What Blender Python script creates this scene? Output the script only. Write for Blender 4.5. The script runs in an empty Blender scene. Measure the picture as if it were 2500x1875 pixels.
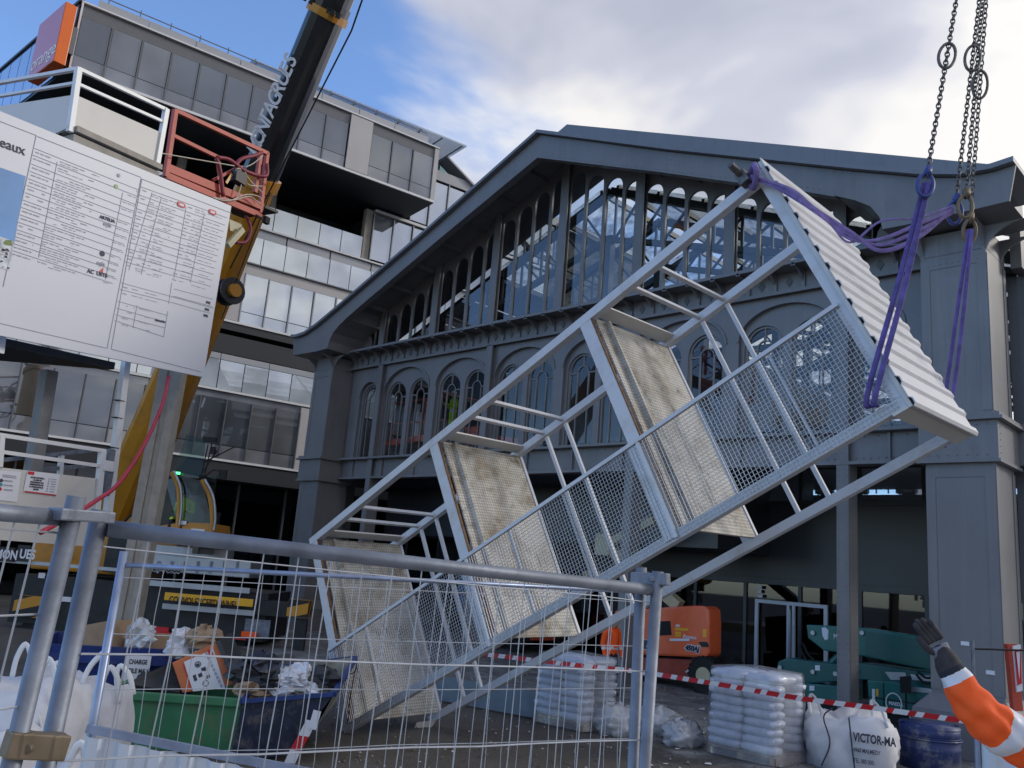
import bpy, bmesh, math, random
from mathutils import Vector, Matrix
random.seed(7)
R_ = math.radians
sc = bpy.context.scene
col = sc.collection
V = Vector
# ------------------------------------------------------------------ camera
EYE = V((0, 0, 2.55)); FPX = 2080.0; CX, CY = 1250.0, 937.5
CR = V((0.71875167, 0.69080257, 0.07866289)); CD = V((-0.09357021, 0.20822099, -0.97359573)); CF = V((-0.68894169, 0.69241305, 0.21429772))
cd = bpy.data.cameras.new('camera'); cam = bpy.data.objects.new('camera', cd); col.objects.link(cam)
cd.sensor_width = 36.0; cd.lens = 36.0 * FPX / 2500.0; cd.clip_start = 0.05; cd.clip_end = 3000
cam.matrix_world = Matrix(((CR.x, -CD.x, -CF.x, EYE.x), (CR.y, -CD.y, -CF.y, EYE.y), (CR.z, -CD.z, -CF.z, EYE.z), (0, 0, 0, 1)))
sc.camera = cam
# ------------------------------------------------------------------ sky, sun, exposure
SUN = V((0.52, 0.74, 0.42)).normalized()
w = bpy.data.worlds.new('World'); sc.world = w; w.use_nodes = True
nt = w.node_tree; N = nt.nodes; L = nt.links
for n in list(N): N.remove(n)
def wn(t, **k):
    n = N.new(t)
    for a, b in k.items(): setattr(n, a, b)
    return n
def wmath(op, a, b=None, clamp=False):
    n = wn('ShaderNodeMath', operation=op); n.use_clamp = clamp
    for i, x in enumerate((a, b)):
        if x is None: continue
        if isinstance(x, (int, float)): n.inputs[i].default_value = x
        else: L.new(x, n.inputs[i])
    return n.outputs[0]
out = wn('ShaderNodeOutputWorld'); bg = wn('ShaderNodeBackground')
sky = wn('ShaderNodeTexSky', sky_type='NISHITA'); sky.sun_disc = False
sky.sun_elevation = math.asin(SUN.z); sky.sun_rotation = math.atan2(SUN.x, SUN.y)
sky.air_density = 1.0; sky.dust_density = 0.6; sky.ozone_density = 1.6; sky.altitude = 50
tc = wn('ShaderNodeTexCoord'); sep = wn('ShaderNodeSeparateXYZ'); L.new(tc.outputs['Generated'], sep.inputs[0])
zc = wmath('ADD', wmath('MAXIMUM', sep.outputs[2], 0.0), 0.22)
comb = wn('ShaderNodeCombineXYZ'); L.new(wmath('DIVIDE', sep.outputs[0], zc), comb.inputs[0]); L.new(wmath('DIVIDE', sep.outputs[1], zc), comb.inputs[1])
n1 = wn('ShaderNodeTexNoise'); n1.inputs['Scale'].default_value = 1.15; n1.inputs['Detail'].default_value = 6; n1.inputs['Roughness'].default_value = 0.55; n1.inputs['Distortion'].default_value = 0.35
mp = wn('ShaderNodeMapping'); mp.inputs['Location'].default_value = (3.1, 1.7, 0); L.new(comb.outputs[0], mp.inputs[0]); L.new(mp.outputs[0], n1.inputs['Vector'])
# cover is thicker towards the sun side of the sky, clear on the opposite side
dt = wn('ShaderNodeVectorMath', operation='DOT_PRODUCT'); L.new(tc.outputs['Generated'], dt.inputs[0]); dt.inputs[1].default_value = (0.75, 0.66, 0.0)
bias = wmath('MULTIPLY', dt.outputs['Value'], 0.55)
cov = wmath('ADD', n1.outputs['Fac'], bias)
mr = wn('ShaderNodeMapRange'); mr.interpolation_type = 'SMOOTHSTEP'
L.new(cov, mr.inputs[0]); mr.inputs[1].default_value = 0.31; mr.inputs[2].default_value = 0.47
n2 = wn('ShaderNodeTexNoise'); n2.inputs['Scale'].default_value = 2.1; n2.inputs['Detail'].default_value = 4; n2.inputs['Roughness'].default_value = 0.5; n2.inputs['Distortion'].default_value = 0.3
mp2 = wn('ShaderNodeMapping'); mp2.inputs['Location'].default_value = (8.3, 2.4, 1.0); L.new(comb.outputs[0], mp2.inputs[0]); L.new(mp2.outputs[0], n2.inputs['Vector'])
cr = wn('ShaderNodeValToRGB'); L.new(n2.outputs['Fac'], cr.inputs[0])
e = cr.color_ramp.elements; e[0].position = 0.36; e[0].color = (2.9, 3.1, 3.9, 1); e[1].position = 0.60; e[1].color = (6.3, 6.2, 6.1, 1)
m = e = cr.color_ramp.elements.new(0.5); m.color = (4.1, 4.25, 4.95, 1)
skym = wn('ShaderNodeMixRGB', blend_type='MULTIPLY'); skym.inputs[0].default_value = 1.0; L.new(sky.outputs[0], skym.inputs[1]); skym.inputs[2].default_value = (1.2, 1.38, 1.7, 1)
# clouds lying towards the sun are brighter, as lit cloud is
ds = wn('ShaderNodeVectorMath', operation='DOT_PRODUCT'); L.new(tc.outputs['Generated'], ds.inputs[0]); ds.inputs[1].default_value = tuple(SUN)
gl_ = wmath('MULTIPLY_ADD', wmath('POWER', wmath('MAXIMUM', ds.outputs['Value'], 0.0), 3.0), 0.16); gl_.node.inputs[2].default_value = 0.92
cm = wn('ShaderNodeVectorMath', operation='SCALE'); L.new(cr.outputs[0], cm.inputs[0]); L.new(gl_, cm.inputs['Scale'])
mix = wn('ShaderNodeMixRGB'); L.new(mr.outputs[0], mix.inputs[0]); L.new(skym.outputs[0], mix.inputs[1]); L.new(cm.outputs[0], mix.inputs[2])
L.new(mix.outputs[0], bg.inputs[0]); bg.inputs[1].default_value = 0.115; L.new(bg.outputs[0], out.inputs[0])
sd = bpy.data.lights.new('sun', 'SUN'); so = bpy.data.objects.new('sun', sd); col.objects.link(so)
sd.energy = 0.9; sd.angle = R_(10.0); sd.color = (1.0, 0.93, 0.82); so.rotation_euler = SUN.to_track_quat('Z', 'Y').to_euler()
sc.view_settings.view_transform = 'Standard'; sc.view_settings.look = 'None'; sc.view_settings.exposure = 0.5; sc.view_settings.gamma = 1.0
sc.render.engine = 'CYCLES'
sc.cycles.max_bounces = 5; sc.cycles.transparent_max_bounces = 10; sc.cycles.diffuse_bounces = 2; sc.cycles.glossy_bounces = 2; sc.cycles.caustics_reflective = False; sc.cycles.caustics_refractive = False

# ------------------------------------------------------------------ survey helpers: sight lines from the survey point onto real planes
def ray(u, v): return CR * (u - CX) + CD * (v - CY) + CF * FPX
def onX(u, v, x): r = ray(u, v); return EYE + r * (x / r.x)
def onY(u, v, y): r = ray(u, v); return EYE + r * (y / r.y)
def onZ(u, v, z): r = ray(u, v); return EYE + r * ((z - EYE.z) / r.z)
FW = V((CF.x, CF.y, 0)).normalized(); RT = V((FW.y, -FW.x, 0))
def at(u, v, d): r = ray(u, v); return EYE + r * (d / r.dot(FW))
def onP(u, v, p, n): r = ray(u, v); return EYE + r * ((p - EYE).dot(n) / r.dot(n))
Z = V((0, 0, 1)); X = V((1, 0, 0)); Y = V((0, 1, 0))

# ------------------------------------------------------------------ materials
MATS = {}
def mat(name, c, rough=0.6, metal=0.0, var=0.12, scale=5.0, bump=0.0, bscale=40.0, spec=0.5, dirt=None, dscale=2.0, damt=0.5, alpha=None, coat=0.0):
    if name in MATS: return MATS[name]
    m = bpy.data.materials.new(name); m.use_nodes = True; nt = m.node_tree; N = nt.nodes; L = nt.links
    b = N['Principled BSDF']; b.inputs['Roughness'].default_value = rough; b.inputs['Metallic'].default_value = metal
    b.inputs['Specular IOR Level'].default_value = spec
    if coat: b.inputs['Coat Weight'].default_value = coat
    tc = N.new('ShaderNodeTexCoord'); no = N.new('ShaderNodeTexNoise'); no.inputs['Scale'].default_value = scale; no.inputs['Detail'].default_value = 5
    L.new(tc.outputs['Object'], no.inputs['Vector'])
    r = N.new('ShaderNodeValToRGB'); L.new(no.outputs['Fac'], r.inputs[0]); e = r.color_ramp.elements
    e[0].position = 0.3; e[1].position = 0.7
    e[0].color = (c[0] * (1 - var), c[1] * (1 - var), c[2] * (1 - var), 1); e[1].color = (min(1, c[0] * (1 + var)), min(1, c[1] * (1 + var)), min(1, c[2] * (1 + var)), 1)
    src = r.outputs[0]
    if dirt:
        n2 = N.new('ShaderNodeTexNoise'); n2.inputs['Scale'].default_value = dscale; n2.inputs['Detail'].default_value = 8; n2.inputs['Roughness'].default_value = 0.7
        L.new(tc.outputs['Object'], n2.inputs['Vector'])
        mr = N.new('ShaderNodeMapRange'); L.new(n2.outputs['Fac'], mr.inputs[0]); mr.inputs[1].default_value = 0.5; mr.inputs[2].default_value = 0.72; mr.inputs[4].default_value = damt
        mx = N.new('ShaderNodeMixRGB'); L.new(mr.outputs[0], mx.inputs[0]); L.new(src, mx.inputs[1]); mx.inputs[2].default_value = (*dirt, 1); src = mx.outputs[0]
    L.new(src, b.inputs['Base Color'])
    if bump:
        n3 = N.new('ShaderNodeTexNoise'); n3.inputs['Scale'].default_value = bscale; n3.inputs['Detail'].default_value = 4; L.new(tc.outputs['Object'], n3.inputs['Vector'])
        bp = N.new('ShaderNodeBump'); bp.inputs['Strength'].default_value = bump; bp.inputs['Distance'].default_value = 0.02; L.new(n3.outputs['Fac'], bp.inputs['Height']); L.new(bp.outputs[0], b.inputs['Normal'])
    if alpha is not None: b.inputs['Alpha'].default_value = alpha
    MATS[name] = m; return m
def schlick(N, L, f0):
    lw = N.new('ShaderNodeLayerWeight'); lw.inputs[0].default_value = .5; pw = N.new('ShaderNodeMath'); pw.operation = 'POWER'; L.new(lw.outputs['Facing'], pw.inputs[0]); pw.inputs[1].default_value = 4.5
    ad = N.new('ShaderNodeMath'); ad.operation = 'MULTIPLY_ADD'; ad.use_clamp = True; L.new(pw.outputs[0], ad.inputs[0]); ad.inputs[1].default_value = 1 - f0; ad.inputs[2].default_value = f0
    return ad
def glass(name, tint=(0.8, 0.85, 0.87), refl=0.12, rough=0.02, streak=0.0, body=None, bodyfac=0.0):
    """thin pane: see-through with a fresnel mirror, optional rain film"""
    if name in MATS: return MATS[name]
    m = bpy.data.materials.new(name); m.use_nodes = True; nt = m.node_tree; N = nt.nodes; L = nt.links
    N.remove(N['Principled BSDF']); o = N['Material Output']
    tr = N.new('ShaderNodeBsdfTransparent'); tr.inputs[0].default_value = (*tint, 1)
    gl = N.new('ShaderNodeBsdfGlossy'); gl.inputs['Roughness'].default_value = rough; gl.inputs['Color'].default_value = (0.95, 0.97, 1, 1)
    ad = schlick(N, L, .04 + refl)
    base = tr.outputs[0]
    tc = N.new('ShaderNodeTexCoord')
    if streak or body:
        df = N.new('ShaderNodeBsdfPrincipled'); df.inputs['Base Color'].default_value = (*(body or (0.36, 0.40, 0.43)), 1); df.inputs['Roughness'].default_value = 0.5
        ms = N.new('ShaderNodeMixShader'); L.new(tr.outputs[0], ms.inputs[1]); L.new(df.outputs[0], ms.inputs[2])
        if streak:
            mp = N.new('ShaderNodeMapping'); mp.inputs['Scale'].default_value = (0.9, 0.9, 0.9); L.new(tc.outputs['Object'], mp.inputs[0])
            no = N.new('ShaderNodeTexNoise'); no.inputs['Scale'].default_value = 2.2; no.inputs['Detail'].default_value = 8; no.inputs['Roughness'].default_value = 0.75; L.new(mp.outputs[0], no.inputs['Vector'])
            mr = N.new('ShaderNodeMapRange'); L.new(no.outputs['Fac'], mr.inputs[0]); mr.inputs[1].default_value = 0.40; mr.inputs[2].default_value = 0.66; mr.inputs[4].default_value = streak; L.new(mr.outputs[0], ms.inputs[0])
        else: ms.inputs[0].default_value = bodyfac
        base = ms.outputs[0]
    mx = N.new('ShaderNodeMixShader'); L.new(ad.outputs[0], mx.inputs[0]); L.new(base, mx.inputs[1]); L.new(gl.outputs[0], mx.inputs[2]); L.new(mx.outputs[0], o.inputs[0])
    MATS[name] = m; return m

M_hall = mat('hall_grey_paint', (0.188, 0.189, 0.199), 0.42, var=0.07, scale=0.7, bump=0.05, bscale=6, dirt=(0.12, 0.122, 0.128), dscale=0.5, damt=0.65)
M_hall2 = mat('hall_roof_cladding', (0.19, 0.205, 0.235), 0.45, var=0.05, scale=0.4)
def add_streaks(m, c, amt):
    nt = m.node_tree; N = nt.nodes; L = nt.links; b = N['Principled BSDF']; src = b.inputs['Base Color'].links[0].from_socket
    g = N.new('ShaderNodeNewGeometry'); mp = N.new('ShaderNodeMapping'); mp.inputs['Scale'].default_value = (5.5, 5.5, .22); L.new(g.outputs['Position'], mp.inputs[0])
    no = N.new('ShaderNodeTexNoise'); no.inputs['Scale'].default_value = 1.0; no.inputs['Detail'].default_value = 7; no.inputs['Roughness'].default_value = .65; L.new(mp.outputs[0], no.inputs['Vector'])
    r = N.new('ShaderNodeMapRange'); r.inputs[1].default_value = .50; r.inputs[2].default_value = .72; r.inputs[4].default_value = amt; L.new(no.outputs['Fac'], r.inputs[0])
    mx = N.new('ShaderNodeMixRGB'); L.new(r.outputs[0], mx.inputs[0]); L.new(src, mx.inputs[1]); mx.inputs[2].default_value = (*c, 1); L.new(mx.outputs[0], b.inputs['Base Color'])
add_streaks(M_hall, (.24, .245, .25), .45); add_streaks(M_hall2, (.13, .14, .16), .4)
M_truss = mat('hall_truss_paint', (0.10, 0.108, 0.115), 0.5, var=0.1)
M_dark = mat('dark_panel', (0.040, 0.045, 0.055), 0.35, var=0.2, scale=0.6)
M_black = mat('black_void', (0.008, 0.009, 0.012), 0.7)
M_tower = mat('tower_white_paint', (0.64, 0.67, 0.72), 0.42, var=0.06, scale=1.3, dirt=(0.34, 0.27, 0.20), dscale=2.6, damt=0.42)
M_liftred = mat('work_platform_red', (0.80, 0.12, 0.06), 0.5)
M_white = mat('white_paint', (0.74, 0.76, 0.79), 0.38, var=0.04, scale=1.5, dirt=(0.45, 0.42, 0.36), dscale=1.4, damt=0.18)
M_cream = mat('cream_panel', (0.66, 0.65, 0.62), 0.5, var=0.04, scale=1.0, dirt=(0.45, 0.42, 0.36), dscale=1.1, damt=0.25)
M_board = mat('board_white', (0.60, 0.63, 0.72), 0.4, var=0.02, scale=0.6)
M_ink = mat('printed_ink', (0.045, 0.05, 0.08), 0.6)
M_rule = mat('printed_rule', (0.38, 0.40, 0.47), 0.6)
M_ink2 = mat('printed_grey', (0.42, 0.44, 0.53), 0.6)
M_red = mat('red_oxide_paint', (0.50, 0.075, 0.045), 0.5, var=0.15, scale=3, dirt=(0.25, 0.05, 0.03), dscale=3, damt=0.4)
M_redp = mat('signal_red', (0.60, 0.02, 0.03), 0.45)
M_orangep = mat('machine_orange', (0.85, 0.15, 0.05), 0.35, var=0.06, coat=0.3)
M_orange2 = mat('sign_orange', (0.85, 0.17, 0.02), 0.3, var=0.03)
M_signface = mat('sign_face', (0.62, 0.12, 0.12), 0.12, var=0.06, scale=0.4, spec=0.8)
M_yel = mat('crane_yellow', (0.50, 0.22, 0.012), 0.38, var=0.12, scale=1.2, coat=0.25, dirt=(0.20, 0.10, 0.025), dscale=2.2, damt=0.55)
M_ylabel = mat('reflective_yellow', (0.85, 0.45, 0.02), 0.4)
M_blkp = mat('boom_black_paint', (0.010, 0.011, 0.014), 0.22, var=0.2, coat=0.3)
M_rub = mat('black_rubber', (0.012, 0.012, 0.013), 0.75, var=0.25)
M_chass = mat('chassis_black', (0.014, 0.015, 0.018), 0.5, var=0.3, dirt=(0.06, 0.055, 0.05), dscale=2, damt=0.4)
M_alu = mat('aluminium', (0.42, 0.44, 0.47), 0.42, 0.7, var=0.1, scale=3)
M_galv = mat('galvanised_steel', (0.20, 0.225, 0.275), 0.55, 0.5, var=0.28, scale=9, bump=0.08, bscale=60, dirt=(0.16, 0.17, 0.2), dscale=8, damt=0.5)
M_galvb = mat('blue_galvanised', (0.28, 0.34, 0.48), 0.4, 0.55, var=0.2, scale=8)
M_brass = mat('brass_clamp', (0.19, 0.15, 0.105), 0.55, 0.45, var=0.25, scale=12)
M_corr = mat('corrugated_sheet', (0.62, 0.68, 0.76), 0.4, 0.2, var=0.05)
M_roofsh = mat('white_roof_sheet', (0.60, 0.61, 0.64), 0.5, var=0.06, scale=1.2, dirt=(0.42, 0.40, 0.38), dscale=0.9, damt=0.55)
M_conc = mat('concrete', (0.40, 0.37, 0.33), 0.9, var=0.15, scale=6, bump=0.4, bscale=30, dirt=(0.22, 0.2, 0.17), dscale=3, damt=0.5)
M_green = mat('bin_green', (0.05, 0.22, 0.105), 0.45, var=0.14, scale=3, dirt=(0.34, 0.12, 0.07), dscale=2.6, damt=0.45)
M_skip = mat('skip_blue', (0.012, 0.035, 0.19), 0.45, var=0.15, dirt=(0.10, 0.09, 0.09), dscale=3.0, damt=0.5)
M_skip2 = mat('skip_blue_scraped', (0.012, 0.018, 0.045), 0.6, var=0.5, scale=7, dirt=(0.20, 0.17, 0.14), dscale=4.0, damt=0.85, bump=0.3, bscale=15)
M_skipin = mat('skip_inside', (0.33, 0.32, 0.26), 0.8, var=0.3, scale=4, dirt=(0.12, 0.2, 0.28), dscale=1.2, damt=0.8, bump=0.4, bscale=20)
M_bag = mat('woven_bag', (0.68, 0.69, 0.73), 0.7, var=0.08, scale=4, bump=0.9, bscale=5)
M_strap = mat('bag_strap', (0.80, 0.80, 0.80), 0.75, var=0.05)
M_pbag = mat('printed_sack', (0.72, 0.77, 0.88), 0.4, var=0.1, scale=7, dirt=(0.16, 0.22, 0.40), dscale=3.5, damt=0.75, bump=0.3, bscale=14)
M_wood = mat('pallet_wood', (0.26, 0.18, 0.11), 0.85, var=0.3, scale=6)
M_card = mat('cardboard', (0.36, 0.25, 0.16), 0.85, var=0.15)
M_plas = mat('dark_plastic', (0.035, 0.037, 0.042), 0.5, var=0.2)
M_orpl = mat('orange_plastic', (0.62, 0.17, 0.06), 0.5, var=0.12, dirt=(0.4, 0.12, 0.06), dscale=3, damt=0.4)
M_paper = mat('white_paper', (0.78, 0.80, 0.86), 0.6, var=0.03)
M_drum = mat('drum_blue', (0.02, 0.04, 0.15), 0.5, var=0.15, dirt=(0.42, 0.41, 0.38), dscale=3.5, damt=0.7)
M_teal = mat('crane_green', (0.012, 0.15, 0.135), 0.3, var=0.1, scale=2, coat=0.3)
M_teal2 = mat('crane_green_dark', (0.009, 0.105, 0.10), 0.35, var=0.1, scale=2)
M_sling = mat('violet_sling', (0.13, 0.105, 0.38), 0.8, var=0.35, scale=9, bump=0.6, bscale=70, dirt=(0.10, 0.08, 0.17), dscale=3, damt=0.6)
M_sling2 = mat('faded_violet_sling', (0.20, 0.15, 0.36), 0.8, var=0.25, scale=14, bump=0.3, bscale=60)
M_chain = mat('chain_steel', (0.14, 0.135, 0.13), 0.5, 0.7, var=0.3, scale=20)
M_hook = mat('blue_hook', (0.03, 0.06, 0.25), 0.45, var=0.2)
M_vis = mat('hivis_orange', (1.0, 0.115, 0.012), 0.75, var=0.06, scale=8, bump=0.2, bscale=18)
M_visy = mat('hivis_yellow', (0.55, 0.80, 0.03), 0.75, var=0.08)
M_refl = mat('reflective_tape', (0.66, 0.68, 0.74), 0.45, var=0.05)
M_navy = mat('navy_fabric', (0.02, 0.02, 0.035), 0.85, var=0.2)
M_glove = mat('glove_black', (0.035, 0.033, 0.037), 0.8, var=0.3, scale=20)
M_gglove = mat('glove_grey', (0.20, 0.20, 0.24), 0.8, var=0.15)
M_skin = mat('skin', (0.50, 0.29, 0.20), 0.55, var=0.05)
M_hair = mat('dark_hair', (0.02, 0.015, 0.012), 0.7)
M_helm = mat('white_helmet', (0.75, 0.76, 0.78), 0.3)
M_skyrefl = mat('blue_sky_reflection', (0.16, 0.38, 0.78), 0.3, var=0.08, scale=1)  # flat blue painted for sky reflected in the glass wall
M_hose = mat('red_hose', (0.42, 0.03, 0.07), 0.5)
M_maroon = mat('maroon_hose', (0.25, 0.03, 0.05), 0.5)
M_cable = mat('pale_cable', (0.55, 0.5, 0.42), 0.6)
M_creamm = mat('boom_cream', (0.52, 0.47, 0.30), 0.45, var=0.08)
M_tape = mat('white_protective_tape', (0.70, 0.75, 0.82), 0.4, var=0.05)
M_perf = mat('perforated_panel', (0.50, 0.48, 0.47), 0.5, var=0.05, scale=0.8)
M_offwhite = mat('office_trim_white', (0.78, 0.78, 0.78), 0.35, var=0.03)
M_offgrey = mat('office_parapet_grey', (0.40, 0.41, 0.43), 0.4, 0.2, var=0.05, scale=0.5)
M_offspan = mat('office_spandrel', (0.20, 0.21, 0.235), 0.22, var=0.05, scale=0.4, spec=0.8)
M_offmull = mat('office_mullion', (0.16, 0.165, 0.175), 0.35, 0.3, var=0.05)
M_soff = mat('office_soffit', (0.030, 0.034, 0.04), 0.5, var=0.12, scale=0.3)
M_offgl = mat('office_glass', (0.085, 0.105, 0.125), 0.03, var=0.25, scale=0.35, spec=1.0)
M_offgl2 = mat('office_glass_blind', (0.42, 0.47, 0.50), 0.03, var=0.12, scale=0.3, spec=1.0)
M_balus = mat('fritted_glass', (0.62, 0.68, 0.72), 0.06, var=0.06, scale=0.5, spec=1.0)
M_bluegl = mat('office_end_glass', (0.08, 0.19, 0.5), 0.04, var=0.1, scale=0.4, spec=1.0)
def mirror_pane(name, base, k, rough=0.02, gcol=(.86, .92, 1.0)):
    m = bpy.data.materials.new(name); m.use_nodes = True; nt = m.node_tree; N = nt.nodes; L = nt.links; b = N['Principled BSDF']; b.inputs['Base Color'].default_value = (*base, 1); b.inputs['Roughness'].default_value = .6
    tc = N.new('ShaderNodeTexCoord'); no = N.new('ShaderNodeTexNoise'); no.inputs['Scale'].default_value = .45; no.inputs['Detail'].default_value = 2; L.new(tc.outputs['Object'], no.inputs['Vector'])
    r = N.new('ShaderNodeValToRGB'); e = r.color_ramp.elements; e[0].position = .35; e[1].position = .65; e[0].color = (*[x * .55 for x in base], 1); e[1].color = (*[min(1, x * 1.4) for x in base], 1); L.new(no.outputs['Fac'], r.inputs[0]); L.new(r.outputs[0], b.inputs['Base Color'])
    g = N.new('ShaderNodeBsdfGlossy'); g.inputs['Roughness'].default_value = rough; g.inputs['Color'].default_value = (*gcol, 1)
    bp = N.new('ShaderNodeBump'); bp.inputs['Strength'].default_value = .04; n2 = N.new('ShaderNodeTexNoise'); n2.inputs['Scale'].default_value = .8; L.new(tc.outputs['Object'], n2.inputs['Vector']); L.new(n2.outputs['Fac'], bp.inputs['Height']); L.new(bp.outputs[0], g.inputs['Normal'])
    a = schlick(N, L, .04 + k)
    mx = N.new('ShaderNodeMixShader'); L.new(a.outputs[0], mx.inputs[0]); L.new(b.outputs[0], mx.inputs[1]); L.new(g.outputs[0], mx.inputs[2]); L.new(mx.outputs[0], N['Material Output'].inputs[0]); MATS[name] = m; return m
M_offgl = mirror_pane('office_window', (.04, .052, .066), .13); M_offgl2 = mirror_pane('office_window_bright', (.22, .26, .29), .45); M_balus = mirror_pane('fritted_guard', (.42, .47, .50), .32); M_offspan = mirror_pane('office_spandrel_glass', (.17, .18, .20), .10); M_bluegl = mirror_pane('office_end_glass2', (.05, .12, .30), .35)
M_offgl_b = mirror_pane('office_window_mid', (.09, .10, .11), .14); M_offgl_c = mirror_pane('office_window_deep', (.02, .028, .04), .16); GLS = [M_offgl, M_offgl, M_offgl_b, M_offgl_c]; M_off2b = mirror_pane('office_window_blind', (.34, .38, .41), .38); GLB = [M_offgl2, M_offgl2, M_off2b]  # mid, deep and blind pane tones, mixed at random per pane
M_clear = glass('clear_pane', (0.72, 0.77, 0.80), 0.05)
M_archgl = glass('arch_window_pane', (0.80, 0.84, 0.87), 0.01)
M_roofgl = glass('rain_wet_roof_glass', (0.80, 0.85, 0.88), 0.02, 0.1, streak=0.8)
M_shopgl = glass('shopfront_glass', (0.30, 0.34, 0.37), 0.02)
M_film2 = glass('stretch_film', (0.93, 0.95, 0.98), 0.05, 0.18, body=(0.78, 0.82, 0.90), bodyfac=0.22)
M_loosefilm = glass('loose_plastic_sheet', (0.9, 0.92, 0.95), 0.06, 0.25, body=(0.80, 0.82, 0.86), bodyfac=0.62)
M_cabgl = glass('cab_glass', (0.42, 0.48, 0.48), 0.0)

# chequer plate: raised tread pattern, dirt and rust stains
def chequer():
    m = bpy.data.materials.new('chequer_plate'); m.use_nodes = True; nt = m.node_tree; N = nt.nodes; L = nt.links
    b = N['Principled BSDF']; b.inputs['Roughness'].default_value = 0.6
    tc = N.new('ShaderNodeTexCoord'); mp = N.new('ShaderNodeMapping'); mp.inputs['Rotation'].default_value = (R_(45), 0, 0); mp.inputs['Scale'].default_value = (1, 30, 30); L.new(tc.outputs['Object'], mp.inputs[0])
    ck = N.new('ShaderNodeTexChecker'); ck.inputs['Scale'].default_value = 1.0; L.new(mp.outputs[0], ck.inputs[0])
    wv = N.new('ShaderNodeTexNoise'); wv.inputs['Scale'].default_value = 38; wv.inputs['Detail'].default_value = 2; L.new(tc.outputs['Object'], wv.inputs['Vector'])
    n1 = N.new('ShaderNodeTexNoise'); n1.inputs['Scale'].default_value = 1.7; n1.inputs['Detail'].default_value = 6; n1.inputs['Roughness'].default_value = 0.7; L.new(tc.outputs['Object'], n1.inputs['Vector'])
    gr = N.new('ShaderNodeValToRGB'); L.new(n1.outputs['Fac'], gr.inputs[0]); e = gr.color_ramp.elements
    e[0].position = 0.36; e[0].color = (0.36, 0.30, 0.22, 1); e[1].position = 0.55; e[1].color = (0.68, 0.65, 0.58, 1)
    mx = N.new('ShaderNodeMixRGB'); mx.blend_type = 'MULTIPLY'; mx.inputs[0].default_value = 1; L.new(gr.outputs[0], mx.inputs[1])
    tr = N.new('ShaderNodeMapRange'); L.new(ck.outputs['Fac'], tr.inputs[0]); tr.inputs[3].default_value = 0.62; tr.inputs[4].default_value = 1.0
    L.new(tr.outputs[0], mx.inputs[2])
    m2 = N.new('ShaderNodeMixRGB'); n4 = N.new('ShaderNodeTexNoise'); n4.inputs['Scale'].default_value = 2.6; n4.inputs['Detail'].default_value = 10; n4.inputs['Roughness'].default_value = 0.75; L.new(tc.outputs['Object'], n4.inputs['Vector'])
    r4 = N.new('ShaderNodeMapRange'); L.new(n4.outputs['Fac'], r4.inputs[0]); r4.inputs[1].default_value = 0.54; r4.inputs[2].default_value = 0.68; r4.inputs[4].default_value = 0.9
    L.new(r4.outputs[0], m2.inputs[0]); L.new(mx.outputs[0], m2.inputs[1]); m2.inputs[2].default_value = (0.07, 0.06, 0.035, 1)
    L.new(m2.outputs[0], b.inputs['Base Color'])
    bp = N.new('ShaderNodeBump'); bp.inputs['Strength'].default_value = 0.7; bp.inputs['Distance'].default_value = 0.008; L.new(ck.outputs['Fac'], bp.inputs['Height']); L.new(bp.outputs[0], b.inputs['Normal'])
    return m
M_cheq = chequer()
def striped(name, c1, c2, scale, rot):
    m = bpy.data.materials.new(name); m.use_nodes = True; nt = m.node_tree; N = nt.nodes; L = nt.links
    b = N['Principled BSDF']; b.inputs['Roughness'].default_value = 0.5
    tc = N.new('ShaderNodeTexCoord'); mp = N.new('ShaderNodeMapping'); mp.inputs['Rotation'].default_value = rot; L.new(tc.outputs['Object'], mp.inputs[0])
    wv = N.new('ShaderNodeTexWave'); wv.inputs['Scale'].default_value = scale; L.new(mp.outputs[0], wv.inputs[0])
    r = N.new('ShaderNodeValToRGB'); r.color_ramp.interpolation = 'CONSTANT'; e = r.color_ramp.elements; e[0].color = (*c1, 1); e[1].position = 0.5; e[1].color = (*c2, 1); L.new(wv.outputs['Fac'], r.inputs[0]); L.new(r.outputs[0], b.inputs['Base Color'])
    return m
M_haz = striped('hazard_stripes', (0.01, 0.01, 0.012), (0.55, 0.26, 0.02), 1.1, (0, R_(45), R_(45)))
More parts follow.
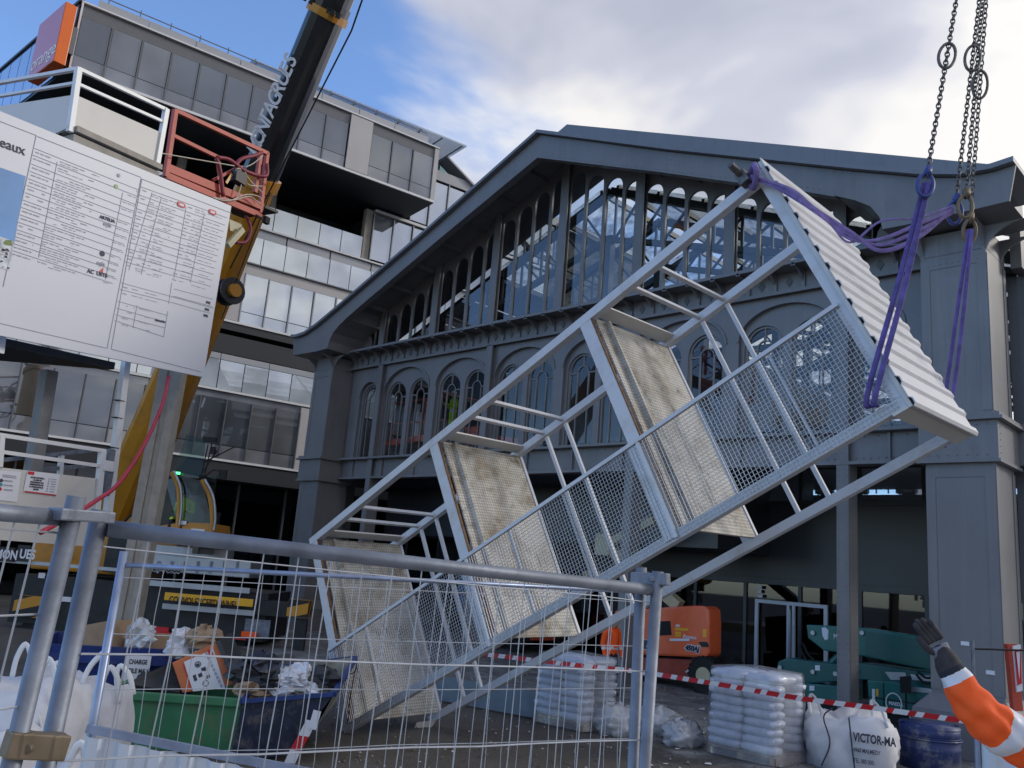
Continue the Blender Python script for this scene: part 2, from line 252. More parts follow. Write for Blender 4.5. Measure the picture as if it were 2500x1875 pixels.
def ground_mat():
    m = bpy.data.materials.new('site_ground'); m.use_nodes = True; nt = m.node_tree; N = nt.nodes; L = nt.links
    b = N['Principled BSDF']; b.inputs['Roughness'].default_value = 0.8
    tc = N.new('ShaderNodeTexCoord')
    def noise(s, d=8, r=0.6):
        n = N.new('ShaderNodeTexNoise'); n.inputs['Scale'].default_value = s; n.inputs['Detail'].default_value = d; n.inputs['Roughness'].default_value = r; L.new(tc.outputs['Object'], n.inputs['Vector']); return n
    a = noise(0.35); r = N.new('ShaderNodeValToRGB'); L.new(a.outputs['Fac'], r.inputs[0]); e = r.color_ramp.elements
    e[0].position = 0.35; e[0].color = (0.075, 0.067, 0.057, 1); e[1].position = 0.62; e[1].color = (0.14, 0.128, 0.112, 1)
    f = noise(26, 6, 0.8); r2 = N.new('ShaderNodeMapRange'); L.new(f.outputs['Fac'], r2.inputs[0]); r2.inputs[1].default_value = 0.3; r2.inputs[2].default_value = 0.75; r2.inputs[3].default_value = 0.45; r2.inputs[4].default_value = 1.6
    mx = N.new('ShaderNodeMixRGB'); mx.blend_type = 'MULTIPLY'; mx.inputs[0].default_value = 1; L.new(r.outputs[0], mx.inputs[1]); L.new(r2.outputs[0], mx.inputs[2])
    # dusty, paler hard standing beside the hall
    sp = N.new('ShaderNodeSeparateXYZ'); L.new(tc.outputs['Object'], sp.inputs[0])
    wb = noise(0.8); ad = N.new('ShaderNodeMath'); ad.operation = 'MULTIPLY_ADD'; L.new(wb.outputs['Fac'], ad.inputs[0]); ad.inputs[1].default_value = 4.0; L.new(sp.outputs[1], ad.inputs[2])
    mr = N.new('ShaderNodeMapRange'); L.new(ad.outputs[0], mr.inputs[0]); mr.inputs[1].default_value = 14.2; mr.inputs[2].default_value = 14.8
    c2 = noise(1.6, 9, 0.7); r3 = N.new('ShaderNodeValToRGB'); L.new(c2.outputs['Fac'], r3.inputs[0]); e = r3.color_ramp.elements
    e[0].position = 0.38; e[0].color = (0.10, 0.105, 0.11, 1); e[1].position = 0.66; e[1].color = (0.34, 0.34, 0.33, 1)
    m3 = N.new('ShaderNodeMixRGB'); L.new(mr.outputs[0], m3.inputs[0]); L.new(mx.outputs[0], m3.inputs[1]); L.new(r3.outputs[0], m3.inputs[2]); L.new(m3.outputs[0], b.inputs['Base Color'])
    bp = N.new('ShaderNodeBump'); bp.inputs['Strength'].default_value = 0.7; bp.inputs['Distance'].default_value = 0.03; L.new(f.outputs['Fac'], bp.inputs['Height']); L.new(bp.outputs[0], b.inputs['Normal'])
    return m
M_ground = ground_mat()

# ------------------------------------------------------------------ builders
OFF = {}
def link(o, parent=None, off=V((0, 0, 0))):
    col.objects.link(o)
    if parent is not None: o.parent = parent
    OFF[o.name] = off
    return o
def tag(o, label=None, cat=None, group=None, kind=None):
    if label: o['label'] = label
    if cat: o['category'] = cat
    if group: o['group'] = group
    if kind: o['kind'] = kind
    return o
def thing(name, label, cat, base, group=None):
    o = bpy.data.objects.new(name, None); o.empty_display_size = 0.2; o.location = V(base)
    link(o, None, V(base)); return tag(o, label, cat, group)
class MB:
    def __init__(s): s.v = []; s.f = []; s.mi = []; s.cur = 0
    def add(s, vs, fs):
        b = len(s.v); s.v += [V(p) for p in vs]; s.f += [tuple(i + b for i in f) for f in fs]; s.mi += [s.cur] * len(fs); return s
    def box(s, c, h, ax=X, ay=Y, az=Z):
        c = V(c); vs = [c + ax * (h[0] * i) + ay * (h[1] * j) + az * (h[2] * k) for k in (-1, 1) for j in (-1, 1) for i in (-1, 1)]
        return s.add(vs, [(0, 2, 3, 1), (4, 5, 7, 6), (0, 1, 5, 4), (2, 6, 7, 3), (0, 4, 6, 2), (1, 3, 7, 5)])
    def bb(s, x0, x1, y0, y1, z0, z1): return s.box(((x0 + x1) / 2, (y0 + y1) / 2, (z0 + z1) / 2), (abs(x1 - x0) / 2, abs(y1 - y0) / 2, abs(z1 - z0) / 2))
    def beam(s, p, q, w, h, up=Z):
        p = V(p); q = V(q); d = q - p; l = d.length
        if l < 1e-6: return s
        d /= l; side = d.cross(up)
        if side.length < 1e-4: side = d.cross(X)
        side.normalize(); u = side.cross(d)
        return s.box((p + q) / 2, (l / 2, w / 2, h / 2), d, side, u)
    def tube(s, pts, r, n=8, cap=True, closed=False, flat=1.0):
        pts = [V(p) for p in pts]; m = len(pts); rs = r if isinstance(r, (list, tuple)) else [r] * m
        vs = []; ref = None
        for i, p in enumerate(pts):
            a = pts[(i - 1) % m] if (closed or i > 0) else pts[i]; b = pts[(i + 1) % m] if (closed or i < m - 1) else pts[i]
            t = (b - a).normalized()
            if ref is None: ref = t.orthogonal().normalized()
            ref = (ref - t * ref.dot(t)); ref = ref.normalized() if ref.length > 1e-5 else t.orthogonal().normalized()
            bn = t.cross(ref)
            vs += [p + (ref * math.cos(2 * math.pi * k / n) + bn * (math.sin(2 * math.pi * k / n) * flat)) * rs[i] for k in range(n)]
        fs = []
        for i in range(m if closed else m - 1):
            j = (i + 1) % m
            fs += [(i * n + k, i * n + (k + 1) % n, j * n + (k + 1) % n, j * n + k) for k in range(n)]
        if cap and not closed: fs += [tuple(range(n - 1, -1, -1)), tuple((m - 1) * n + k for k in range(n))]
        return s.add(vs, fs)
    def cyl(s, p, q, r, n=14): return s.tube([p, q], r, n)
    def prism(s, poly, o, ax, ay, az, t0, t1):
        """polygon (a,b) in plane o + a*ax + b*ay, extruded along az from t0 to t1"""
        n = len(poly); o = V(o); vs = [o + ax * a + ay * b + az * t0 for a, b in poly] + [o + ax * a + ay * b + az * t1 for a, b in poly]
        return s.add(vs, [tuple(range(n - 1, -1, -1)), tuple(range(n, 2 * n))] + [(i, (i + 1) % n, n + (i + 1) % n, n + i) for i in range(n)])
    def quad(s, a, b, c, d): return s.add([a, b, c, d], [(0, 1, 2, 3)])
    def stud(s, p, n, r):
        p = V(p); n = V(n).normalized(); a = n.orthogonal().normalized(); b = n.cross(a)
        vs = [p + (a * math.cos(k * 1.0472) + b * math.sin(k * 1.0472)) * r for k in range(6)] + [p + n * r * 0.75]
        return s.add(vs, [(k, (k + 1) % 6, 6) for k in range(6)])
    def build(s, name, m, parent=None, base=None, smooth=False, bevel=0.0, kind=None, local=False):
        me = bpy.data.meshes.new(name); off = V((0, 0, 0))
        if parent is not None: off = OFF[parent.name]
        elif base is not None: off = V(base)
        me.from_pydata([tuple(p - off) for p in s.v], [], s.f)
        for x in (m if isinstance(m, (list, tuple)) else [m]): me.materials.append(x)
        if any(s.mi): me.polygons.foreach_set('material_index', s.mi)
        bm = bmesh.new(); bm.from_mesh(me); bmesh.ops.recalc_face_normals(bm, faces=bm.faces)
        if bevel: 
            bmesh.ops.remove_doubles(bm, verts=bm.verts, dist=1e-5)
            bmesh.ops.bevel(bm, geom=[e for e in bm.edges if len(e.link_faces) == 2 and e.calc_face_angle(0) > 0.6], offset=bevel, segments=2, profile=0.6, affect='EDGES', clamp_overlap=True)
        bm.to_mesh(me); bm.free()
        if smooth: me.polygons.foreach_set('use_smooth', [True] * len(me.polygons))
        o = bpy.data.objects.new(name, me)
        if parent is None: o.location = off
        link(o, parent, off)
        if kind: o['kind'] = kind
        return o
def copy_obj(o, parent, loc, rot=None, scale=None):
    c = o.copy(); link(c, parent, OFF[parent.name] if parent is not None else V(loc)); c.location = V(loc) - (OFF[parent.name] if parent is not None else V((0, 0, 0)))
    if rot is not None: c.rotation_euler = rot
    if scale is not None: c.scale = scale
    return c
def text(name, body, size, org, xd, yd, m, parent, ext=0.004, bold=0.0, align='LEFT', xs=1.0, shear=0.0):
    cu = bpy.data.curves.new(name, 'FONT'); cu.body = body; cu.size = size; cu.extrude = ext; cu.offset = bold; cu.align_x = align; cu.shear = shear; cu.resolution_u = 3
    t = bpy.data.objects.new(name, cu); me = bpy.data.meshes.new_from_object(t)
    bpy.data.objects.remove(t); me.materials.clear(); me.materials.append(m)
    xd = V(xd).normalized(); yd = V(yd); yd = (yd - xd * yd.dot(xd)).normalized(); n = xd.cross(yd); off = OFF[parent.name]
    org = V(org)
    me.transform(Matrix(((xd.x * xs, yd.x, n.x, org.x - off.x), (xd.y * xs, yd.y, n.y, org.y - off.y), (xd.z * xs, yd.z, n.z, org.z - off.z), (0, 0, 0, 1))))
    o = bpy.data.objects.new(name, me); return link(o, parent, off)
def curve(pts, n=8):
    """Catmull-Rom through the points"""
    pts = [V(p) for p in pts]; P = [pts[0] * 2 - pts[1]] + pts + [pts[-1] * 2 - pts[-2]]; o = []
    for i in range(1, len(P) - 2):
        for k in range(n):
            t = k / n; a, b, c, d = P[i - 1], P[i], P[i + 1], P[i + 2]
            o.append(0.5 * ((2 * b) + (c - a) * t + (2 * a - 5 * b + 4 * c - d) * t * t + (3 * b - a - 3 * c + d) * t ** 3))
    return o + [pts[-1]]

# ================================================================== ground
g = MB(); g.quad((-600, -300, 0), (600, -300, 0), (600, 900, 0), (-600, 900, 0))
tag(g.build('ground', M_ground), kind='structure')
g = MB(); g.prism([(-30, -12), (1.5, -12), (1.5, 6.0), (-2.2, 6.0), (-4.6, 1.0), (-30, -2.5)], (0, 0, 0), X, Y, Z, 0.004, 0.5)
tag(g.build('raised_pavement', M_conc), kind='structure')
st = MB()
for i in range(5200):
    x = random.uniform(-16, -1); y = random.uniform(5.5, 20)
    if y < 6.5 and x > -6: continue
    r = random.uniform(0.008, 0.03) * (1.0 if random.random() < 0.93 else 1.9)
    c = V((x, y, r * 0.4)); a = random.uniform(0, 3); ax = V((math.cos(a), math.sin(a), 0)); ay = V((-math.sin(a), math.cos(a), 0))
    st.add([c + ax * r, c + ay * r * 0.8, c - ax * r * 0.9, c - ay * r, c + Z * r * 0.7], [(0, 1, 4), (1, 2, 4), (2, 3, 4), (3, 0, 4)])
    st.mi[-4:] = [0 if random.random() < 0.8 else 1] * 4
o = st.build('gravel', [mat('gravel_brown', (0.12, 0.105, 0.09), 0.9, var=0.4), mat('gravel_pale', (0.42, 0.41, 0.39), 0.9, var=0.3)], kind='stuff')
tag(o, 'loose gravel and rubble crumbs strewn over the brown site ground', 'gravel')

# ================================================================== steel hall
YF = 18.0; HX = -16.05; GRP = [HX + (k - 2.5) * 2.81 for k in range(6)]; COLX = [-24.47, -18.87, -13.24, -7.63]
hall = thing('steel_hall', 'old grey riveted steel hall with gabled roof and arched windows', 'building', (HX, YF, 0))
def arch_pts(xc, hw, zs, rise, n=14): return [(xc - hw * math.cos(math.pi * i / n), zs + rise * math.sin(math.pi * i / n)) for i in range(n + 1)]
def arch_cell(mb, x0, x1, z0, zt, xc, hw, zs, rise, y, t, n=14):
    """wall piece with an arched opening; zt is the upper edge as a function of x"""
    A = arch_pts(xc, hw, zs, rise, n)
    for yy in (y, y + t):
        P = lambda x, z: V((x, yy, z))
        if xc - hw - x0 > 1e-3: mb.quad(P(x0, z0), P(xc - hw, z0), P(xc - hw, zt(xc - hw)), P(x0, zt(x0)))
        if x1 - xc - hw > 1e-3: mb.quad(P(xc + hw, z0), P(x1, z0), P(x1, zt(x1)), P(xc + hw, zt(xc + hw)))
        for (xa, za), (xb, zb) in zip(A, A[1:]): mb.quad(P(xa, za), P(xb, zb), P(xb, max(zb, zt(xb))), P(xa, max(za, zt(xa))))
    path = [(xc - hw, z0)] + A + [(xc + hw, z0)]
    for (xa, za), (xb, zb) in zip(path, path[1:]): mb.quad((xa, y, za), (xb, y, zb), (xb, y + t, zb), (xa, y + t, za))
def arch_window(xc, hw, z0, zs, rise, y):
    f = MB(); w_ = 0.05; o = [(xc - hw, z0)] + arch_pts(xc, hw, zs, rise) + [(xc + hw, z0)]; i_ = [(xc - hw + w_, z0)] + arch_pts(xc, hw - w_, zs, rise - w_) + [(xc + hw - w_, z0)]
    for k in range(len(o) - 1):
        a, b, c, d = o[k], o[k + 1], i_[k + 1], i_[k]
        f.quad((a[0], y, a[1]), (b[0], y, b[1]), (c[0], y, c[1]), (d[0], y, d[1])); f.quad((d[0], y, d[1]), (c[0], y, c[1]), (c[0], y + .07, c[1]), (d[0], y + .07, d[1]))
    wd = f.build('window', M_hall, hall)
    m = MB(); r = hw * 0.40; zi = zs - 0.05; bw = 0.035
    for sx in (-1, 1):
        m.bb(xc + sx * r - bw / 2, xc + sx * r + bw / 2, y + .012, y + .06, z0, zi)
        xa, xb = sorted((xc + sx * (r + bw / 2), xc + sx * (hw - 0.03))); m.bb(xa, xb, y + .014, y + .058, zi - .02, zi + .02)
    A = arch_pts(xc, r + bw / 2, zi, r + bw / 2, 10); B = arch_pts(xc, r - bw / 2, zi, r - bw / 2, 10)
    for k in range(10):
        m.quad((A[k][0], y + .012, A[k][1]), (A[k + 1][0], y + .012, A[k + 1][1]), (B[k + 1][0], y + .012, B[k + 1][1]), (B[k][0], y + .012, B[k][1]))
        m.quad((B[k][0], y + .012, B[k][1]), (B[k + 1][0], y + .012, B[k + 1][1]), (B[k + 1][0], y + .06, B[k + 1][1]), (B[k][0], y + .06, B[k][1]))
    m.bb(xc - bw / 2, xc + bw / 2, y + .014, y + .058, zi + r, zs + rise - .03)
    m.build('muntin', M_hall, wd)
    p = MB(); A = [(xc - hw + .02, z0)] + arch_pts(xc, hw - .02, zs, rise - .02) + [(xc + hw - .02, z0)]
    p.add([(a, y + .045, b) for a, b in A], [tuple(range(len(A)))]); p.build('pane', M_archgl, wd)
ZT = lambda x: 9.45
cells = [(-26.3, -24.49, -25.18, 0.56, 8.33, 0.56)] + [(c - 1.405, c + 1.405, c, 1.22, 8.42, 0.80) for c in GRP] + [(-7.61, -5.75, -6.92, 0.56, 8.33, 0.56)]
for (x0, x1, xc, hw, zs, rs) in cells:
    m = MB(); arch_cell(m, x0, x1, 6.09, ZT, xc, hw, zs, rs, YF, 0.10, 18); m.build('wall_panel', M_hall, hall)
    m = MB()
    mo = arch_pts(xc, hw + .05, zs, rs + .05, 18); mi = arch_pts(xc, hw - .0, zs, rs - .0, 18)
    for k in range(18):
        a, b, c, d = mo[k], mo[k + 1], mi[k + 1], mi[k]
        m.quad((a[0], YF - .035, a[1]), (b[0], YF - .035, b[1]), (c[0], YF - .035, c[1]), (d[0], YF - .035, d[1])); m.quad((a[0], YF - .035, a[1]), (b[0], YF - .035, b[1]), (b[0], YF, b[1]), (a[0], YF, a[1]))
        m.quad((d[0], YF - .035, d[1]), (c[0], YF - .035, c[1]), (c[0], YF, c[1]), (d[0], YF, d[1]))
    m.build('arch_moulding', M_hall, hall)
    m = MB()
    if hw > 1:
        for sx in (-1, 1):
            xa, xb = (xc - hw - .02, xc) if sx < 0 else (xc, xc + hw + .02)
            arch_cell(m, xa, xb, 6.09, lambda x: 9.25, xc + sx * .61, .51, 8.28, .51, YF + .102, 0.08)
            arch_window(xc + sx * .61, .50, 6.11, 8.28, .50, YF + .15)
    else:
        arch_cell(m, xc - .6, xc + .6, 6.09, lambda x: 8.95, xc, .46, 8.33, .46, YF + .102, 0.08); arch_window(xc, .45, 6.11, 8.33, .45, YF + .15)
    m.build('wall_panel', M_hall, hall)
riv = MB()
def rivrow(p, q, n, nrm, r=0.022):
    p = V(p); q = V(q)
    for i in range(n): riv.stud(p.lerp(q, (i + .5) / n), nrm, r)
m = MB(); m.bb(-26.3, -5.75, YF - .25, YF + .1, 6.01, 6.088); m.build('sill', M_hall, hall, bevel=0.012)
m = MB(); m.bb(-26.3, -5.75, YF - .02, YF + .12, 5.40, 6.008); m.bb(-26.3, -5.75, YF - .17, YF + .2, 5.33, 5.398)
for i in range(12): x = -25.6 + i * 1.72; m.bb(x - .03, x + .03, YF - .09, YF - .022, 5.40, 6.0)
m.build('girder', M_hall, hall)
rivrow((-26.2, YF - .022, 5.47), (-5.9, YF - .022, 5.47), 130, -Y); rivrow((-26.2, YF - .022, 5.94), (-5.9, YF - .022, 5.94), 70, -Y)
for cx in COLX:
    m = MB(); m.bb(cx - .13, cx + .13, YF - .16, YF - .13, 0, 9.44); m.bb(cx - .05, cx + .05, YF - .13, YF + .26, 0, 5.33); m.bb(cx - .13, cx + .13, YF + .26, YF + .29, 0, 5.33)
    m.bb(cx + .055, cx + .14, YF - .128, YF + .258, 0, 5.33); m.bb(cx - .08, cx + .08, YF - .128, YF - .001, 6.09, 9.44); m.bb(cx - .25, cx + .25, YF - .3, YF + .4, 0, .06)
    m.build('column', M_hall, hall)
    for sx in (-.09, .09): rivrow((cx + sx, YF - .16, .1), (cx + sx, YF - .16, 9.3), 80, -Y, .018)
    for yy in (-.06, .2): rivrow((cx + .14, YF + yy, .1), (cx + .14, YF + yy, 5.2), 44, X, .018)
# frieze, shelf and its brackets
m = MB(); m.bb(-26.5, -5.6, YF - .10, YF + .08, 9.452, 9.94); m.bb(-26.6, -5.5, YF - .16, YF - .102, 9.42, 9.50); m.build('frieze', M_hall, hall)
m = MB(); m.bb(-26.7, -5.4, YF - .62, YF + .3, 9.942, 9.985); m.bb(-26.7, -5.4, YF - .65, YF - .622, 9.92, 10.0); m.build('cornice_shelf', M_hall, hall)
br = MB(); q = [(0, 0)] + [(.52 * math.sin(a * .157), -.42 + .42 * math.cos(a * .157)) for a in range(11)]
br_poly = [(0, 0), (.55, 0), (.55, -.05)] + [(.55 * (1 - math.sin(a)), -.05 - .40 * (1 - math.cos(a))) for a in [k * math.pi / 16 for k in range(1, 9)]] 
for i in range(30):
    x = -26.05 + i * .70
    if x > -5.8: break
    b = MB(); b.prism(br_poly, (x, YF - .10, 9.94), -Y, Z, X, -.03, .03); b.box((x, YF - .13, 9.68), (.055, .026, .22)); b.box((x, YF - .60, 9.90), (.05, .05, .03)); b.build('bracket', M_hall, hall)
    rivrow((x - .035, YF - .156, 9.5), (x - .035, YF - .156, 9.9), 4, -Y, .014)
    d = MB(); xm = x + .35; d.prism([(0, -.13), (.09, 0), (0, .13), (-.09, 0)], (xm, YF - .102, 9.70), X, Z, -Y, 0, .02)
    if i < 28: d.build('ornament', M_truss, hall)
# corner piers
def pier(x0, x1):
    sgn = 1 if x0 > HX else -1; y0 = 17.12; y1 = 18.35; p = MB()
    p.bb(x0, x1, y0, y1, .95, 9.35)
    o = p.build('pier', M_hall, hall, bevel=.015)
    a = MB(); w = .26; a.bb(x0 - w, x1 + w, y0 - w, y1, 0, .74)
    b0 = [(x0 - w, y0 - w), (x1 + w, y0 - w), (x1 + w, y1), (x0 - w, y1)]; b1 = [(x0 - .01, y0 - .01), (x1 + .01, y0 - .01), (x1 + .01, y1), (x0 - .01, y1)]
    a.add([(x, y, .742) for x, y in b0] + [(x, y, 1.02) for x, y in b1], [(3, 2, 1, 0), (4, 5, 6, 7)] + [(i, (i + 1) % 4, 4 + (i + 1) % 4, 4 + i) for i in range(4)])
    a.build('plinth', M_hall, o, bevel=.012)
    a = MB(); w = .09
    a.bb(x0 - w, x1 + w, y0 - w, y1 + .1, 5.24, 5.96); a.bb(x0 - .13, x1 + .13, y0 - .13, y1 + .1, 5.18, 5.238); a.bb(x0 - .2, x1 + .2, y0 - .2, y1 + .1, 5.962, 6.02); a.bb(x0 - .14, x1 + .14, y0 - .14, y1 + .1, 6.022, 6.10)
    a.build('band', M_hall, o)
    for zz in (5.32, 5.88): rivrow((x0, y0 - w, zz), (x1, y0 - w, zz), 7, -Y, .02)
    for yy in (y0 + .05, y1 - .2): rivrow((x1 + w, yy, 5.3), (x1 + w, yy, 5.9), 5, X, .02)
    a = MB()
    for zz0, zz1 in ((1.1, 5.1), (6.16, 9.25)):
        for xx in (x0 + .0, x1 - .17): a.bb(xx, xx + .17, y0 - .015, y0 - .001, zz0, zz1)
        a.bb(x0 + .17, x1 - .17, y0 - .014, y0 - .001, zz1 - .18, zz1)
        for yy in (y0, y1 - .17): a.bb(x1 + .001, x1 + .015, yy, yy + .17, zz0, zz1)
    a.build('pilaster_strip', M_hall, o)
    rivrow((x0 + .1, y0 - .016, 9.15), (x1 - .1, y0 - .016, 9.15), 9, -Y, .015)
    # flaring capital that carries the verge
    a = MB(); n = 8
    for (sx, xx) in ((-1, x0), (1, x1)):
        poly = [(0, 0)] + [(.75 * (1 - math.cos(t)), .52 * math.sin(t)) for t in [k * math.pi / 2 / n for k in range(n + 1)]] + [(0, .52)]
        a.prism(poly, (xx, y0 + .02, 9.28), X * sx, Z, Y, 0, .05); a.prism(poly, (xx, y1 - .3, 9.28), X * sx, Z, Y, 0, .05)
    poly = [(0, 0)] + [(.66 * (1 - math.cos(t)), .52 * math.sin(t)) for t in [k * math.pi / 2 / n for k in range(n + 1)]] + [(0, .52)]
    for xx in (x0 + .02, x1 - .07): a.prism(poly, (xx, y0, 9.28), -Y, Z, X, 0, .05)
    a.bb(x0, x1, y0 + .001, y1, 9.352, 9.80); a.build('capital', M_hall, o)
pier(-27.6, -26.4); pier(-5.7, -4.5)
# verge girders: the gable's riveted front edge with its bell-cast feet
top = [(0, 15.16), (4.6, 13.20), (9.3, 11.30), (10.6, 10.80), (11.35, 10.58), (11.9, 10.54), (12.28, 10.58)]
bot = [(12.15, 9.90), (10.6, 9.86), (9.86, 9.88), (9.80, 10.16), (9.62, 10.44), (9.3, 10.66), (8.9, 10.86), (8.2, 11.17), (4.2, 12.80), (0, 14.45)]
roofline = lambda a: 15.16 - (15.16 - 11.30) / 9.3 * abs(a)
for sx in (-1, 1):
    m = MB(); m.prism(top + bot, (HX, 16.45, 0), X * sx, Z, Y, 0, .05); m.build('verge_girder', M_hall, hall)
    m = MB()
    sof = bot[:7] + [(8.85, 11.30), (8.2, 11.60), (4.2, 13.22), (0, 14.98)]
    for (a, za), (b, zb) in zip(sof, sof[1:]): m.quad((HX + sx * a, 16.50, za), (HX + sx * b, 16.50, zb), (HX + sx * b, YF, zb), (HX + sx * a, YF, za))
    fl2 = bot[6:]
    for (a, za), (b, zb) in zip(fl2, fl2[1:]): m.add([(HX + sx * a, 16.42, za), (HX + sx * b, 16.42, zb), (HX + sx * b, 16.66, zb), (HX + sx * a, 16.66, za), (HX + sx * a, 16.42, za - .03), (HX + sx * b, 16.42, zb - .03), (HX + sx * b, 16.66, zb - .03), (HX + sx * a, 16.66, za - .03)], [(0, 1, 2, 3), (4, 5, 6, 7), (0, 1, 5, 4), (3, 2, 6, 7)])
    for k in range(7): a = .9 + k * 1.25; m.beam((HX + sx * a, 16.52, 14.98 - .413 * a - .08), (HX + sx * a, YF, 14.98 - .413 * a - .08), .05, .14)
    m.build('soffit', M_hall, hall)
    m = MB(); tp = top[:]
    for (a, za), (b, zb) in zip(tp, tp[1:]):
        p = V((HX + sx * a, 16.30, za + .02)); q = V((HX + sx * b, 16.30, zb + .02)); m.add([p, q, q + Y * 2.0, p + Y * 2.0, p + Z * .10, q + Z * .10, q + Y * 2.0 + Z * .10, p + Y * 2.0 + Z * .10], [(0, 1, 2, 3), (4, 5, 6, 7), (0, 1, 5, 4), (3, 2, 6, 7), (0, 3, 7, 4), (1, 2, 6, 5)])
    m.build('roof_edge', M_hall2, hall)
    for i in range(62): a = .3 + i * .135; riv.stud((HX + sx * a, 16.45, 14.45 - .397 * a + .06), -Y, .02)
    for i in range(48): a = .3 + i * .19; riv.stud((HX + sx * a, 16.45, roofline(a) - .06), -Y, .016)
    for k in (1.0, 2.9, 4.8, 6.7):
        for dx in (-.22, -.12, .12, .22):
            for dz in (-.02, .1): riv.stud((HX + sx * (k + dx), 16.45, roofline(k + dx) - .36 + dz), -Y, .018)
    # raised cladding behind the verge
    m = MB(); a0, a1 = .0, 11.6; z0 = roofline(a0) + .88; z1 = roofline(a1) + .93
    P = [V((HX + sx * a0, 17.6, roofline(a0) + .1)), V((HX + sx * a1, 17.6, roofline(a1) + .1)), V((HX + sx * a1, 17.6, z1)), V((HX + sx * a0, 17.6, z0))]
    m.add(P + [p + Y * 2.2 for p in P], [(0, 1, 2, 3), (4, 5, 6, 7), (0, 1, 5, 4), (1, 2, 6, 5), (2, 3, 7, 6), (3, 0, 4, 7)]); m.build('roof_upstand', M_hall2, hall)
    m = MB(); m.beam((HX + sx * .9, 17.585, roofline(.9) + .40), (HX + sx * 9.0, 17.585, roofline(9.0) + .42), .03, .045); m.build('drip_strip', M_truss, hall)
    m = MB()   # side wall of the hall and its eaves
    xx = HX + sx * 11.75
    m.bb(xx - .1, xx + .1, 18.4, 58, 9.3, 10.3); m.bb(xx - .15, xx + .15, 18.4, 58, 5.3, 6.1)
    for k in range(8): m.bb(xx - .3, xx + .3, 18.9 + k * 5.6, 19.5 + k * 5.6, 0, 9.3)
    for k in range(40): m.bb(xx - .04, xx + .04, 19.4 + k * .95, 19.46 + k * .95, 6.1, 9.3)
    m.build('side_frame', M_hall, hall)
    p = MB(); p.quad((xx, 18.4, 0), (xx, 58, 0), (xx, 58, 9.3), (xx, 18.4, 9.3)); p.build('side_pane', M_shopgl if sx < 0 else M_archgl, hall)
# gable: posts, mullions with arched heads, panes
YG = 17.90
gz = lambda x: min(15.02 - .415 * abs(x - HX), 15.0)
for k in range(-3, 4):
    xp = HX + k * 2.81; zt = gz(xp) - .05
    m = MB(); m.bb(xp - .15, xp + .15, YG - .05, YG - .005, 9.986, zt); m.bb(xp - .06, xp + .06, YG - .15, YG - .051, 9.986, zt); m.bb(xp - .15, xp + .15, YG - .18, YG - .151, 9.986, zt); m.build('gable_post', M_hall, hall)
    for sx in (-.11, .11): rivrow((xp + sx, YG - .18, 10.05), (xp + sx, YG - .18, zt - .3), int((zt - 10.2) / .14), -Y, .015)
for i in range(-14, 14):
    x0 = HX + i * .7025; x1 = x0 + .7025; xc = (x0 + x1) / 2
    ztop = min(gz(x0), gz(x1)); zs = 14.62 - .415 * abs(xc - HX) - .33
    if zs < 10.25: continue
    m = MB(); hw = .30; arch_cell(m, x0 + .001, x1 - .001, 9.986, lambda x: gz(x) + .02, xc, hw, zs, .33, YG, .07, 10); m.build('gable_mullion', M_hall, hall)
    p = MB(); A = [(xc - hw, 9.99)] + arch_pts(xc, hw, zs, .33, 10) + [(xc + hw, 9.99)]; p.add([(a, YG + .05, b) for a, b in A], [tuple(range(len(A)))]); p.build('pane', M_clear, hall)
m = MB()
for sx in (-1, 1):
    xa = HX + sx * 9.1; m.prism([(0, 9.986), (2.6 , 9.986), (2.6, 10.25), (0, 11.28)], (xa, YG, 0), X * sx, Z, Y, 0, .07)
m.build('gable_infill', M_hall, hall)
riv.build('rivets', M_hall, hall, kind='stuff')
# interior: trusses, purlins and wet roof glazing
for k in range(8):
    yt = 20.0 + k * 2.8; t = MB()
    for sx in (-1, 1):
        t.beam((HX, yt, 14.75), (HX + sx * 11.5, yt, 10.05), .22, .24); t.beam((HX, yt, 13.1), (HX + sx * 11.5, yt, 9.75), .2, .16)
        for j in range(12):
            a = .9 * j + .2; b = a + .9; za = 14.65 - .409 * a; zb = 13.1 - .291 * a
            t.beam((HX + sx * a, yt, za), (HX + sx * a, yt, zb), .06, .08); t.beam((HX + sx * b, yt, 14.65 - .409 * b), (HX + sx * a, yt, zb), .06, .07)
    t.bb(HX - .15, HX + .15, yt - .12, yt + .12, 9.4, 13.2); t.beam((HX - 11.4, yt, 9.7), (HX + 11.4, yt, 9.7), .12, .2)
    t.build('truss', M_truss, hall)
for sx in (-1, 1):
    for j in range(8):
        a = .35 + j * 1.58; z0 = 15.0 - .409 * a; z1 = 15.0 - .409 * (a + 1.54)
        m = MB(); m.beam((HX + sx * (a - .02), 19.85, z0 - .12), (HX + sx * (a - .02), 54, z0 - .12), .10, .18); m.build('purlin', M_truss, hall)
        for k in range(6):
            y0 = 19.85 + k * 5.6
            p = MB(); p.quad((HX + sx * a, y0, z0), (HX + sx * (a + 1.54), y0, z1), (HX + sx * (a + 1.54), y0 + 5.5, z1), (HX + sx * a, y0 + 5.5, z0)); p.build('roof_pane', M_roofgl if (sx > 0 or j < 3) else M_dark, hall)
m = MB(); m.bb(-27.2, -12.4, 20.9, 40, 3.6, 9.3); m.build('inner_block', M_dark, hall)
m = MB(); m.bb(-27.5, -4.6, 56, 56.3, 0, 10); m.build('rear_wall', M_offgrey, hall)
m = MB(); m.bb(-14, -4.6, 23.9, 56, 3.3, 3.6); m.bb(-27.3, -13.9, 20.2, 20.88, 5.35, 5.6); m.build('mezzanine_floor', M_dark, hall)
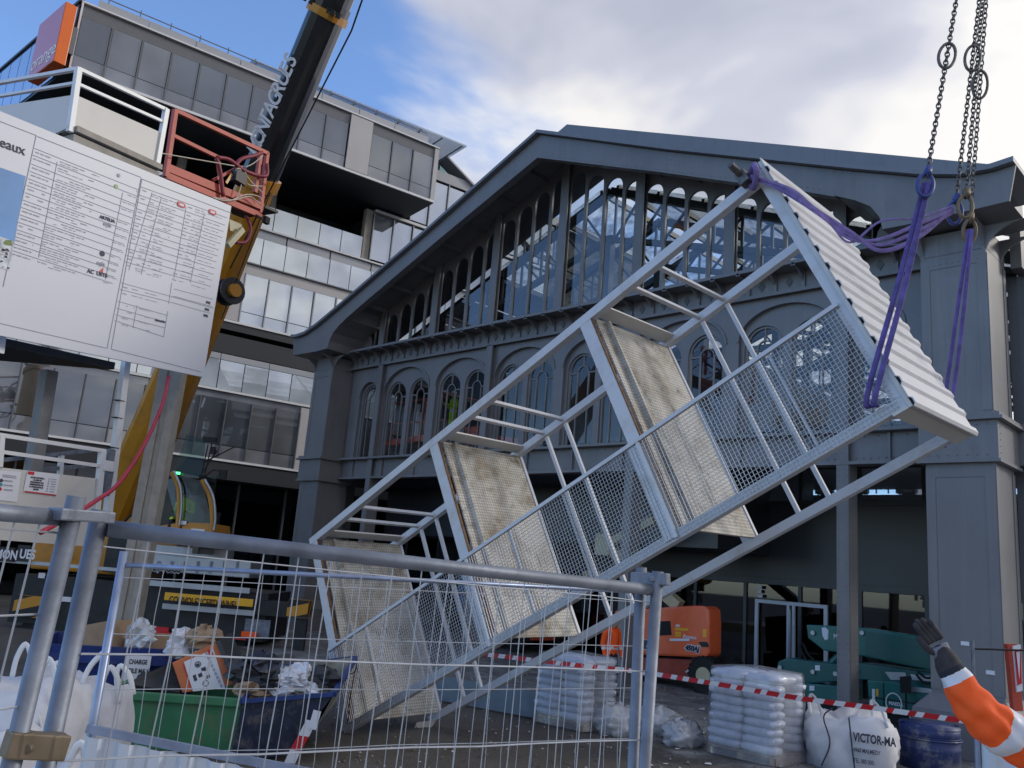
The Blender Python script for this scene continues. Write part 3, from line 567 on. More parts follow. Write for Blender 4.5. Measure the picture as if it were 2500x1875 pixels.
# ground-floor glass wall set back behind the columns
YS = 23.82
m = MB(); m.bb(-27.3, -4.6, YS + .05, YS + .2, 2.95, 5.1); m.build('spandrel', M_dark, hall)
m = MB(); m.bb(-27.3, -4.6, YS - .06, YS + .06, 2.78, 2.946); m.bb(-27.3, -4.6, YS - .06, YS + .06, 5.102, 5.22); m.bb(-27.3, -4.6, YS - .06, YS + .06, 6.12, 6.22)
for i in range(13): m.bb(-26.9 + i * 1.72 - .05, -26.9 + i * 1.72 + .05, YS - .05, YS + .05, 0, 2.78); m.bb(-26.9 + i * 1.72 - .05, -26.9 + i * 1.72 + .05, YS - .05, YS + .05, 5.22, 6.12)
m.build('glazing_frame', M_dark, hall)
for i in range(13):
    a = -26.85 + i * 1.72
    p = MB(); p.bb(a, a + 1.62, YS, YS + .02, .02, 2.77); p.build('shop_pane', M_shopgl, hall)
    p = MB(); p.bb(a, a + 1.62, YS, YS + .02, 5.225, 6.118); p.build('clerestory_pane', M_offgl2 if a > -16 else M_offgl, hall)
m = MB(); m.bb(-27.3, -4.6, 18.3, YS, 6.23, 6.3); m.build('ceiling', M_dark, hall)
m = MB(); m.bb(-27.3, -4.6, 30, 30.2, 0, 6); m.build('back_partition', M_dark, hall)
p = MB(); f1 = onY(1128, 1330, YS - .03); f2 = onY(1165, 1500, YS - .03); p.bb(f1.x, f2.x + .3, YS - .03, YS - .02, f2.z, f1.z); p.build('sky_reflection_pane', M_skyrefl, hall)  # blue sheets paint the sky's reflection onto the shop glass
f1 = onY(1222, 1352, YS - .03); f2 = onY(1305, 1450, YS - .03); p = MB(); p.bb(f1.x, f2.x, YS - .03, YS - .02, f2.z, f1.z); p.build('sky_reflection_pane', M_skyrefl, hall)
# the taped double door
dr = MB(); dl = onY(1844, 1462, YS - .1); drr = onY(2020, 1475, YS - .1); x0 = dl.x; x1 = drr.x; zt = dl.z
dr.bb(x0, x1, YS - .12, YS - .05, zt - .10, zt)
for xx, ww in ((x0, .10), (x1 - .10, .10), ((x0 + x1) / 2 - .10, .08), ((x0 + x1) / 2 + .06, .08)): dr.bb(xx, xx + ww, YS - .12, YS - .05, .02, zt - .102)
do = dr.build('double_door', M_tape, hall)
h = MB(); h.bb((x0 + x1) / 2 + .0, (x0 + x1) / 2 + .05, YS - .2, YS - .14, .8, zt - .2); h.build('pull_handle', M_alu, do)
for dz, ww in ((.05, .16), (.18, .1), (.3, .14)): h = MB(); h.bb(x0 + .08, x0 + .08 + ww, YS - .13, YS - .122, zt + dz, zt + dz + .09); h.build('notice', M_paper, do)

# ================================================================== office building to the left of the hall
OD = V((0.1602, 0.9871, 0)); ON = V((0.9871, -0.1602, 0)); OP = V((-35.99, 22.39, 0))
def B(s, o, z): return OP + OD * s + ON * o + Z * z
off = thing('office_building', 'pale glazed office block with dark soffits and white floor lines', 'building', B(0, 0, 0))
def obox(mb, s0, s1, o0, o1, z0, z1): return mb.box(B((s0 + s1) / 2, (o0 + o1) / 2, (z0 + z1) / 2), ((s1 - s0) / 2, (o1 - o0) / 2, (z1 - z0) / 2), OD, ON, Z)
MOD = 1.18
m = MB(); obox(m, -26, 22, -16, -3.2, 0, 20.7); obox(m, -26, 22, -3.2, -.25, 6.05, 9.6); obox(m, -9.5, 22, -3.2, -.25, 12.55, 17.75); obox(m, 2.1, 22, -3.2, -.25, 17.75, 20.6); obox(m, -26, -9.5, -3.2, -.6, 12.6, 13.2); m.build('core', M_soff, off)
RP_ = random.Random(31)
def band(s0, s1, z0, z1, o, mtl, name='pane', gap=.035, th=.03, n=None, f=None):
    n = n or max(1, round((s1 - s0) / MOD)); st = (s1 - s0) / n
    for i in range(n):
        t1, t2 = RP_.uniform(-.012, .012), RP_.uniform(-.012, .012); p = MB(); p.box(B(s0 + (i + .5) * st, o + th / 2, (z0 + z1) / 2), (st / 2 - gap, th / 2, (z1 - z0) / 2), (OD + ON * t1).normalized(), (ON - OD * t1 - Z * t2).normalized(), (Z + ON * t2).normalized())
        p.build(name, RP_.choice(mtl) if isinstance(mtl, list) else mtl, f or off)
def mullions(s0, s1, z0, z1, o, w=.05, d=.10, n=None, mtl=None):
    n = n or max(1, round((s1 - s0) / MOD)); st = (s1 - s0) / n
    for i in range(n + 1): m = MB(); obox(m, s0 + i * st - w / 2, s0 + i * st + w / 2, o - .04, o - .04 + d, z0, z1); m.build('mullion', mtl or M_offmull, off)
def strip(s0, s1, o0, o1, z0, z1, mtl, name): m = MB(); obox(m, s0, s1, o0, o1, z0, z1); return m.build(name, mtl, off)
# ground floor
strip(-26, 14, -1.6, -1.5, .02, 5.6, M_shopgl, 'ground_pane'); mullions(-26, 14, 0, 5.6, -1.45, .07, .12, n=17)
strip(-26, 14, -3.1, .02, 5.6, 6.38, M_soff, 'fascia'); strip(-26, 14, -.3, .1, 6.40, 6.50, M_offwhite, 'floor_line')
strip(-26, 14, -3, -2.9, .02, 5.6, mat('olive_partition', (0.10, 0.115, 0.10), 0.6), 'inner_wall')
# first storey
band(-26 + .3, -.53, 7.15, 9.25, -.05, GLS); band(-26 + .3, -.53, 6.52, 7.12, -.06, M_offspan, 'spandrel_panel'); strip(-26, -.53, -.2, -.05, 9.25, 9.58, M_offspan, 'head_panel')
mullions(-26 + .3, -.53, 6.52, 9.25, .02)
strip(-.52, .06, -.05, .05, 6.52, 9.52, M_perf, 'shutter'); strip(.07, 14, -.1, 0, 6.52, 9.55, M_offgl, 'pane')
strip(-26, 14, -.3, .1, 9.58, 9.68, M_offwhite, 'floor_line')
# terrace with glass guard
band(-26 + .24, 14, 9.70, 11.03, .0, M_balus, 'guard_pane', gap=.02); band(-26 + .24, 14, 11.06, 11.34, -.03, M_offgrey, 'guard_cap', gap=.015, n=17)
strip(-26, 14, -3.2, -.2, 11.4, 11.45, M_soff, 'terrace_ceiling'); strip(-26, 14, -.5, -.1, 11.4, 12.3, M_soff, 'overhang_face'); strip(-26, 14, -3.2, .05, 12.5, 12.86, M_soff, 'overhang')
strip(-26, 14, -.3, .12, 12.86, 12.96, M_offwhite, 'floor_line')
# second storey
strip(-5.24, -4.2, -.04, .05, 13.0, 15.92, M_perf, 'shutter')
band(-4.16, 12.4, 13.55, 15.40, -.05, GLB); band(-4.16, 12.4, 12.98, 13.52, -.06, M_balus, 'spandrel_panel'); strip(-4.16, 12.4, -.2, -.05, 15.42, 15.92, M_perf, 'head_panel')
mullions(-4.16, 12.4, 12.98, 15.42, .02, mtl=M_offgrey)
strip(-26, -5.3, -.2, -.05, 12.98, 15.9, M_offgl, 'pane')
strip(-26, 14, -.2, .08, 15.93, 15.99, M_offmull, 'floor_line')
band(-26 + .24, 14, 16.0, 17.30, .0, M_balus, 'guard_pane', gap=.02); band(-26 + .24, 14, 17.33, 17.76, -.1, M_offgrey, 'guard_cap', gap=.03, n=17)
strip(-26, 14, -.25, .08, 17.78, 17.86, M_offwhite, 'floor_line')
# loggia
band(-9.2, 1.60, 17.88, 19.03, .0, M_balus, 'guard_pane', gap=.02)
strip(1.66, 2.05, -.4, -.05, 17.88, 20.7, M_conc, 'pillar'); 
for s in (-2.9, -7.5): m = MB(); m.cyl(B(s, -1.6, 17.8), B(s, -1.6, 20.7), .22); m.build('pillar', M_conc, off)
band(2.1, 14.0, 18.0, 20.5, -.05, GLB); mullions(2.1, 14, 17.9, 20.55, .02, mtl=M_offgrey); strip(2.1, 14, -.3, .12, 20.6, 20.75, M_offwhite, 'floor_line')
band(4.2, 14.4, 20.9, 23.6, -.05, M_offgl2); mullions(4.2, 14.4, 20.8, 23.7, .02, mtl=M_offgrey); strip(4.1, 22, -.3, .1, 23.7, 24.3, M_offgrey, 'parapet')
strip(4.3, 22, -12, -.3, 20.7, 23.7, M_soff, 'core')
# cantilevered top storey
OT = 2.86; S0 = -13.33; S1 = 4.0
m = MB(); obox(m, S0 + .1, S1 - .25, -14, OT - .2, 20.98, 24.0); m.build('top_core', M_soff, off)
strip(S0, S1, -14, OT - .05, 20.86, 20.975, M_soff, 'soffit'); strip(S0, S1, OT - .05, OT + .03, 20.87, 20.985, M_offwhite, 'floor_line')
n = 14; stp = (S1 - .25 - S0 - .06) / n
for i in range(n):
    a = S0 + .06 + i * stp; 
    if 10 <= i < 11: p = MB(); obox(p, a, a + stp - .02, OT - .02, OT + .05, 21.0, 23.85); p.build('shutter', M_perf, off); continue
    p = MB(); t1, t2 = RP_.uniform(-.01, .01), RP_.uniform(-.01, .01); p.box(B(a + stp / 2, OT - .10, 22.485), (stp / 2 - .05, .02, .865), (OD + ON * t1).normalized(), (ON - OD * t1 - Z * t2).normalized(), (Z + ON * t2).normalized()); p.build('pane', RP_.choice(GLS), off)
    p = MB(); obox(p, a + .01, a + stp - .01, OT - .13, OT - .09, 21.0, 21.6); p.build('spandrel_panel', M_offspan, off)
    p = MB(); obox(p, a - .03, a + .03, OT - .12, OT - .02, 21.0, 23.36); p.build('mullion', M_offmull, off)
strip(S0 + .06, S1 - .25, OT - .2, OT - .1, 23.37, 23.9, M_offmull, 'head_panel'); strip(S1 - .24, S1, OT - .3, OT, 20.98, 23.9, M_perf, 'end_louvre')
strip(S0, S0 + .07, OT - .1, OT + .03, 20.98, 23.98, M_offwhite, 'corner_trim')
strip(S0 - .02, S1, OT - .4, OT + .04, 23.92, 23.99, M_offwhite, 'floor_line')
n = 8
for i in range(n):
    a = S0 + .6 + i * (S1 - .6 - S0 - .6) / n; p = MB(); obox(p, a + .015, a + (S1 - .6 - S0 - .6) / n - .015, OT - .35, OT - .2, 24.0, 24.45); p.build('parapet_panel', M_offgrey, off)
m = MB(); obox(m, S0, S1, -14, OT - .5, 24.0, 24.3); m.build('roof', M_offgrey, off)
for i in range(13):
    a = S0 + 1.0 + i * 1.28; m = MB(); obox(m, a - .02, a + .02, OT - .6, OT - .56, 24.3, 24.98); m.build('rail_post', M_offmull, off)
m = MB(); obox(m, S0 + .6, S1 - .5, OT - .6, OT - .57, 24.84, 24.88); m.build('roof_rail', M_offmull, off)
m = MB(); obox(m, S0 + .6, S0 + 1.8, -1.0, .6, 24.3, 25.3); obox(m, -9.0, -4.0, -2.0, .0, 24.3, 24.9); m.build('roof_plant', M_offgrey, off)
# glazed roof lantern and its canopy at the far end
m = MB(); m.prism([(-6.0, 25.05), (6.2, 25.25), (6.2, 25.33), (-6.0, 25.13)], B(0, 0, 0), OD, Z, ON, -7, OT - .9); m.build('canopy', glass('canopy_glass', (.80,.84,.88), .03, .1, body=(.70,.73,.78), bodyfac=.35), off)
for i in range(10): m = MB(); obox(m, -5.8 + i * 1.3, -5.74 + i * 1.3, -7, OT - .95, 25.0 + .02 * i, 25.04 + .02 * i); m.build('canopy_rib', M_offmull, off)
m = MB(); m.prism([(3.6, 24.3), (3.6, 25.1), (6.0, 25.15), (12.6, 21.6), (12.6, 21.0), (4.3, 23.7)], B(0, 0, 0), OD, Z, ON, -6, -.6); m.build('lantern', glass('lantern_glass', (.55, .68, .68), .12), off)
for a, z in ((4.9, 25.1), (6.0, 25.15), (8.2, 23.95), (10.4, 22.75)): m = MB(); obox(m, a - .04, a + .04, -.6, -.5, 23.7 - max(0, a - 4.3) * .33, z); m.build('mullion', M_offmull, off)
m = MB(); m.beam(B(6.0, -.2, 25.2), B(13, -.2, 21.4), 1.0, .1); m.build('sloping_trim', M_offgrey, off)
# end wall turning away at the left
ED = V((-0.998, -0.06, 0)).normalized(); EN = V((0.06, -0.998, 0)).normalized(); EC = B(S0, OT, 0)
for i in range(14): p = MB(); p.box(EC + ED * (.25 + i * 1.22 + .59) + Z * 22.46, (.58, .03, 1.47), ED, EN, Z); p.build('end_pane', M_bluegl if i > 0 else M_offspan, off)
m = MB(); m.box(EC + ED * 8.6 - EN * .1 + Z * 22.45, (8.5, .05, 1.5), ED, EN, Z); m.box(EC + ED * 8.6 - EN * 2.5 + Z * 20.92, (8.6, 2.5, .06), ED, EN, Z); m.build('end_backing', M_soff, off)
m = MB(); m.box(EC + ED * 8.6 + EN * .02 + Z * 24.0, (8.6, .08, .06), ED, EN, Z); m.build('end_trim', M_soff, off)
for i in range(14): p = MB(); p.box(EC + ED * (4.5 + i * 1.22) - EN * .6 + Z * 17.0, (.58, .03, 3.8), ED, EN, Z); p.build('end_pane', M_bluegl, off)
# square sign on its end wall
def sgn(u, v): return onP(u, v, EC + EN * .70, EN)
a = sgn(97, 61); b = sgn(161, 2); c_ = sgn(131, 149); d_ = sgn(66, 196)
z1 = (a.z + b.z) / 2; z0 = (c_.z + d_.z) / 2; e0 = ((b + c_) / 2 - EC).dot(ED); e1 = ((a + d_) / 2 - EC).dot(ED)
def SG(e, o, z): return EC + ED * e + EN * o + Z * z
sg = thing('square_sign', 'orange square sign with white lettering on the office block corner', 'sign', SG((e0 + e1) / 2, .5, z0))
p = MB(); p.box(SG((e0 + e1) / 2, .47, (z0 + z1) / 2), ((e1 - e0) / 2, .22, (z1 - z0) / 2), ED, EN, Z); p.build('casing', M_orange2, sg, bevel=.02)
p = MB(); p.box(SG((e0 + e1) / 2, .697, (z0 + z1) / 2), ((e1 - e0) / 2 - .03, .006, (z1 - z0) / 2 - .03), ED, EN, Z); p.build('face', M_signface, sg)
text('lettering', 'orange', (e1 - e0) * .34, SG(e1 - .15, .705, z0 + .35), -ED, Z, M_paper, sg, .01, bold=.006)
for ee in (e0 + .3, e1 - .3): p = MB(); p.box(SG(ee, .12, (z0 + z1) / 2), (.05, .13, .6), ED, EN, Z); p.build('bracket', M_offmull, sg)

# ================================================================== stair tower hanging from the crane
TL = V((0.88290264, -0.00329171, 0.46954456)); TW = V((0.46950475, 0.02097664, -0.88268073)); TD = V((-0.00694394, 0.99977455, 0.0200658))
tw = bpy.data.objects.new('stair_tower', None); tw.empty_display_size = .3
tw.matrix_world = Matrix(((TL.x, TW.x, TD.x, -12.50658), (TL.y, TW.y, TD.y, 8.06088), (TL.z, TW.z, TD.z, 2.80983), (0, 0, 0, 1)))
link(tw); tag(tw, 'tilted white steel stair tower hanging in slings, with mesh guard and corrugated roof', 'stair tower')
TO = V((-12.50658, 8.06088, 2.80983))
def T(x, y, z): return TO + TL * x + TW * y + TD * z
LV = [0, 3.197, 6.317, 9.262]; TWd = 3.183; TDp = 1.798; c = .115
for i, (y, z) in enumerate(((c / 2, c / 2), (c / 2, TDp - c / 2), (TWd - c / 2, c / 2), (TWd - c / 2, TDp - c / 2))):
    m = MB(); m.bb(0, 9.26, y - c / 2, y + c / 2, z - c / 2, z + c / 2); m.build('chord', M_tower, tw, bevel=.006)
for k, l in enumerate(LV):
    if k < 3:
        p = MB(); p.bb(l + .20, l + .225, .1, TWd - .1, .1, TDp - .02); pl = p.build('landing_plate', M_cheq, tw)
        p = MB(); p.bb(l + .226, l + .29, .12, TWd - .14, .28, .33); p.build('plate_rib', M_cheq, pl)
        m = MB(); m.bb(l + .02, l + .24, c, TWd - c, TDp - .055, TDp - .005); m.build('rear_channel', M_tower, tw)
        m = MB(); m.bb(l + .02, l + .20, c, TWd - c, .004, .06); m.build('front_channel', M_tower, tw)
        m = MB(); m.bb(l + .201, l + .216, c, TWd - c, .010, .05); m.build('rust_seam', mat('rust', (.17, .09, .04), .8, var=.4, scale=20), tw)
        m = MB(); m.bb(l + .22, l + .42, .02, .045, c, TDp - c); m.build('toe_board', M_cream, tw)
        for h in (.86, 1.28):
            m = MB(); m.bb(l + h - .026, l + h + .026, .03, .08, c, TDp - c); m.build('guard_rail', M_tower, tw)
            m = MB(); m.bb(l + h - .026, l + h + .026, c, TWd - c, TDp - .085, TDp - .035); m.build('guard_rail', M_tower, tw)
        m = MB(); m.bb(l + .0, l + .14, 1.95, TWd - .04, -.022, -.004); m.build('joint_plate', M_tower, tw)
    else:
        for z in (c / 2, TDp - c / 2): m = MB(); m.bb(l - c, l - .004, c, TWd - c, z - c / 2, z + c / 2); m.build('roof_bearer', M_tower, tw)
        for y in (c / 2, TWd - c / 2): m = MB(); m.bb(l - c, l - .004, y - c / 2, y + c / 2, c, TDp - c); m.build('roof_bearer', M_tower, tw)
m = MB(); m.bb(.03, 9.20, 1.90, 1.945, -.05, -.008); m.build('mesh_rail', M_tower, tw)
for l in LV[1:3]: m = MB(); m.bb(l + .14, l + .18, 1.945, TWd - .02, -.045, -.008); m.build('mesh_rail', M_tower, tw)
for h in (1.0, 2.0):
    for l in LV[:3]: m = MB(); m.bb(l + h, l + h + .03, 1.945, TWd - c, -.02, -.004); m.build('mesh_stay', M_tower, tw)
wm = MB(); r = .0023; sp_ = .046
n = int(9.18 / sp_)
for i in range(n): x = .06 + i * sp_; wm.bb(x - r, x + r, 1.93, TWd, -.034, -.026)
for i in range(28): y = 1.95 + i * sp_; wm.bb(.05, 9.2, y - r, y + r, -.0255, -.0175) if y < TWd else None
wm.build('wire_mesh', mat('zinc_wire', (.46, .48, .52), .4, .3, var=.1), tw, kind='stuff')
m = MB(); m.bb(9.262, 9.30, -.08, TWd + .03, -.03, TDp + .03); m.build('roof_lining', M_cream, tw)
m = MB(); per = .238; prof = []
y = -.10
while y < TWd - .15: prof += [(y, 9.305), (y + .13, 9.305), (y + .155, 9.332), (y + .21, 9.332)]; y += per
prof.append((y, 9.305)); z0, z1 = -.05, TDp + .06
vs = [(b, a, z0) for a, b in prof] + [(b, a, z1) for a, b in prof] + [(b + .012, a, z0) for a, b in prof] + [(b + .012, a, z1) for a, b in prof]; k = len(prof)
m.add(vs, [(i, i + 1, k + i + 1, k + i) for i in range(k - 1)] + [(2 * k + i, 2 * k + i + 1, 3 * k + i + 1, 3 * k + i) for i in range(k - 1)] + [(i, i + 1, 2 * k + i + 1, 2 * k + i) for i in range(k - 1)] + [(k + i, k + i + 1, 3 * k + i + 1, 3 * k + i) for i in range(k - 1)])
m.build('roof_sheet', M_roofsh, tw)
m = MB(); m.bb(9.10, 9.26, TWd + .001, TWd + .03, -.03, TDp + .03); m.build('roof_fascia', M_cream, tw)
m = MB(); m.bb(9.0, 9.12, -.06, .10, -.16, -.03); m.cyl(V((9.06, .02, -.05)), V((9.06, -.10, -.30)), .04); m.build('lamp_fitting', M_chain, tw)
m = MB(); m.add([(.1, TWd - .02, 1.35), (.12, TWd - .02, 1.75), (-.2, TWd + .35, 1.45), (-.22, TWd + .33, 1.2)], [(0, 1, 2, 3)]); m.build('torn_strip', M_cream, tw)
for nm, lo, hi in (('cable_tie', .55, 1.0),):
    m = MB(); m.tube([V((.55 + .12 * math.cos(a), 2.35 + .12 * math.sin(a), -.05)) for a in [i * .4488 for i in range(14)]], .008, 5, closed=True); m.tube([V((.6, 2.45, -.05)), V((.35, 2.8, -.05)), V((.2, 3.1, -.05))], .007, 5); m.build('cable_tie', M_rub, tw)

# ---------------- slings, shackles and chains
def ribbon(mb, pts, r, flat=.35, n=8): mb.tube(pts, r, n, flat=flat)
pA = T(9.05, 2.95, -.05); hA = onY(2263, 445, 8.05)
s = MB()
for dx in (-.02, .02): ribbon(s, curve([hA + X * dx, hA.lerp(pA, .5) + X * dx * 1.8, pA + V((dx * 2, -.06, 0)), pA + V((dx, .02, -.10))], 6), .028, .5)
tag(s.build('lifting_sling', M_sling, base=pA), 'violet lifting sling tied round the near lower roof corner', 'sling', 'violet lifting slings')
pB = T(9.0, 3.12, TDp + .05); hB = onY(2369, 560, 9.9)
s = MB()
for dx in (-.03, .03): ribbon(s, curve([hB + X * dx * .5, hB.lerp(pB, .55) + X * dx * 1.3, pB + V((dx, 0, .1)), pB + V((0, 0, -.06))], 6), .024, .5)
tag(s.build('lifting_sling', M_sling, base=pB), 'violet lifting sling hanging behind the corrugated roof by the right pier', 'sling', 'violet lifting slings')
hC = onY(2325, 508, 9.0); pC = T(9.14, .05, -.09)
s = MB()
for k, (dz, rr) in enumerate(((0, .026), (-.10, .022), (-.05, .022), (.05, .014))):
    mid = onY(1990 + 10 * k, 510 + 10 * k, 8.0); sag = onY(2150, 612 - 14 * k + (30 if k == 3 else 0) * -1, 8.3)
    ribbon(s, curve([pC + Z * dz * .3, onY(1930, 462 + 6 * k, 7.93), mid, onY(2075, 565 + 9 * k, 8.1), sag, onY(2240, 580 - 16 * k, 8.6), hC + V((0, 0, dz * .5))], 7), rr, .5)
s.tube(curve([pC + V((.06, -.05, .1)), pC + V((.12, -.1, -.02)), pC + V((.02, .02, -.14)), pC + V((-.06, .06, 0)), pC + V((.06, -.05, .1))], 5), .035, 8)
tag(s.build('lifting_sling', M_sling2, base=pC), 'slack faded violet slings looping from the upper roof corner to the hooks', 'sling', 'violet lifting slings')
def chain(p, q, name, label, link_len=.075, r=.0075, hook=None, ring=None):
    p = V(p); q = V(q); d = (q - p); l = d.length; d /= l; a = d.orthogonal().normalized(); b = d.cross(a); n = int(l / (link_len * .72)); root = thing(name, label, 'chain', p, 'lifting chains'); m = MB()
    for i in range(n):
        c0 = p + d * (l * (i + .5) / n); s_ = a if i % 2 else b
        m.tube([c0 + d * (math.cos(t) * link_len * .5) + s_ * (math.sin(t) * link_len * .30) for t in [k * math.pi / 5 for k in range(10)]], r, 5, closed=True)
    m.build('links', M_chain, root)
    if hook:
        h = MB(); h.tube([p + d * (-.02 + .13 * math.cos(t) - .08) + a * (.075 * math.sin(t)) for t in [k * math.pi / 8 for k in range(16)]], .02, 7, closed=True); h.box(p + d * .06, (.03, .03, .05), a, b, d); h.build('hook', hook, root, smooth=True)
    if ring:
        c0 = p + d * ring; h = MB(); h.tube([c0 + d * (math.cos(t) * .16) + RT * (math.sin(t) * .085) for t in [k * math.pi / 10 for k in range(20)]], .016, 7, closed=True); h.build('master_ring', M_chain, root, smooth=True)
    return root
chain(hA + Z * .06, onY(2345, -60, 8.6), 'lifting_chain', 'single chain with a long ring above the near violet sling', hook=M_hook, ring=1.47)
chain(hB + Z * .08, onY(2412, -60, 9.5), 'lifting_chain', 'rightmost chain of the bundle, carrying the sling behind the roof', hook=M_brass, ring=1.58)
chain(hC + V((.02, .05, .06)), onY(2398, -60, 9.3), 'lifting_chain', 'leftmost chain of the bundle, with a blue hook on the slack slings', hook=M_hook, ring=1.75)
chain(hC + V((.12, .05, .10)), onY(2404, -60, 9.4), 'lifting_chain', 'middle chain of the bundle, with a brassy hook on the slack slings', hook=M_brass, ring=None)

# ================================================================== mobile crane
BP = at(290, 1260, 26); BT = V((-7, 9, 30)); BD = (BT - BP).normalized(); BL = (BT - BP).length
cr_ = thing('mobile_crane', 'yellow mobile crane with raised black telescopic boom behind the site board', 'crane', (BP.x, BP.y, 0))
side = BD.cross(FW).normalized(); nrm = side.cross(BD)
def boomsec(s0, s1, hw0, hw1, mtl, name, n=16, squash=1.1):
    m = MB(); vs = []
    for s_, h in ((s0, hw0), (s1, hw1)):
        vs += [BP + BD * s_ + side * (h * math.copysign(abs(math.cos(t)) ** .6, math.cos(t))) + nrm * (h * squash * math.copysign(abs(math.sin(t)) ** .6, math.sin(t))) for t in [2 * math.pi * k / n for k in range(n)]]
    m.add(vs, [(k, (k + 1) % n, n + (k + 1) % n, n + k) for k in range(n)] + [tuple(range(n)), tuple(range(n, 2 * n))])
    return m.build(name, mtl, cr_, smooth=False)
def bs(u, v):   # parameter along the boom for a sight line
    r = ray(u, v).normalized(); w0 = EYE - BP; a = r.dot(BD); d1 = r.dot(w0); e1 = BD.dot(w0); return (e1 - a * d1) / (1 - a * a)
s1 = bs(655, 425); s2 = bs(815, 45)
boomsec(-1.5, s1 - .1, .68, .43, M_yel, 'boom_base'); boomsec(s1 - .1, BL, .415, .36, M_blkp, 'boom_section', 20)
boomsec(s1 - .45, s1 - .1, .50, .50, M_yel, 'boom_collar'); boomsec(s2 - .10, s2 + .10, .47, .47, M_yel, 'boom_collar'); boomsec(s2 + .10, s2 + .32, .44, .44, M_blkp, 'boom_collar')
m = MB()
for a in range(5): m.box(BP + BD * (s2 + .1) + side * (.5 * math.cos(a) ) - nrm * .45, (.05, .05, .07), side, nrm, BD)
m.build('slide_pads', M_rub, cr_, kind='stuff')
# lettering runs up the visible left flank
q = (-side * .62 - FW * .78).normalized(); fl = -(FW - BD * FW.dot(BD)).normalized(); lft = BD.cross(fl).normalized()
if lft.dot(RT) > 0: lft = -lft
la = bs(612, 372); lb = bs(722, 138)
for ch_i, ch in enumerate('MONTAGRUES'):
    s_ = la + (lb - la) * ch_i / 10
    text('lettering', ch, .52, BP + BD * s_ + lft * .05 + fl * .47, BD, lft, M_paper, cr_, .012, bold=.009, xs=.95, shear=.25)
# hoist rope along the boom and drum sheave
m = MB(); m.tube([at(562, 655, 20.5), at(858, 75, 15.5), at(905, -60, 14)], .018, 6); m.tube([at(540, 780, 21), at(660, 470, 18)], .012, 5); m.build('hoist_rope', M_rub, cr_)
c0 = at(560, 712, 20.3); ax_ = (RT * .75 - FW * .6).normalized()
m = MB()
for o_, r_ in ((-.14, .34), (.14, .34)): m.cyl(c0 + ax_ * (o_ - .03), c0 + ax_ * (o_ + .03), r_, 20)
m.build('sheave', M_chass, cr_); m = MB(); m.cyl(c0 - ax_ * .3, c0 + ax_ * .28, .17, 16); m.build('sheave_hub', M_yel, cr_)
# luffing cylinder slot and side rib on the lower boom
m = MB(); m.tube([at(330, 1230, 25), at(395, 1040, 24.6)], .05, 6); m.tube([at(345, 1235, 25), at(405, 1050, 24.6)], .05, 6); m.build('boom_rib', M_brass, cr_)
# superstructure, carrier
m = MB(); m.box(at(345, 1300, 26.3), (1.5, 1.0, .6), RT, FW, Z); m.box(at(250, 1340, 26.0), (1.6, .8, .7), RT, FW, Z); m.build('superstructure', M_yel, cr_, bevel=.05)
m = MB(); m.box(at(470, 1350, 25.2), (1.1, .3, .15), RT, FW, Z); m.build('walkway', M_alu, cr_)
D0 = 24.0; tilt = RT
def cbox(name, u0, v0, u1, v1, d, dep, mtl, bevel=0.0, parent=None):
    p = at(u0, v0, d); q2 = at(u1, v1, d); c2 = (p + q2) / 2; m = MB(); m.box(c2 + FW * dep / 2, (abs((q2 - p).dot(RT)) / 2, dep / 2, abs(q2.z - p.z) / 2), RT, FW, Z); return m.build(name, mtl, parent or cr_, bevel=bevel)
cbox('tool_locker', 372, 1352, 608, 1412, D0, 1.2, M_alu, .02)
cbox('carrier', 40, 1400, 640, 1568, D0 + .35, 2.6, M_chass)
cbox('deck_rail', 0, 1372, 300, 1388, D0 - .2, .1, M_alu); cbox('deck_rail', 345, 1428, 610, 1436, D0 + .0, .1, M_alu); cbox('deck_rail', 395, 1486, 620, 1491, D0 + .0, .08, M_alu)
sgp = cbox('convoy_plate', 403, 1446, 616, 1482, D0 - .15, .06, M_ylabel, .01)
text('lettering', 'CONVOI EXCEPTIONNEL', .27, at(411, 1472, D0 - .17), RT, Z, M_blkp, sgp, .004, bold=.002, xs=.60)
text('unit_number', '01-70-00', .26, at(372, 1393, D0 - .04), RT, Z, M_blkp, cr_, .006, bold=.012, xs=.8)
text('unit_number_outline', '01-70-00', .26, at(372, 1393, D0 - .02), RT, Z, M_paper, cr_, .004, bold=.03, xs=.8)
cbox('outrigger', 600, 1463, 712, 1508, D0 + .1, .5, M_chass); cbox('outrigger_end', 704, 1463, 749, 1508, D0 + .08, .52, M_haz); cbox('outrigger_end', 38, 1452, 105, 1510, D0 + .1, .5, M_haz)
cbox('outrigger_jack', 722, 1510, 738, 1600, D0 + .25, .2, M_chass); cbox('door_panel', 0, 1335, 30, 1372, D0 - .3, .1, M_chass); cbox('door_panel', 45, 1330, 70, 1372, D0 - .3, .1, M_chass)
text('lettering', 'MON', .34, at(-14, 1362, D0 - .32), RT, Z, M_paper, cr_, .004, bold=.01, xs=.75); text('lettering', 'UES', .34, at(46, 1362, D0 - .32), RT, Z, M_paper, cr_, .004, bold=.01, xs=.75)
for u in (95, 150, 470, 560):
    m = MB(); p = at(u, 1545, D0 + .4); m.cyl(p, p + FW * .4, .55, 22); wl = m.build('wheel', M_rub, cr_, bevel=.03); m = MB(); m.cyl(p - FW * .02, p + FW * .05, .28, 14); m.build('rim', M_chass, wl)
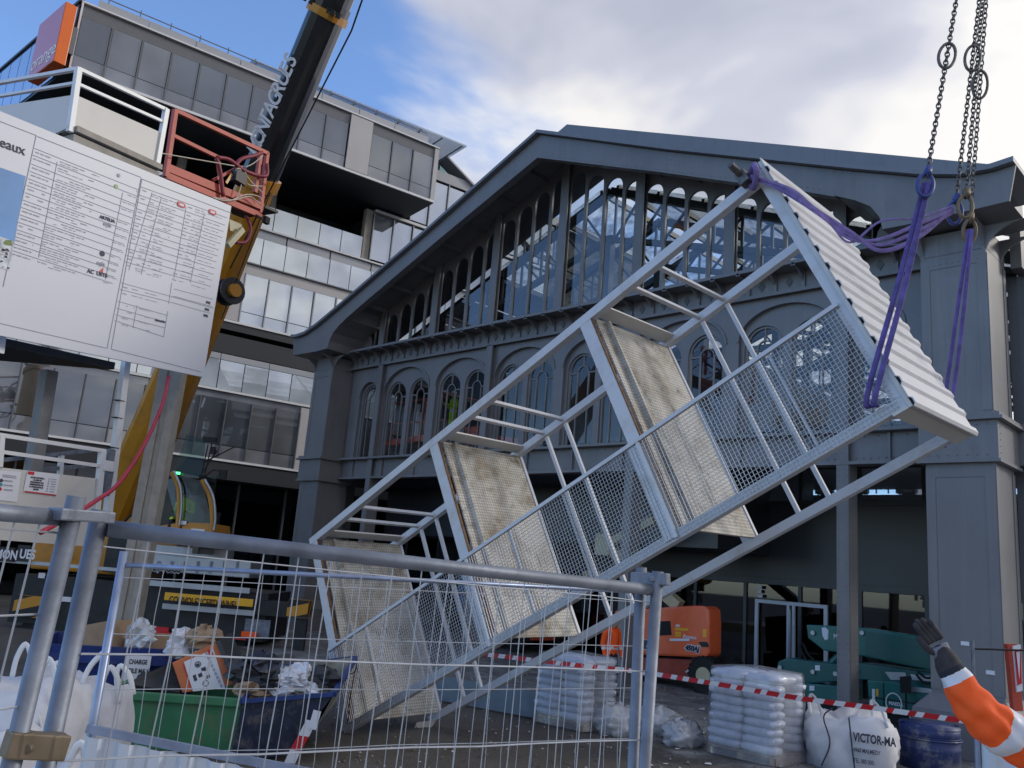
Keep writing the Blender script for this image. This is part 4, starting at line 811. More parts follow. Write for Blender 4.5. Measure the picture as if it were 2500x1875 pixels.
cbox('mudflap', 600, 1510, 655, 1560, D0 + .2, .03, M_galv); cbox('rear_bumper', 375, 1545, 600, 1560, D0 + .1, .15, M_redp); cbox('reflector', 365, 1545, 395, 1560, D0 + .05, .05, M_vis); cbox('reflector', 590, 1541, 625, 1557, D0 + .05, .05, M_vis)
cbox('notice', 148, 1456, 172, 1470, D0 + .3, .03, M_paper); cbox('notice', 95, 1398, 108, 1412, D0 + .3, .03, M_paper); cbox('tail_lamp', 380, 1530, 410, 1545, D0 + .2, .1, M_redp)
for k in range(7): cbox('locker_latch', 385 + k * 32, 1370, 388 + k * 32, 1400, D0 - .012, .01, M_galv)
# operator's cab
CB = 23.4
def cq(u, v, d=0.0): return at(u, v, CB + d)
m = MB()
m.tube(curve([cq(421, 1152), cq(436, 1190), cq(438, 1240), cq(433, 1305)], 6), .075, 8); m.tube(curve([cq(494, 1172), cq(512, 1210), cq(519, 1260), cq(517, 1312)], 6), .075, 8)
m.add([cq(380, 1285), cq(433, 1277), cq(448, 1283), cq(462, 1276), cq(517, 1278), cq(519, 1318), cq(380, 1320)] + [p + FW * 1.6 for p in [cq(380, 1285), cq(433, 1277), cq(448, 1283), cq(462, 1276), cq(517, 1278), cq(519, 1318), cq(380, 1320)]], [tuple(range(7)), tuple(range(13, 6, -1))] + [(i, (i + 1) % 7, 7 + (i + 1) % 7, 7 + i) for i in range(7)])
cb = m.build('cab', M_yel, cr_)
m = MB(); m.tube(curve([cq(425, 1150, -.1), cq(441, 1190, -.1), cq(443, 1240, -.1), cq(438, 1283, -.1)], 6), .03, 6); m.tube(curve([cq(500, 1170, -.1), cq(520, 1210, -.1), cq(526, 1262, -.1), cq(522, 1295, -.1)], 6), .03, 6); m.build('grab_bar', M_alu, cb)
m = MB(); m.add([cq(438, 1160, .05), cq(495, 1175, .05), cq(517, 1278, .02), cq(437, 1280, .02)], [(0, 1, 2, 3)]); m.build('windscreen', M_cabgl, cb)
m = MB(); m.add([cq(405, 1180, .1), cq(425, 1160, .1), cq(433, 1278, .05), cq(382, 1285, .3)], [(0, 1, 2, 3)]); m.build('side_window', M_cabgl, cb)
m = MB(); m.add([cq(425, 1150, .05), cq(494, 1165, .05), cq(502, 1075, .5), cq(455, 1060, .5)], [(0, 1, 2, 3)]); m.build('roof_window', glass('green_roof_window', (.40, .58, .48), .0), cb)
m = MB(); m.box(cq(455, 1230, 1.5), (.75, .04, .85), RT, FW, Z); m.box(cq(455, 1165, .8), (.6, .7, .06), RT, FW, Z); m.box(cq(470, 1195, .6), (.25, .3, .14), RT, FW, Z); m.box(cq(505, 1300, .9), (.08, .7, .6), RT, FW, Z); m.build('cab_interior', M_blkp, cb)
m = MB(); m.tube(curve([cq(494, 1170), cq(520, 1148, -.1), cq(535, 1150, -.15)], 5), .02, 6); m.box(cq(544, 1158, -.15), (.10, .05, .12), RT, FW, Z); m.build('mirror', M_rub, cb)
m = MB()
for a_, b_ in (((490, 1170), (508, 1085)), ((497, 1170), (518, 1080)), ((487, 1165), (530, 1100)), ((495, 1130), (575, 1090))): m.tube([cq(*a_, -.05), cq(*b_, -.2)], .018, 5)
m.box(cq(513, 1073, -.2), (.18, .06, .06), RT, FW, Z); m.box(cq(521, 1100, -.2), (.05, .05, .1), RT, FW, Z); m.build('camera_mast', M_rub, cb)
m = MB(); m.box(cq(447, 1276, -.03), (.09, .02, .05), RT, FW, Z); m.build('roundel', M_paper, cb); m = MB(); m.box(cq(483, 1297, -.03), (.18, .02, .06), RT, FW, Z); m.build('data_plate', M_paper, cb)
m = MB(); m.box(cq(433, 1155, -.02), (.07, .02, .03), RT, FW, Z); m.build('status_light', mat('green_lamp', (.05, .8, .2), .4), cb)
lm = MATS['green_lamp'].node_tree.nodes['Principled BSDF']; lm.inputs['Emission Color'].default_value = (.1, 1, .3, 1); lm.inputs['Emission Strength'].default_value = 2.0

# ================================================================== site information board on its posts
b_tr = at(565, 503, 15); b_br = at(497, 921, 15); b_tl = at(0, 271, 11.35); b_bl = at(0, 819, 11.35)
b_bl = at(0, 819, 11.35)
bn = (b_tr - b_br).cross((b_tl + b_bl) * .5 - b_br).normalized()
if bn.dot(EYE - b_tr) < 0: bn = -bn
b_tl = onP(0, 271, b_tr, bn); b_bl = onP(0, 819, b_tr, bn); b_br = onP(497, 921, b_tr, bn)
bx = (b_tr - b_tl).normalized(); by = bn.cross(bx).normalized()
if by.z < 0: by = -by
b_tl2 = b_tl - (b_tr - b_tl) * .75; b_bl2 = b_bl - (b_br - b_bl) * .75
board = thing('site_board', 'large white site information board printed with tables of contractors', 'board', b_br)
m = MB(); P = [b_tl2, b_tr, b_br, b_bl2]; m.add([p for p in P] + [p - bn * .05 for p in P], [(0, 1, 2, 3), (7, 6, 5, 4)] + [(i, (i + 1) % 4, 4 + (i + 1) % 4, 4 + i) for i in range(4)]); m.build('panel', M_board, board)
def bp_(u, v, e=.006): return onP(u, v, b_tr + bn * e, bn)
def bline(mb, a, b, w=.008): mb.beam(bp_(*a), bp_(*b), w, .003, bn)
m = MB()
dv = [((89, 330), (8, 700)), ((92, 333), (345, 433)), ((345, 435), (262, 850)), ((347, 437), (565, 520)), ((347, 437), (272, 852)), ((272, 852), (490, 907)), ((0, 789), (262, 850)), ((0, 296), (88, 330))]
for a, b in dv: bline(m, a, b)
left = [(85, 362), (80, 378), (77, 400), (74, 418), (70, 436), (66, 452), (62, 470), (57, 488), (53, 506), (49, 524), (45, 542), (41, 560), (37, 577), (33, 594), (30, 611)]
for (u, v) in left: bline(m, (u, v), (u + 258 - (v - 362) * .05, v + 258 * (.40 - (v - 362) * .00035)), .006)
right = [(342, 455), (338, 475), (334, 492), (331, 508), (327, 524), (323, 541), (320, 557), (317, 573), (313, 590), (310, 606), (306, 622), (303, 638)]
for (u, v) in right: bline(m, (u, v), (u + 212, v + 212 * (.36 - (v - 455) * .0004)), .006)
for a, b in (((140, 395), (95, 628)), ((300, 470), (258, 682)), ((372, 470), (315, 660)), ((395, 480), (345, 670)), ((455, 505), (425, 680)), ((500, 520), (465, 690)), ((296, 690), (522, 752)), ((293, 706), (420, 738)), ((420, 690), (412, 742)), ((288, 735), (410, 770)), ((285, 752), (405, 786)), ((282, 768), (402, 800)), ((280, 782), (400, 822)), ((410, 760), (400, 822)), ((335, 745), (325, 800)), ((425, 705), (520, 730)), ((422, 722), (518, 748)), ((420, 738), (515, 765))): bline(m, a, b, .006)
m.build('table_rule', M_rule, board)
# unreadable small print: broken grey word strokes
m = MB(); rr = random.Random(3)
def words(u, v, ln, sl, h=.028, dens=.8):
    x = 0
    while x < ln:
        w_ = rr.uniform(6, 16)
        if rr.random() < dens: m.beam(bp_(u + x, v + x * sl, .005), bp_(u + min(x + w_, ln), v + min(x + w_, ln) * sl, .005), h * .6, .002, bn)
        x += w_ + 3
for (u, v) in left:
    sl = .39 - (v - 362) * .00033
    words(u + 2, v + 9, 42, sl); words(u + 62, v + 9 + 60 * sl, 95, sl, .022, .75); words(u + 62, v + 15 + 60 * sl, 70, sl, .014, .7); words(u + 222, v + 9 + 220 * sl, 30, sl, .016)
for (u, v) in right:
    sl = .35 - (v - 455) * .0003
    words(u + 6, v + 9, 10, sl); words(u + 28, v + 9 + 26 * sl, 24, sl, .018); words(u + 28, v + 14 + 26 * sl, 20, sl, .014); words(u + 55, v + 9 + 55 * sl, 36, sl, .018); words(u + 55, v + 14 + 55 * sl, 30, sl, .013); words(u + 118, v + 9 + 118 * sl, 10, sl); words(u + 135, v + 8 + 135 * sl, 24, sl, .016); words(u + 135, v + 14 + 135 * sl, 26, sl, .014); words(u + 165, v + 9 + 165 * sl, 34, sl, .016)
for v in (741, 757, 773, 789): words(298, v + 3, 14, .27); words(312, v + 6, 18, .27, .016); words(340, v + 12, 26, .27, .018)
for v in (700, 716): words(300, v, 12, .27); words(322, v + 5, 26, .27, .018); words(355, v + 14, 30, .27, .018)
m.build('small_print', M_ink2, board, kind='stuff')
for bod, u, v, sz, mm in (('eaux', -2, 356, .20, M_ink), ('ARTELIA', 243, 532, .075, M_ink), ('egis', 252, 549, .10, M_ink2), ('Artelia', 244, 577, .075, M_ink2), ('egis', 236, 645, .10, M_ink2), ('AC  USTB', 213, 665, .085, M_ink), ('SPIE', 503, 740, .06, M_ink), ('SPIE', 500, 757, .06, M_ink), ('SPIE', 497, 772, .06, M_ink), ('Schneider', 379, 783, .055, M_ink)):
    if bod == 'Artelia': continue
    text('lettering', bod, sz, bp_(u, v, .008), bx, by, mm, board, .002, bold=.002)
m = MB(); a, b, c2 = bp_(241, 663), bp_(253, 653), bp_(251, 669); m.add([a, b, c2], [(0, 1, 2)]); m.build('red_mark', M_redp, board)
for u, v in ((443, 500), (519, 518)):
    m = MB(); p = bp_(u, v, .01); m.tube([p - bx * .07, p + bx * .07], .045, 10); 
    m = MB(); m.prism([(.09 * math.copysign(abs(math.cos(t)) ** .5, math.cos(t)), .045 * math.copysign(abs(math.sin(t)) ** .7, math.sin(t))) for t in [k * .3927 for k in range(16)]], p, bx, by, bn, 0, .004); m.build('red_badge', M_redp, board)
    m = MB(); m.prism([(-.05, -.02), (.05, -.02), (.05, .02), (-.05, .02)], p, bx, by, bn, .005, .007); m.build('badge_mark', M_paper, board)
for u, v, rd, mm in ((250, 619, .045, M_ink), (290, 428, .03, M_ink2), (284, 455, .035, mat('print_green', (.45, .6, .3), .6))): m = MB(); m.prism([(rd * math.cos(k * .5236), rd * math.sin(k * .5236)) for k in range(12)], bp_(u, v, .008), bx, by, bn, 0, .003); m.build('emblem', mm, board)
# printed picture at the left edge: sky, tree and white figures
m = MB(); m.quad(bp_(-160, 355), bp_(63, 430), bp_(36, 590), bp_(-160, 520)); m.build('printed_sky', mat('print_blue', (.13, .32, .68), .5, var=.25, scale=.8), board)
m = MB(); m.quad(bp_(-160, 520), bp_(36, 590), bp_(22, 660), bp_(-160, 610)); m.build('printed_ground', mat('print_pale', (.55, .6, .68), .5, var=.5, scale=6), board)
m = MB(); m.add([bp_(8, 592, .009), bp_(14, 586, .009), bp_(28, 586, .009), bp_(30, 600, .009), bp_(12, 598, .009)], [(0, 1, 2, 3, 4)]); m.build('printed_tree', mat('print_leaf', (.18, .25, .08), .6), board)
m = MB(); rr2 = random.Random(9)
for k in range(26):
    u = rr2.uniform(-8, 18); v = rr2.uniform(606, 652); m.quad(bp_(u, v, .009), bp_(u + 5, v + 1, .009), bp_(u + 6, v + rr2.uniform(3, 9), .009), bp_(u - 1, v + 5, .009)); m.mi[-1] = k % 2
m.build('printed_figures', [M_paper, M_ink], board)
# concrete post that carries the board
cp = MB(); pt = at(424, 905, 15.25); pb = V((0, 0, 0)); pb2 = at(288, 1640, 15.4); pb = V((pb2.x, pb2.y, 0)); up_ = (pt - pb).normalized(); pn = (RT - up_ * RT.dot(up_)).normalized(); pf = up_.cross(pn)
ln = (pt - pb).length
cp.box(pb + up_ * ln / 2, (.05, .11, ln / 2), pn, pf, up_)
for sx in (-1, 1): cp.box(pb + up_ * ln / 2 + pn * sx * .13, (.078, .14, ln / 2), pn, pf, up_)
tag(cp.build('concrete_post', M_conc, base=pb, bevel=.012), 'slanting grooved concrete post standing under the white site board', 'post')

# ================================================================== white site staircase at the left edge
stn = bn.copy(); stn.z = 0; stn.normalize(); sx_ = bx.copy(); sx_.z = 0; sx_.normalize()
SP = b_tr - bn * 1.0
def sp1(u, v, e=0.0): return onP(u, v, SP + stn * e, stn)
stair = thing('site_staircase', 'white steel site staircase with solid guard panels behind the board', 'staircase', V((sp1(190, 400).x, sp1(190, 400).y, 0)))
m = MB(); P = [sp1(184, 231), sp1(392, 323), sp1(383, 402), sp1(170, 306)]; m.add(P + [p - stn * .04 for p in P], [(0, 1, 2, 3), (7, 6, 5, 4)] + [(i, (i + 1) % 4, 4 + (i + 1) % 4, 4 + i) for i in range(4)]); m.build('guard_panel', M_cream, stair)
c0 = sp1(188, 200); lp = V((c0.x, c0.y, 0)); lnrm = sx_
def sp2(u, v): return onP(u, v, c0, sx_)
m = MB(); P = [sp2(183, 231), sp2(168, 310), sp2(-60, 420), sp2(-60, 268)]; m.add(P + [p + sx_ * .04 for p in P], [(0, 1, 2, 3), (7, 6, 5, 4)] + [(i, (i + 1) % 4, 4 + (i + 1) % 4, 4 + i) for i in range(4)]); m.build('guard_panel', M_cream, stair)
for a, b, w_ in ((sp1(192, 168), sp1(406, 268), .06), (sp1(190, 205), sp1(398, 297), .05), (sp2(192, 168), sp2(-60, 213), .06), (sp2(190, 202), sp2(-60, 245), .05)): m = MB(); m.beam(a, b, w_, w_); m.build('guard_rail', M_white, stair)
for a, b in ((sp1(192, 166), sp1(170, 322)), (sp1(406, 266), sp1(381, 408))): m = MB(); m.beam(a, b, .09, .09, stn); m.build('guard_post', M_white, stair)
m = MB(); a = sp1(170, 318, -.1); b = sp1(378, 412, -.1); m.beam(a, b, .4, .10); m.beam(a - Z * .22 - stn * .3, b - Z * .22 - stn * .3, .9, .25); m.build('landing', M_conc, stair)
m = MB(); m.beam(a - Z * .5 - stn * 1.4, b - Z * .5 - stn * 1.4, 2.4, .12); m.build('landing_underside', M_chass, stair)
# lower flight, below the board
def sp3(u, v, e=0.0): return onP(u, v, b_br - bn * (.35 - e), stn)
def quadpanel(P, mtl, name, th=.04, nrm_=stn, par=stair): m = MB(); m.add(P + [p - nrm_ * th for p in P], [(0, 1, 2, 3), (7, 6, 5, 4)] + [(i, (i + 1) % 4, 4 + (i + 1) % 4, 4 + i) for i in range(4)]); return m.build(name, mtl, par)
lpn = quadpanel([sp3(-60, 1134), sp3(234, 1168), sp3(224, 1262), sp3(-60, 1232)], M_cream, 'guard_panel')
quadpanel([sp3(-60, 1262), sp3(224, 1275), sp3(216, 1334), sp3(-60, 1314)], M_cream, 'stringer'); quadpanel([sp3(-60, 1236, -.1), sp3(224, 1264, -.1), sp3(222, 1275, -.1), sp3(-60, 1262, -.1)], M_galv, 'tread_edge')
for a, b, w_ in ((sp3(-60, 1053), sp3(256, 1101), .06), (sp3(-60, 1094), sp3(240, 1137), .055)): m = MB(); m.beam(a, b, w_, w_); m.build('guard_rail', M_white, stair)
for a, b, w_ in ((sp3(250, 1100), sp3(232, 1275), .09), (sp3(4, 1062), sp3(-2, 1140), .07)): m = MB(); m.beam(a, b, w_, w_, stn); m.build('guard_post', M_white, stair)
for a, b in ((sp3(-40, 1128, -1.2), sp3(240, 1098, -1.2)), (sp3(60, 1150, -1.2), sp3(240, 1135, -1.2))): m = MB(); m.beam(a, b, .06, .06); m.build('rear_rail', M_galv, stair)
m = MB(); m.beam(sp3(150, 1112, -1.2), sp3(146, 1160, -1.2), .07, .07, stn); m.build('rear_post', M_white, stair)
m = MB(); m.beam(sp3(120, 905, -1.0), sp3(78, 1162, -1.0), .20, .20, stn); m.build('post', mat('grey_post_paint', (.22, .22, .22), .6), stair)
pw = sp3(308, 880, -.1); pw0 = sp3(258, 1290, -.1); m = MB(); m.beam(pw, pw0, .11, .11, stn); m.build('post', M_white, stair)
m = MB(); m.beam(sp3(0, 818, .02), sp3(-6, 862, .02), .12, .12, stn); m.build('post', M_white, stair)
for v, w_ in ((1093, .13), (1050 - 72, .13), (1020, .13)): m = MB(); p = sp3(302 - (v - 880) * .122, v, -.1); m.box(p, (.065, .065, .006), sx_, stn, Z); m.build('band', M_rub, stair)
m = MB(); p = sp3(262, 1138, .02); m.box(p, (.085, .05, .085), sx_, stn, Z); m.build('junction_box', M_white, stair, bevel=.015); m = MB(); m.box(sp3(268, 1112, -.02), (.06, .05, .10), sx_, stn, Z); m.box(sp3(260, 1180, -.02), (.06, .05, .20), sx_, stn, Z); m.build('conduit_tray', M_galv, stair)
m = MB(); a = sp3(-80, 805, -.1); b = sp3(282, 885, -.1); 
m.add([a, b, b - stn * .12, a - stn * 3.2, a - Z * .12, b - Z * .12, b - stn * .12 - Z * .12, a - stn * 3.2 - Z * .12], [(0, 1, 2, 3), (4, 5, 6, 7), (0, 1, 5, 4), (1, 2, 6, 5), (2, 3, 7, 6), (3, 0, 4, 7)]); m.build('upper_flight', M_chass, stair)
# notices
nt_ = quadpanel([sp3(-30, 1146, .012), sp3(52, 1152, .012), sp3(42, 1226, .012), sp3(-30, 1218, .012)], M_paper, 'notice', .003)
for k, (u, v) in enumerate(((3, 1173), (2, 1183), (0, 1194))): m = MB(); m.prism([(.028 * math.cos(t * .6283), .028 * math.sin(t * .6283)) for t in range(10)], sp3(u, v, .016), sx_, Z, stn, 0, .002); m.build('bullet', (M_ink, mat('print_teal', (.05, .3, .35), .6), M_redp)[k], nt_)
m = MB()
for v in (1173, 1184, 1195): m.beam(sp3(9, v, .016), sp3(31, v + 2, .016), .02, .002, stn)
for v in (1159, 1163): m.beam(sp3(6, v, .016), sp3(40, v + 4, .016), .013, .002, stn)
m.build('small_print', M_ink2, nt_)
n2_ = quadpanel([sp3(67, 1150, .012), sp3(147, 1158, .012), sp3(137, 1211, .012), sp3(57, 1201, .012)], M_paper, 'notice', .003)
m = MB(); m.beam(sp3(60, 1199.5, .016), sp3(137, 1209, .016), .018, .002, stn); m.prism([(-.05, -.022), (.05, -.022), (.05, .022), (-.05, .022)], sp3(76, 1155, .016), sx_, Z, stn, 0, .002); m.build('red_band', M_redp, n2_)
tx = (sp3(137, 1160, .016) - sp3(70, 1151, .016)).normalized()
for k, ln_ in enumerate(('ACCES AUTORISE A', 'LA BASE VIE', 'UNIQUEMENT SUR', 'PRESENTATION DE', 'LA PASTILLE SUR LE', 'BADGE')): text('lettering', ln_, .030, sp3(92 - k * .9, 1168.5 + k * 5.6, .016), tx, Z, M_ink, n2_, .001, bold=.002, align='CENTER', xs=.85)
m = MB()
for k in range(6): p = sp3(120.5 - k * 1.2, 1169 + k * 6, .016); m.prism([(.014 * math.cos(t), .014 * math.sin(t)) for t in range(6)], p, tx, Z, stn, 0, .002); m.beam(p + tx * .04, p + tx * .12, .012, .002, stn)
m.build('small_print', M_ink2, n2_)

# ================================================================== red platform up by the boom
RP = at(500, 420, 16.9)
def rp(u, v, e=0.0): return onP(u, v, RP + stn * e, stn)
red = thing('red_platform', 'red steel access platform with guard rails beside the crane boom', 'platform', rp(520, 500))
for a, b, w_, nm in (((428, 270), (653, 375), .085, 'guard_rail'), ((428, 268), (404, 432), .09, 'guard_post'), ((424, 332), (531, 384), .075, 'guard_rail'), ((531, 384), (545, 482), .075, 'guard_post'), ((652, 372), (634, 526), .085, 'guard_post'), ((636, 376), (622, 470), .085, 'guard_post'), ((520, 440), (575, 412), .06, 'brace')):
    m = MB(); m.beam(rp(*a), rp(*b), w_, w_, stn); m.build(nm, M_red, red)
for (a, b, h) in (((404, 408), (640, 505), .17), ((404, 428), (636, 526), .13)): m = MB(); m.beam(rp(*a), rp(*b), .08, h, Z); m.build('floor_beam', M_red, red)
m = MB(); m.beam(rp(404, 428, -.6), rp(636, 524, -.6), 1.1, .06); m.build('deck', M_chass, red)
m = MB(); m.box(rp(582, 434, .1), (.16, .1, .13), sx_, stn, Z); m.build('control_box', M_chass, red); m = MB(); m.beam(rp(566, 425, .1), rp(552, 447, .1), .06, .02, stn); m.build('yellow_tab', M_yel, red)
m = MB(); m.add([rp(560, 535, -.2), rp(592, 548, -.2), rp(588, 575, -.2), rp(562, 562, -.2)], [(0, 1, 2, 3)]); m.beam(rp(556, 600, -.1), rp(592, 560, -.1), .12, .1, stn); m.build('cream_bracket', M_creamm, red)
m = MB()
for pts in ([(530, 384), (560, 390), (600, 418), (648, 430), (652, 400)], [(575, 405), (590, 388), (620, 380), (640, 372)], [(545, 480), (538, 420), (528, 386)]): m.tube(curve([rp(u, v, .12) for u, v in pts], 6), .045, 7)
m.tube(curve([rp(600, 525, -.1), rp(612, 560, -.1), rp(600, 590, -.1), rp(575, 592, -.1)], 6), .04, 7); m.build('hose', M_maroon, red, smooth=True)
m = MB()
for pts in ([(388, 373), (450, 384), (572, 405)], [(598, 420), (610, 440), (640, 470)], [(594, 420), (606, 450), (640, 455)], [(582, 415), (588, 425), (592, 440), (580, 480), (572, 490)], [(525, 485), (560, 490), (600, 475), (632, 480), (640, 492)], [(520, 482), (570, 488), (610, 480), (636, 500)], [(600, 408), (620, 398), (642, 380)]): m.tube(curve([rp(u, v, .16) for u, v in pts], 6), .013, 5)
m.tube([rp(582 + 6 * math.cos(t), 416 + 5 * math.sin(t), .16) for t in [k * .7 for k in range(9)]], .016, 5, closed=True); m.build('cable', M_cable, red)
m = MB(); m.beam(rp(625, 525, .1), rp(642, 535, .1), .04, .04, stn); m.box(rp(650, 538, .1), (.07, .05, .08), sx_, stn, Z); m.build('floodlight', M_rub, red)
# red hose looping down from the board
m = MB(); m.tube(curve([sp3(412, 918, .2), sp3(395, 990, .3), sp3(350, 1090, .5), sp3(290, 1180, .8), sp3(235, 1222, 1.2), sp3(190, 1250, 1.8), sp3(100, 1300, 2.6)], 8), .032, 8)
tag(m.build('red_hose', M_hose, base=sp3(190, 1250, 1.8), smooth=True), 'red hose sagging from under the board past the concrete post', 'hose')

# ================================================================== people
def skin_body(name, edges, joints, radii, mats, pick, parent=None, sub=2, base=None, fold=None):
    """one continuous body grown from a jointed skeleton; pick(face centre) -> material slot"""
    me = bpy.data.meshes.new(name); ks = list(joints); ix = {k: i for i, k in enumerate(ks)}
    me.from_pydata([tuple(joints[k]) for k in ks], [(ix[a], ix[b]) for a, b in edges], [])
    o = bpy.data.objects.new(name, me); col.objects.link(o)
    sk = o.modifiers.new('skin', 'SKIN'); sk.use_smooth_shade = True
    for k in ks:
        r = radii[k]; d = me.skin_vertices[0].data[ix[k]]; d.radius = r if isinstance(r, tuple) else (r, r); d.use_root = (k == 'pelvis')
    sb = o.modifiers.new('sub', 'SUBSURF'); sb.levels = sub; sb.render_levels = sub
    dg = bpy.context.evaluated_depsgraph_get(); ev = o.evaluated_get(dg); nm = bpy.data.meshes.new_from_object(ev); col.objects.unlink(o); bpy.data.objects.remove(o)
    for x in mats: nm.materials.append(x)
    off_ = V(base) if base is not None else (OFF[parent.name] if parent else V((0, 0, 0)))
    for p in nm.polygons: p.material_index = pick(p.center); p.use_smooth = True
    if fold:   # cloth creases round the bent elbow
        nm.update(); cs = [(v.co.copy(), v.normal.copy()) for v in nm.vertices]
        for v, (c, nn_) in zip(nm.vertices, cs):
            q = c - fold[0]; am = fold[1] * math.exp(-(q.length / .30) ** 2); v.co = c + nn_ * (am * (math.sin(q.z * 55 + q.x * 40 + 2.2 * math.sin(q.y * 23)) * .6 + math.sin(q.x * 31 - q.z * 44 + q.y * 27) * .5))
    nm.transform(Matrix.Translation(-off_))
    ob = bpy.data.objects.new(name, nm)
    if parent is None: ob.location = off_
    return link(ob, parent, off_)
def person(base, face, label, jacket, trousers, group=None, pose=None, h=1.76, helmet=None, hair=M_hair, vest_band=True, cat='person'):
    b = V(base); f = V(face); f.z = 0; f.normalize(); rt = V((f.y, -f.x, 0)); k = h / 1.76
    def P(x, y, z): return b + rt * (x * k) + f * (y * k) + Z * (z * k)
    J = dict(pelvis=P(0, 0, .95), waist=P(0, 0, 1.10), chest=P(0, .0, 1.32), neck0=P(0, 0, 1.47), neck=P(0, .01, 1.54), head=P(0, .03, 1.63), crown=P(0, .02, 1.73),
             shl=P(-.19, 0, 1.42), shr=P(.19, 0, 1.42), ell=P(-.25, -.02, 1.14), elr=P(.25, -.02, 1.14), wrl=P(-.25, .08, .90), wrr=P(.25, .08, .90), hal=P(-.25, .11, .82), har=P(.25, .11, .82),
             hipl=P(-.10, 0, .90), hipr=P(.10, 0, .90), knl=P(-.11, .02, .50), knr=P(.11, .02, .50), anl=P(-.12, 0, .09), anr=P(.12, 0, .09), tol=P(-.13, .15, .04), tor=P(.13, .15, .04))
    if pose: J.update({a: P(*c) for a, c in pose.items()})
    Rr = dict(pelvis=(.17, .12), waist=(.155, .11), chest=(.18, .12), neck0=.08, neck=.058, head=(.078, .098), crown=(.06, .07), shl=.075, shr=.075, ell=.055, elr=.055, wrl=.042, wrr=.042, hal=.04, har=.04, hipl=.095, hipr=.095, knl=.07, knr=.07, anl=.055, anr=.055, tol=.045, tor=.045)
    Rr = {a: (tuple(x * k for x in r) if isinstance(r, tuple) else r * k) for a, r in Rr.items()}
    E = [('pelvis', 'waist'), ('waist', 'chest'), ('chest', 'neck0'), ('neck0', 'neck'), ('neck', 'head'), ('head', 'crown'), ('neck0', 'shl'), ('neck0', 'shr'), ('shl', 'ell'), ('ell', 'wrl'), ('wrl', 'hal'), ('shr', 'elr'), ('elr', 'wrr'), ('wrr', 'har'), ('pelvis', 'hipl'), ('pelvis', 'hipr'), ('hipl', 'knl'), ('knl', 'anl'), ('anl', 'tol'), ('hipr', 'knr'), ('knr', 'anr'), ('anr', 'tor')]
    hd = J['neck'] * .6 + J['head'] * .4; lat = V((J['waist'].x, J['waist'].y, 0))
    def pick(c):
        if (c - J['head']).length < .17 * k and c.z > hd.z - .03: return 2
        if min((c - J['hal']).length, (c - J['har']).length) < .085 * k: return 2
        if c.z < b.z + .14 * k: return 3
        zz = (c.z - b.z) / k
        if zz < .93: 
            return 1 if min((c - J['wrl']).length, (c - J['wrr']).length) > .12 * k else 0
        if vest_band and (1.02 < zz < 1.08): return 4
        return 0
    o = skin_body('person', E, J, Rr, [jacket, trousers, M_skin, M_rub, M_refl], pick, base=b)
    tag(o, label, cat, group)
    hcap = MB(); c = J['head'] + Z * .045 * k; n = 12; vs = []; rx = .105 * k
    for i in range(5):
        a = i * math.pi / 10
        vs += [c + (rt * math.cos(t) * .92 + f * math.sin(t) * 1.12) * (rx * math.cos(a)) + Z * (rx * 1.15 * math.sin(a)) for t in [2 * math.pi * j / n for j in range(n)]]
    vs.append(c + Z * rx * 1.15)
    fs = [(i * n + j, i * n + (j + 1) % n, (i + 1) * n + (j + 1) % n, (i + 1) * n + j) for i in range(4) for j in range(n)] + [(4 * n + j, 4 * n + (j + 1) % n, 5 * n) for j in range(n)]
    hcap.add(vs, fs)
    if helmet: hcap.add([c + (rt * math.cos(t) * .98 + f * (math.sin(t) * 1.25 + .15)) * (rx * r_) - Z * .005 for r_ in (.95, 1.2) for t in [2 * math.pi * j / n for j in range(n)]], [(j, (j + 1) % n, n + (j + 1) % n, n + j) for j in range(n)])
    hcap.build('helmet' if helmet else 'hair', helmet or hair, o, smooth=True)
    fc = MB(); hf = J['head'] + f * .098 * k
    for sx in (-1, 1): fc.box(hf + rt * sx * .033 * k + Z * .012 * k, (.012 * k, .006, .007 * k), rt, f, Z)
    fc.box(hf + f * .008 - Z * .02 * k, (.011 * k, .014 * k, .022 * k), rt, f, Z); fc.box(hf - Z * .058 * k - f * .004, (.024 * k, .006, .006 * k), rt, f, Z)
    for sx in (-1, 1): fc.box(J['head'] + rt * sx * .085 * k, (.008, .02, .03), rt, f, Z)
    fc.build('face_features', M_skin, o)
    return o
wk = V((-12.6, 16.7, 0)); w0 = onZ(1486, 1702, 0)
person(w0, V((1, -.2, 0)), 'worker in orange hi-vis jacket behind the shrink-wrapped pallet', M_vis, M_navy, pose=dict(crown=(0, .10, 1.66), head=(0, .10, 1.57), neck=(0, .05, 1.5)))
op = at(447, 1262, 23.9); 
person(V((op.x, op.y, op.z - 1.02)), -FW, 'crane operator in yellow hi-vis vest sitting inside the cab', M_visy, M_navy, pose=dict(knl=(-.15, .42, .95), knr=(.15, .42, .95), anl=(-.15, .5, .55), anr=(.15, .5, .55), tol=(-.15, .62, .5), tor=(.15, .62, .5), wrl=(-.2, .32, 1.15), wrr=(.2, .32, 1.15), hal=(-.19, .4, 1.17), har=(.19, .4, 1.17)))
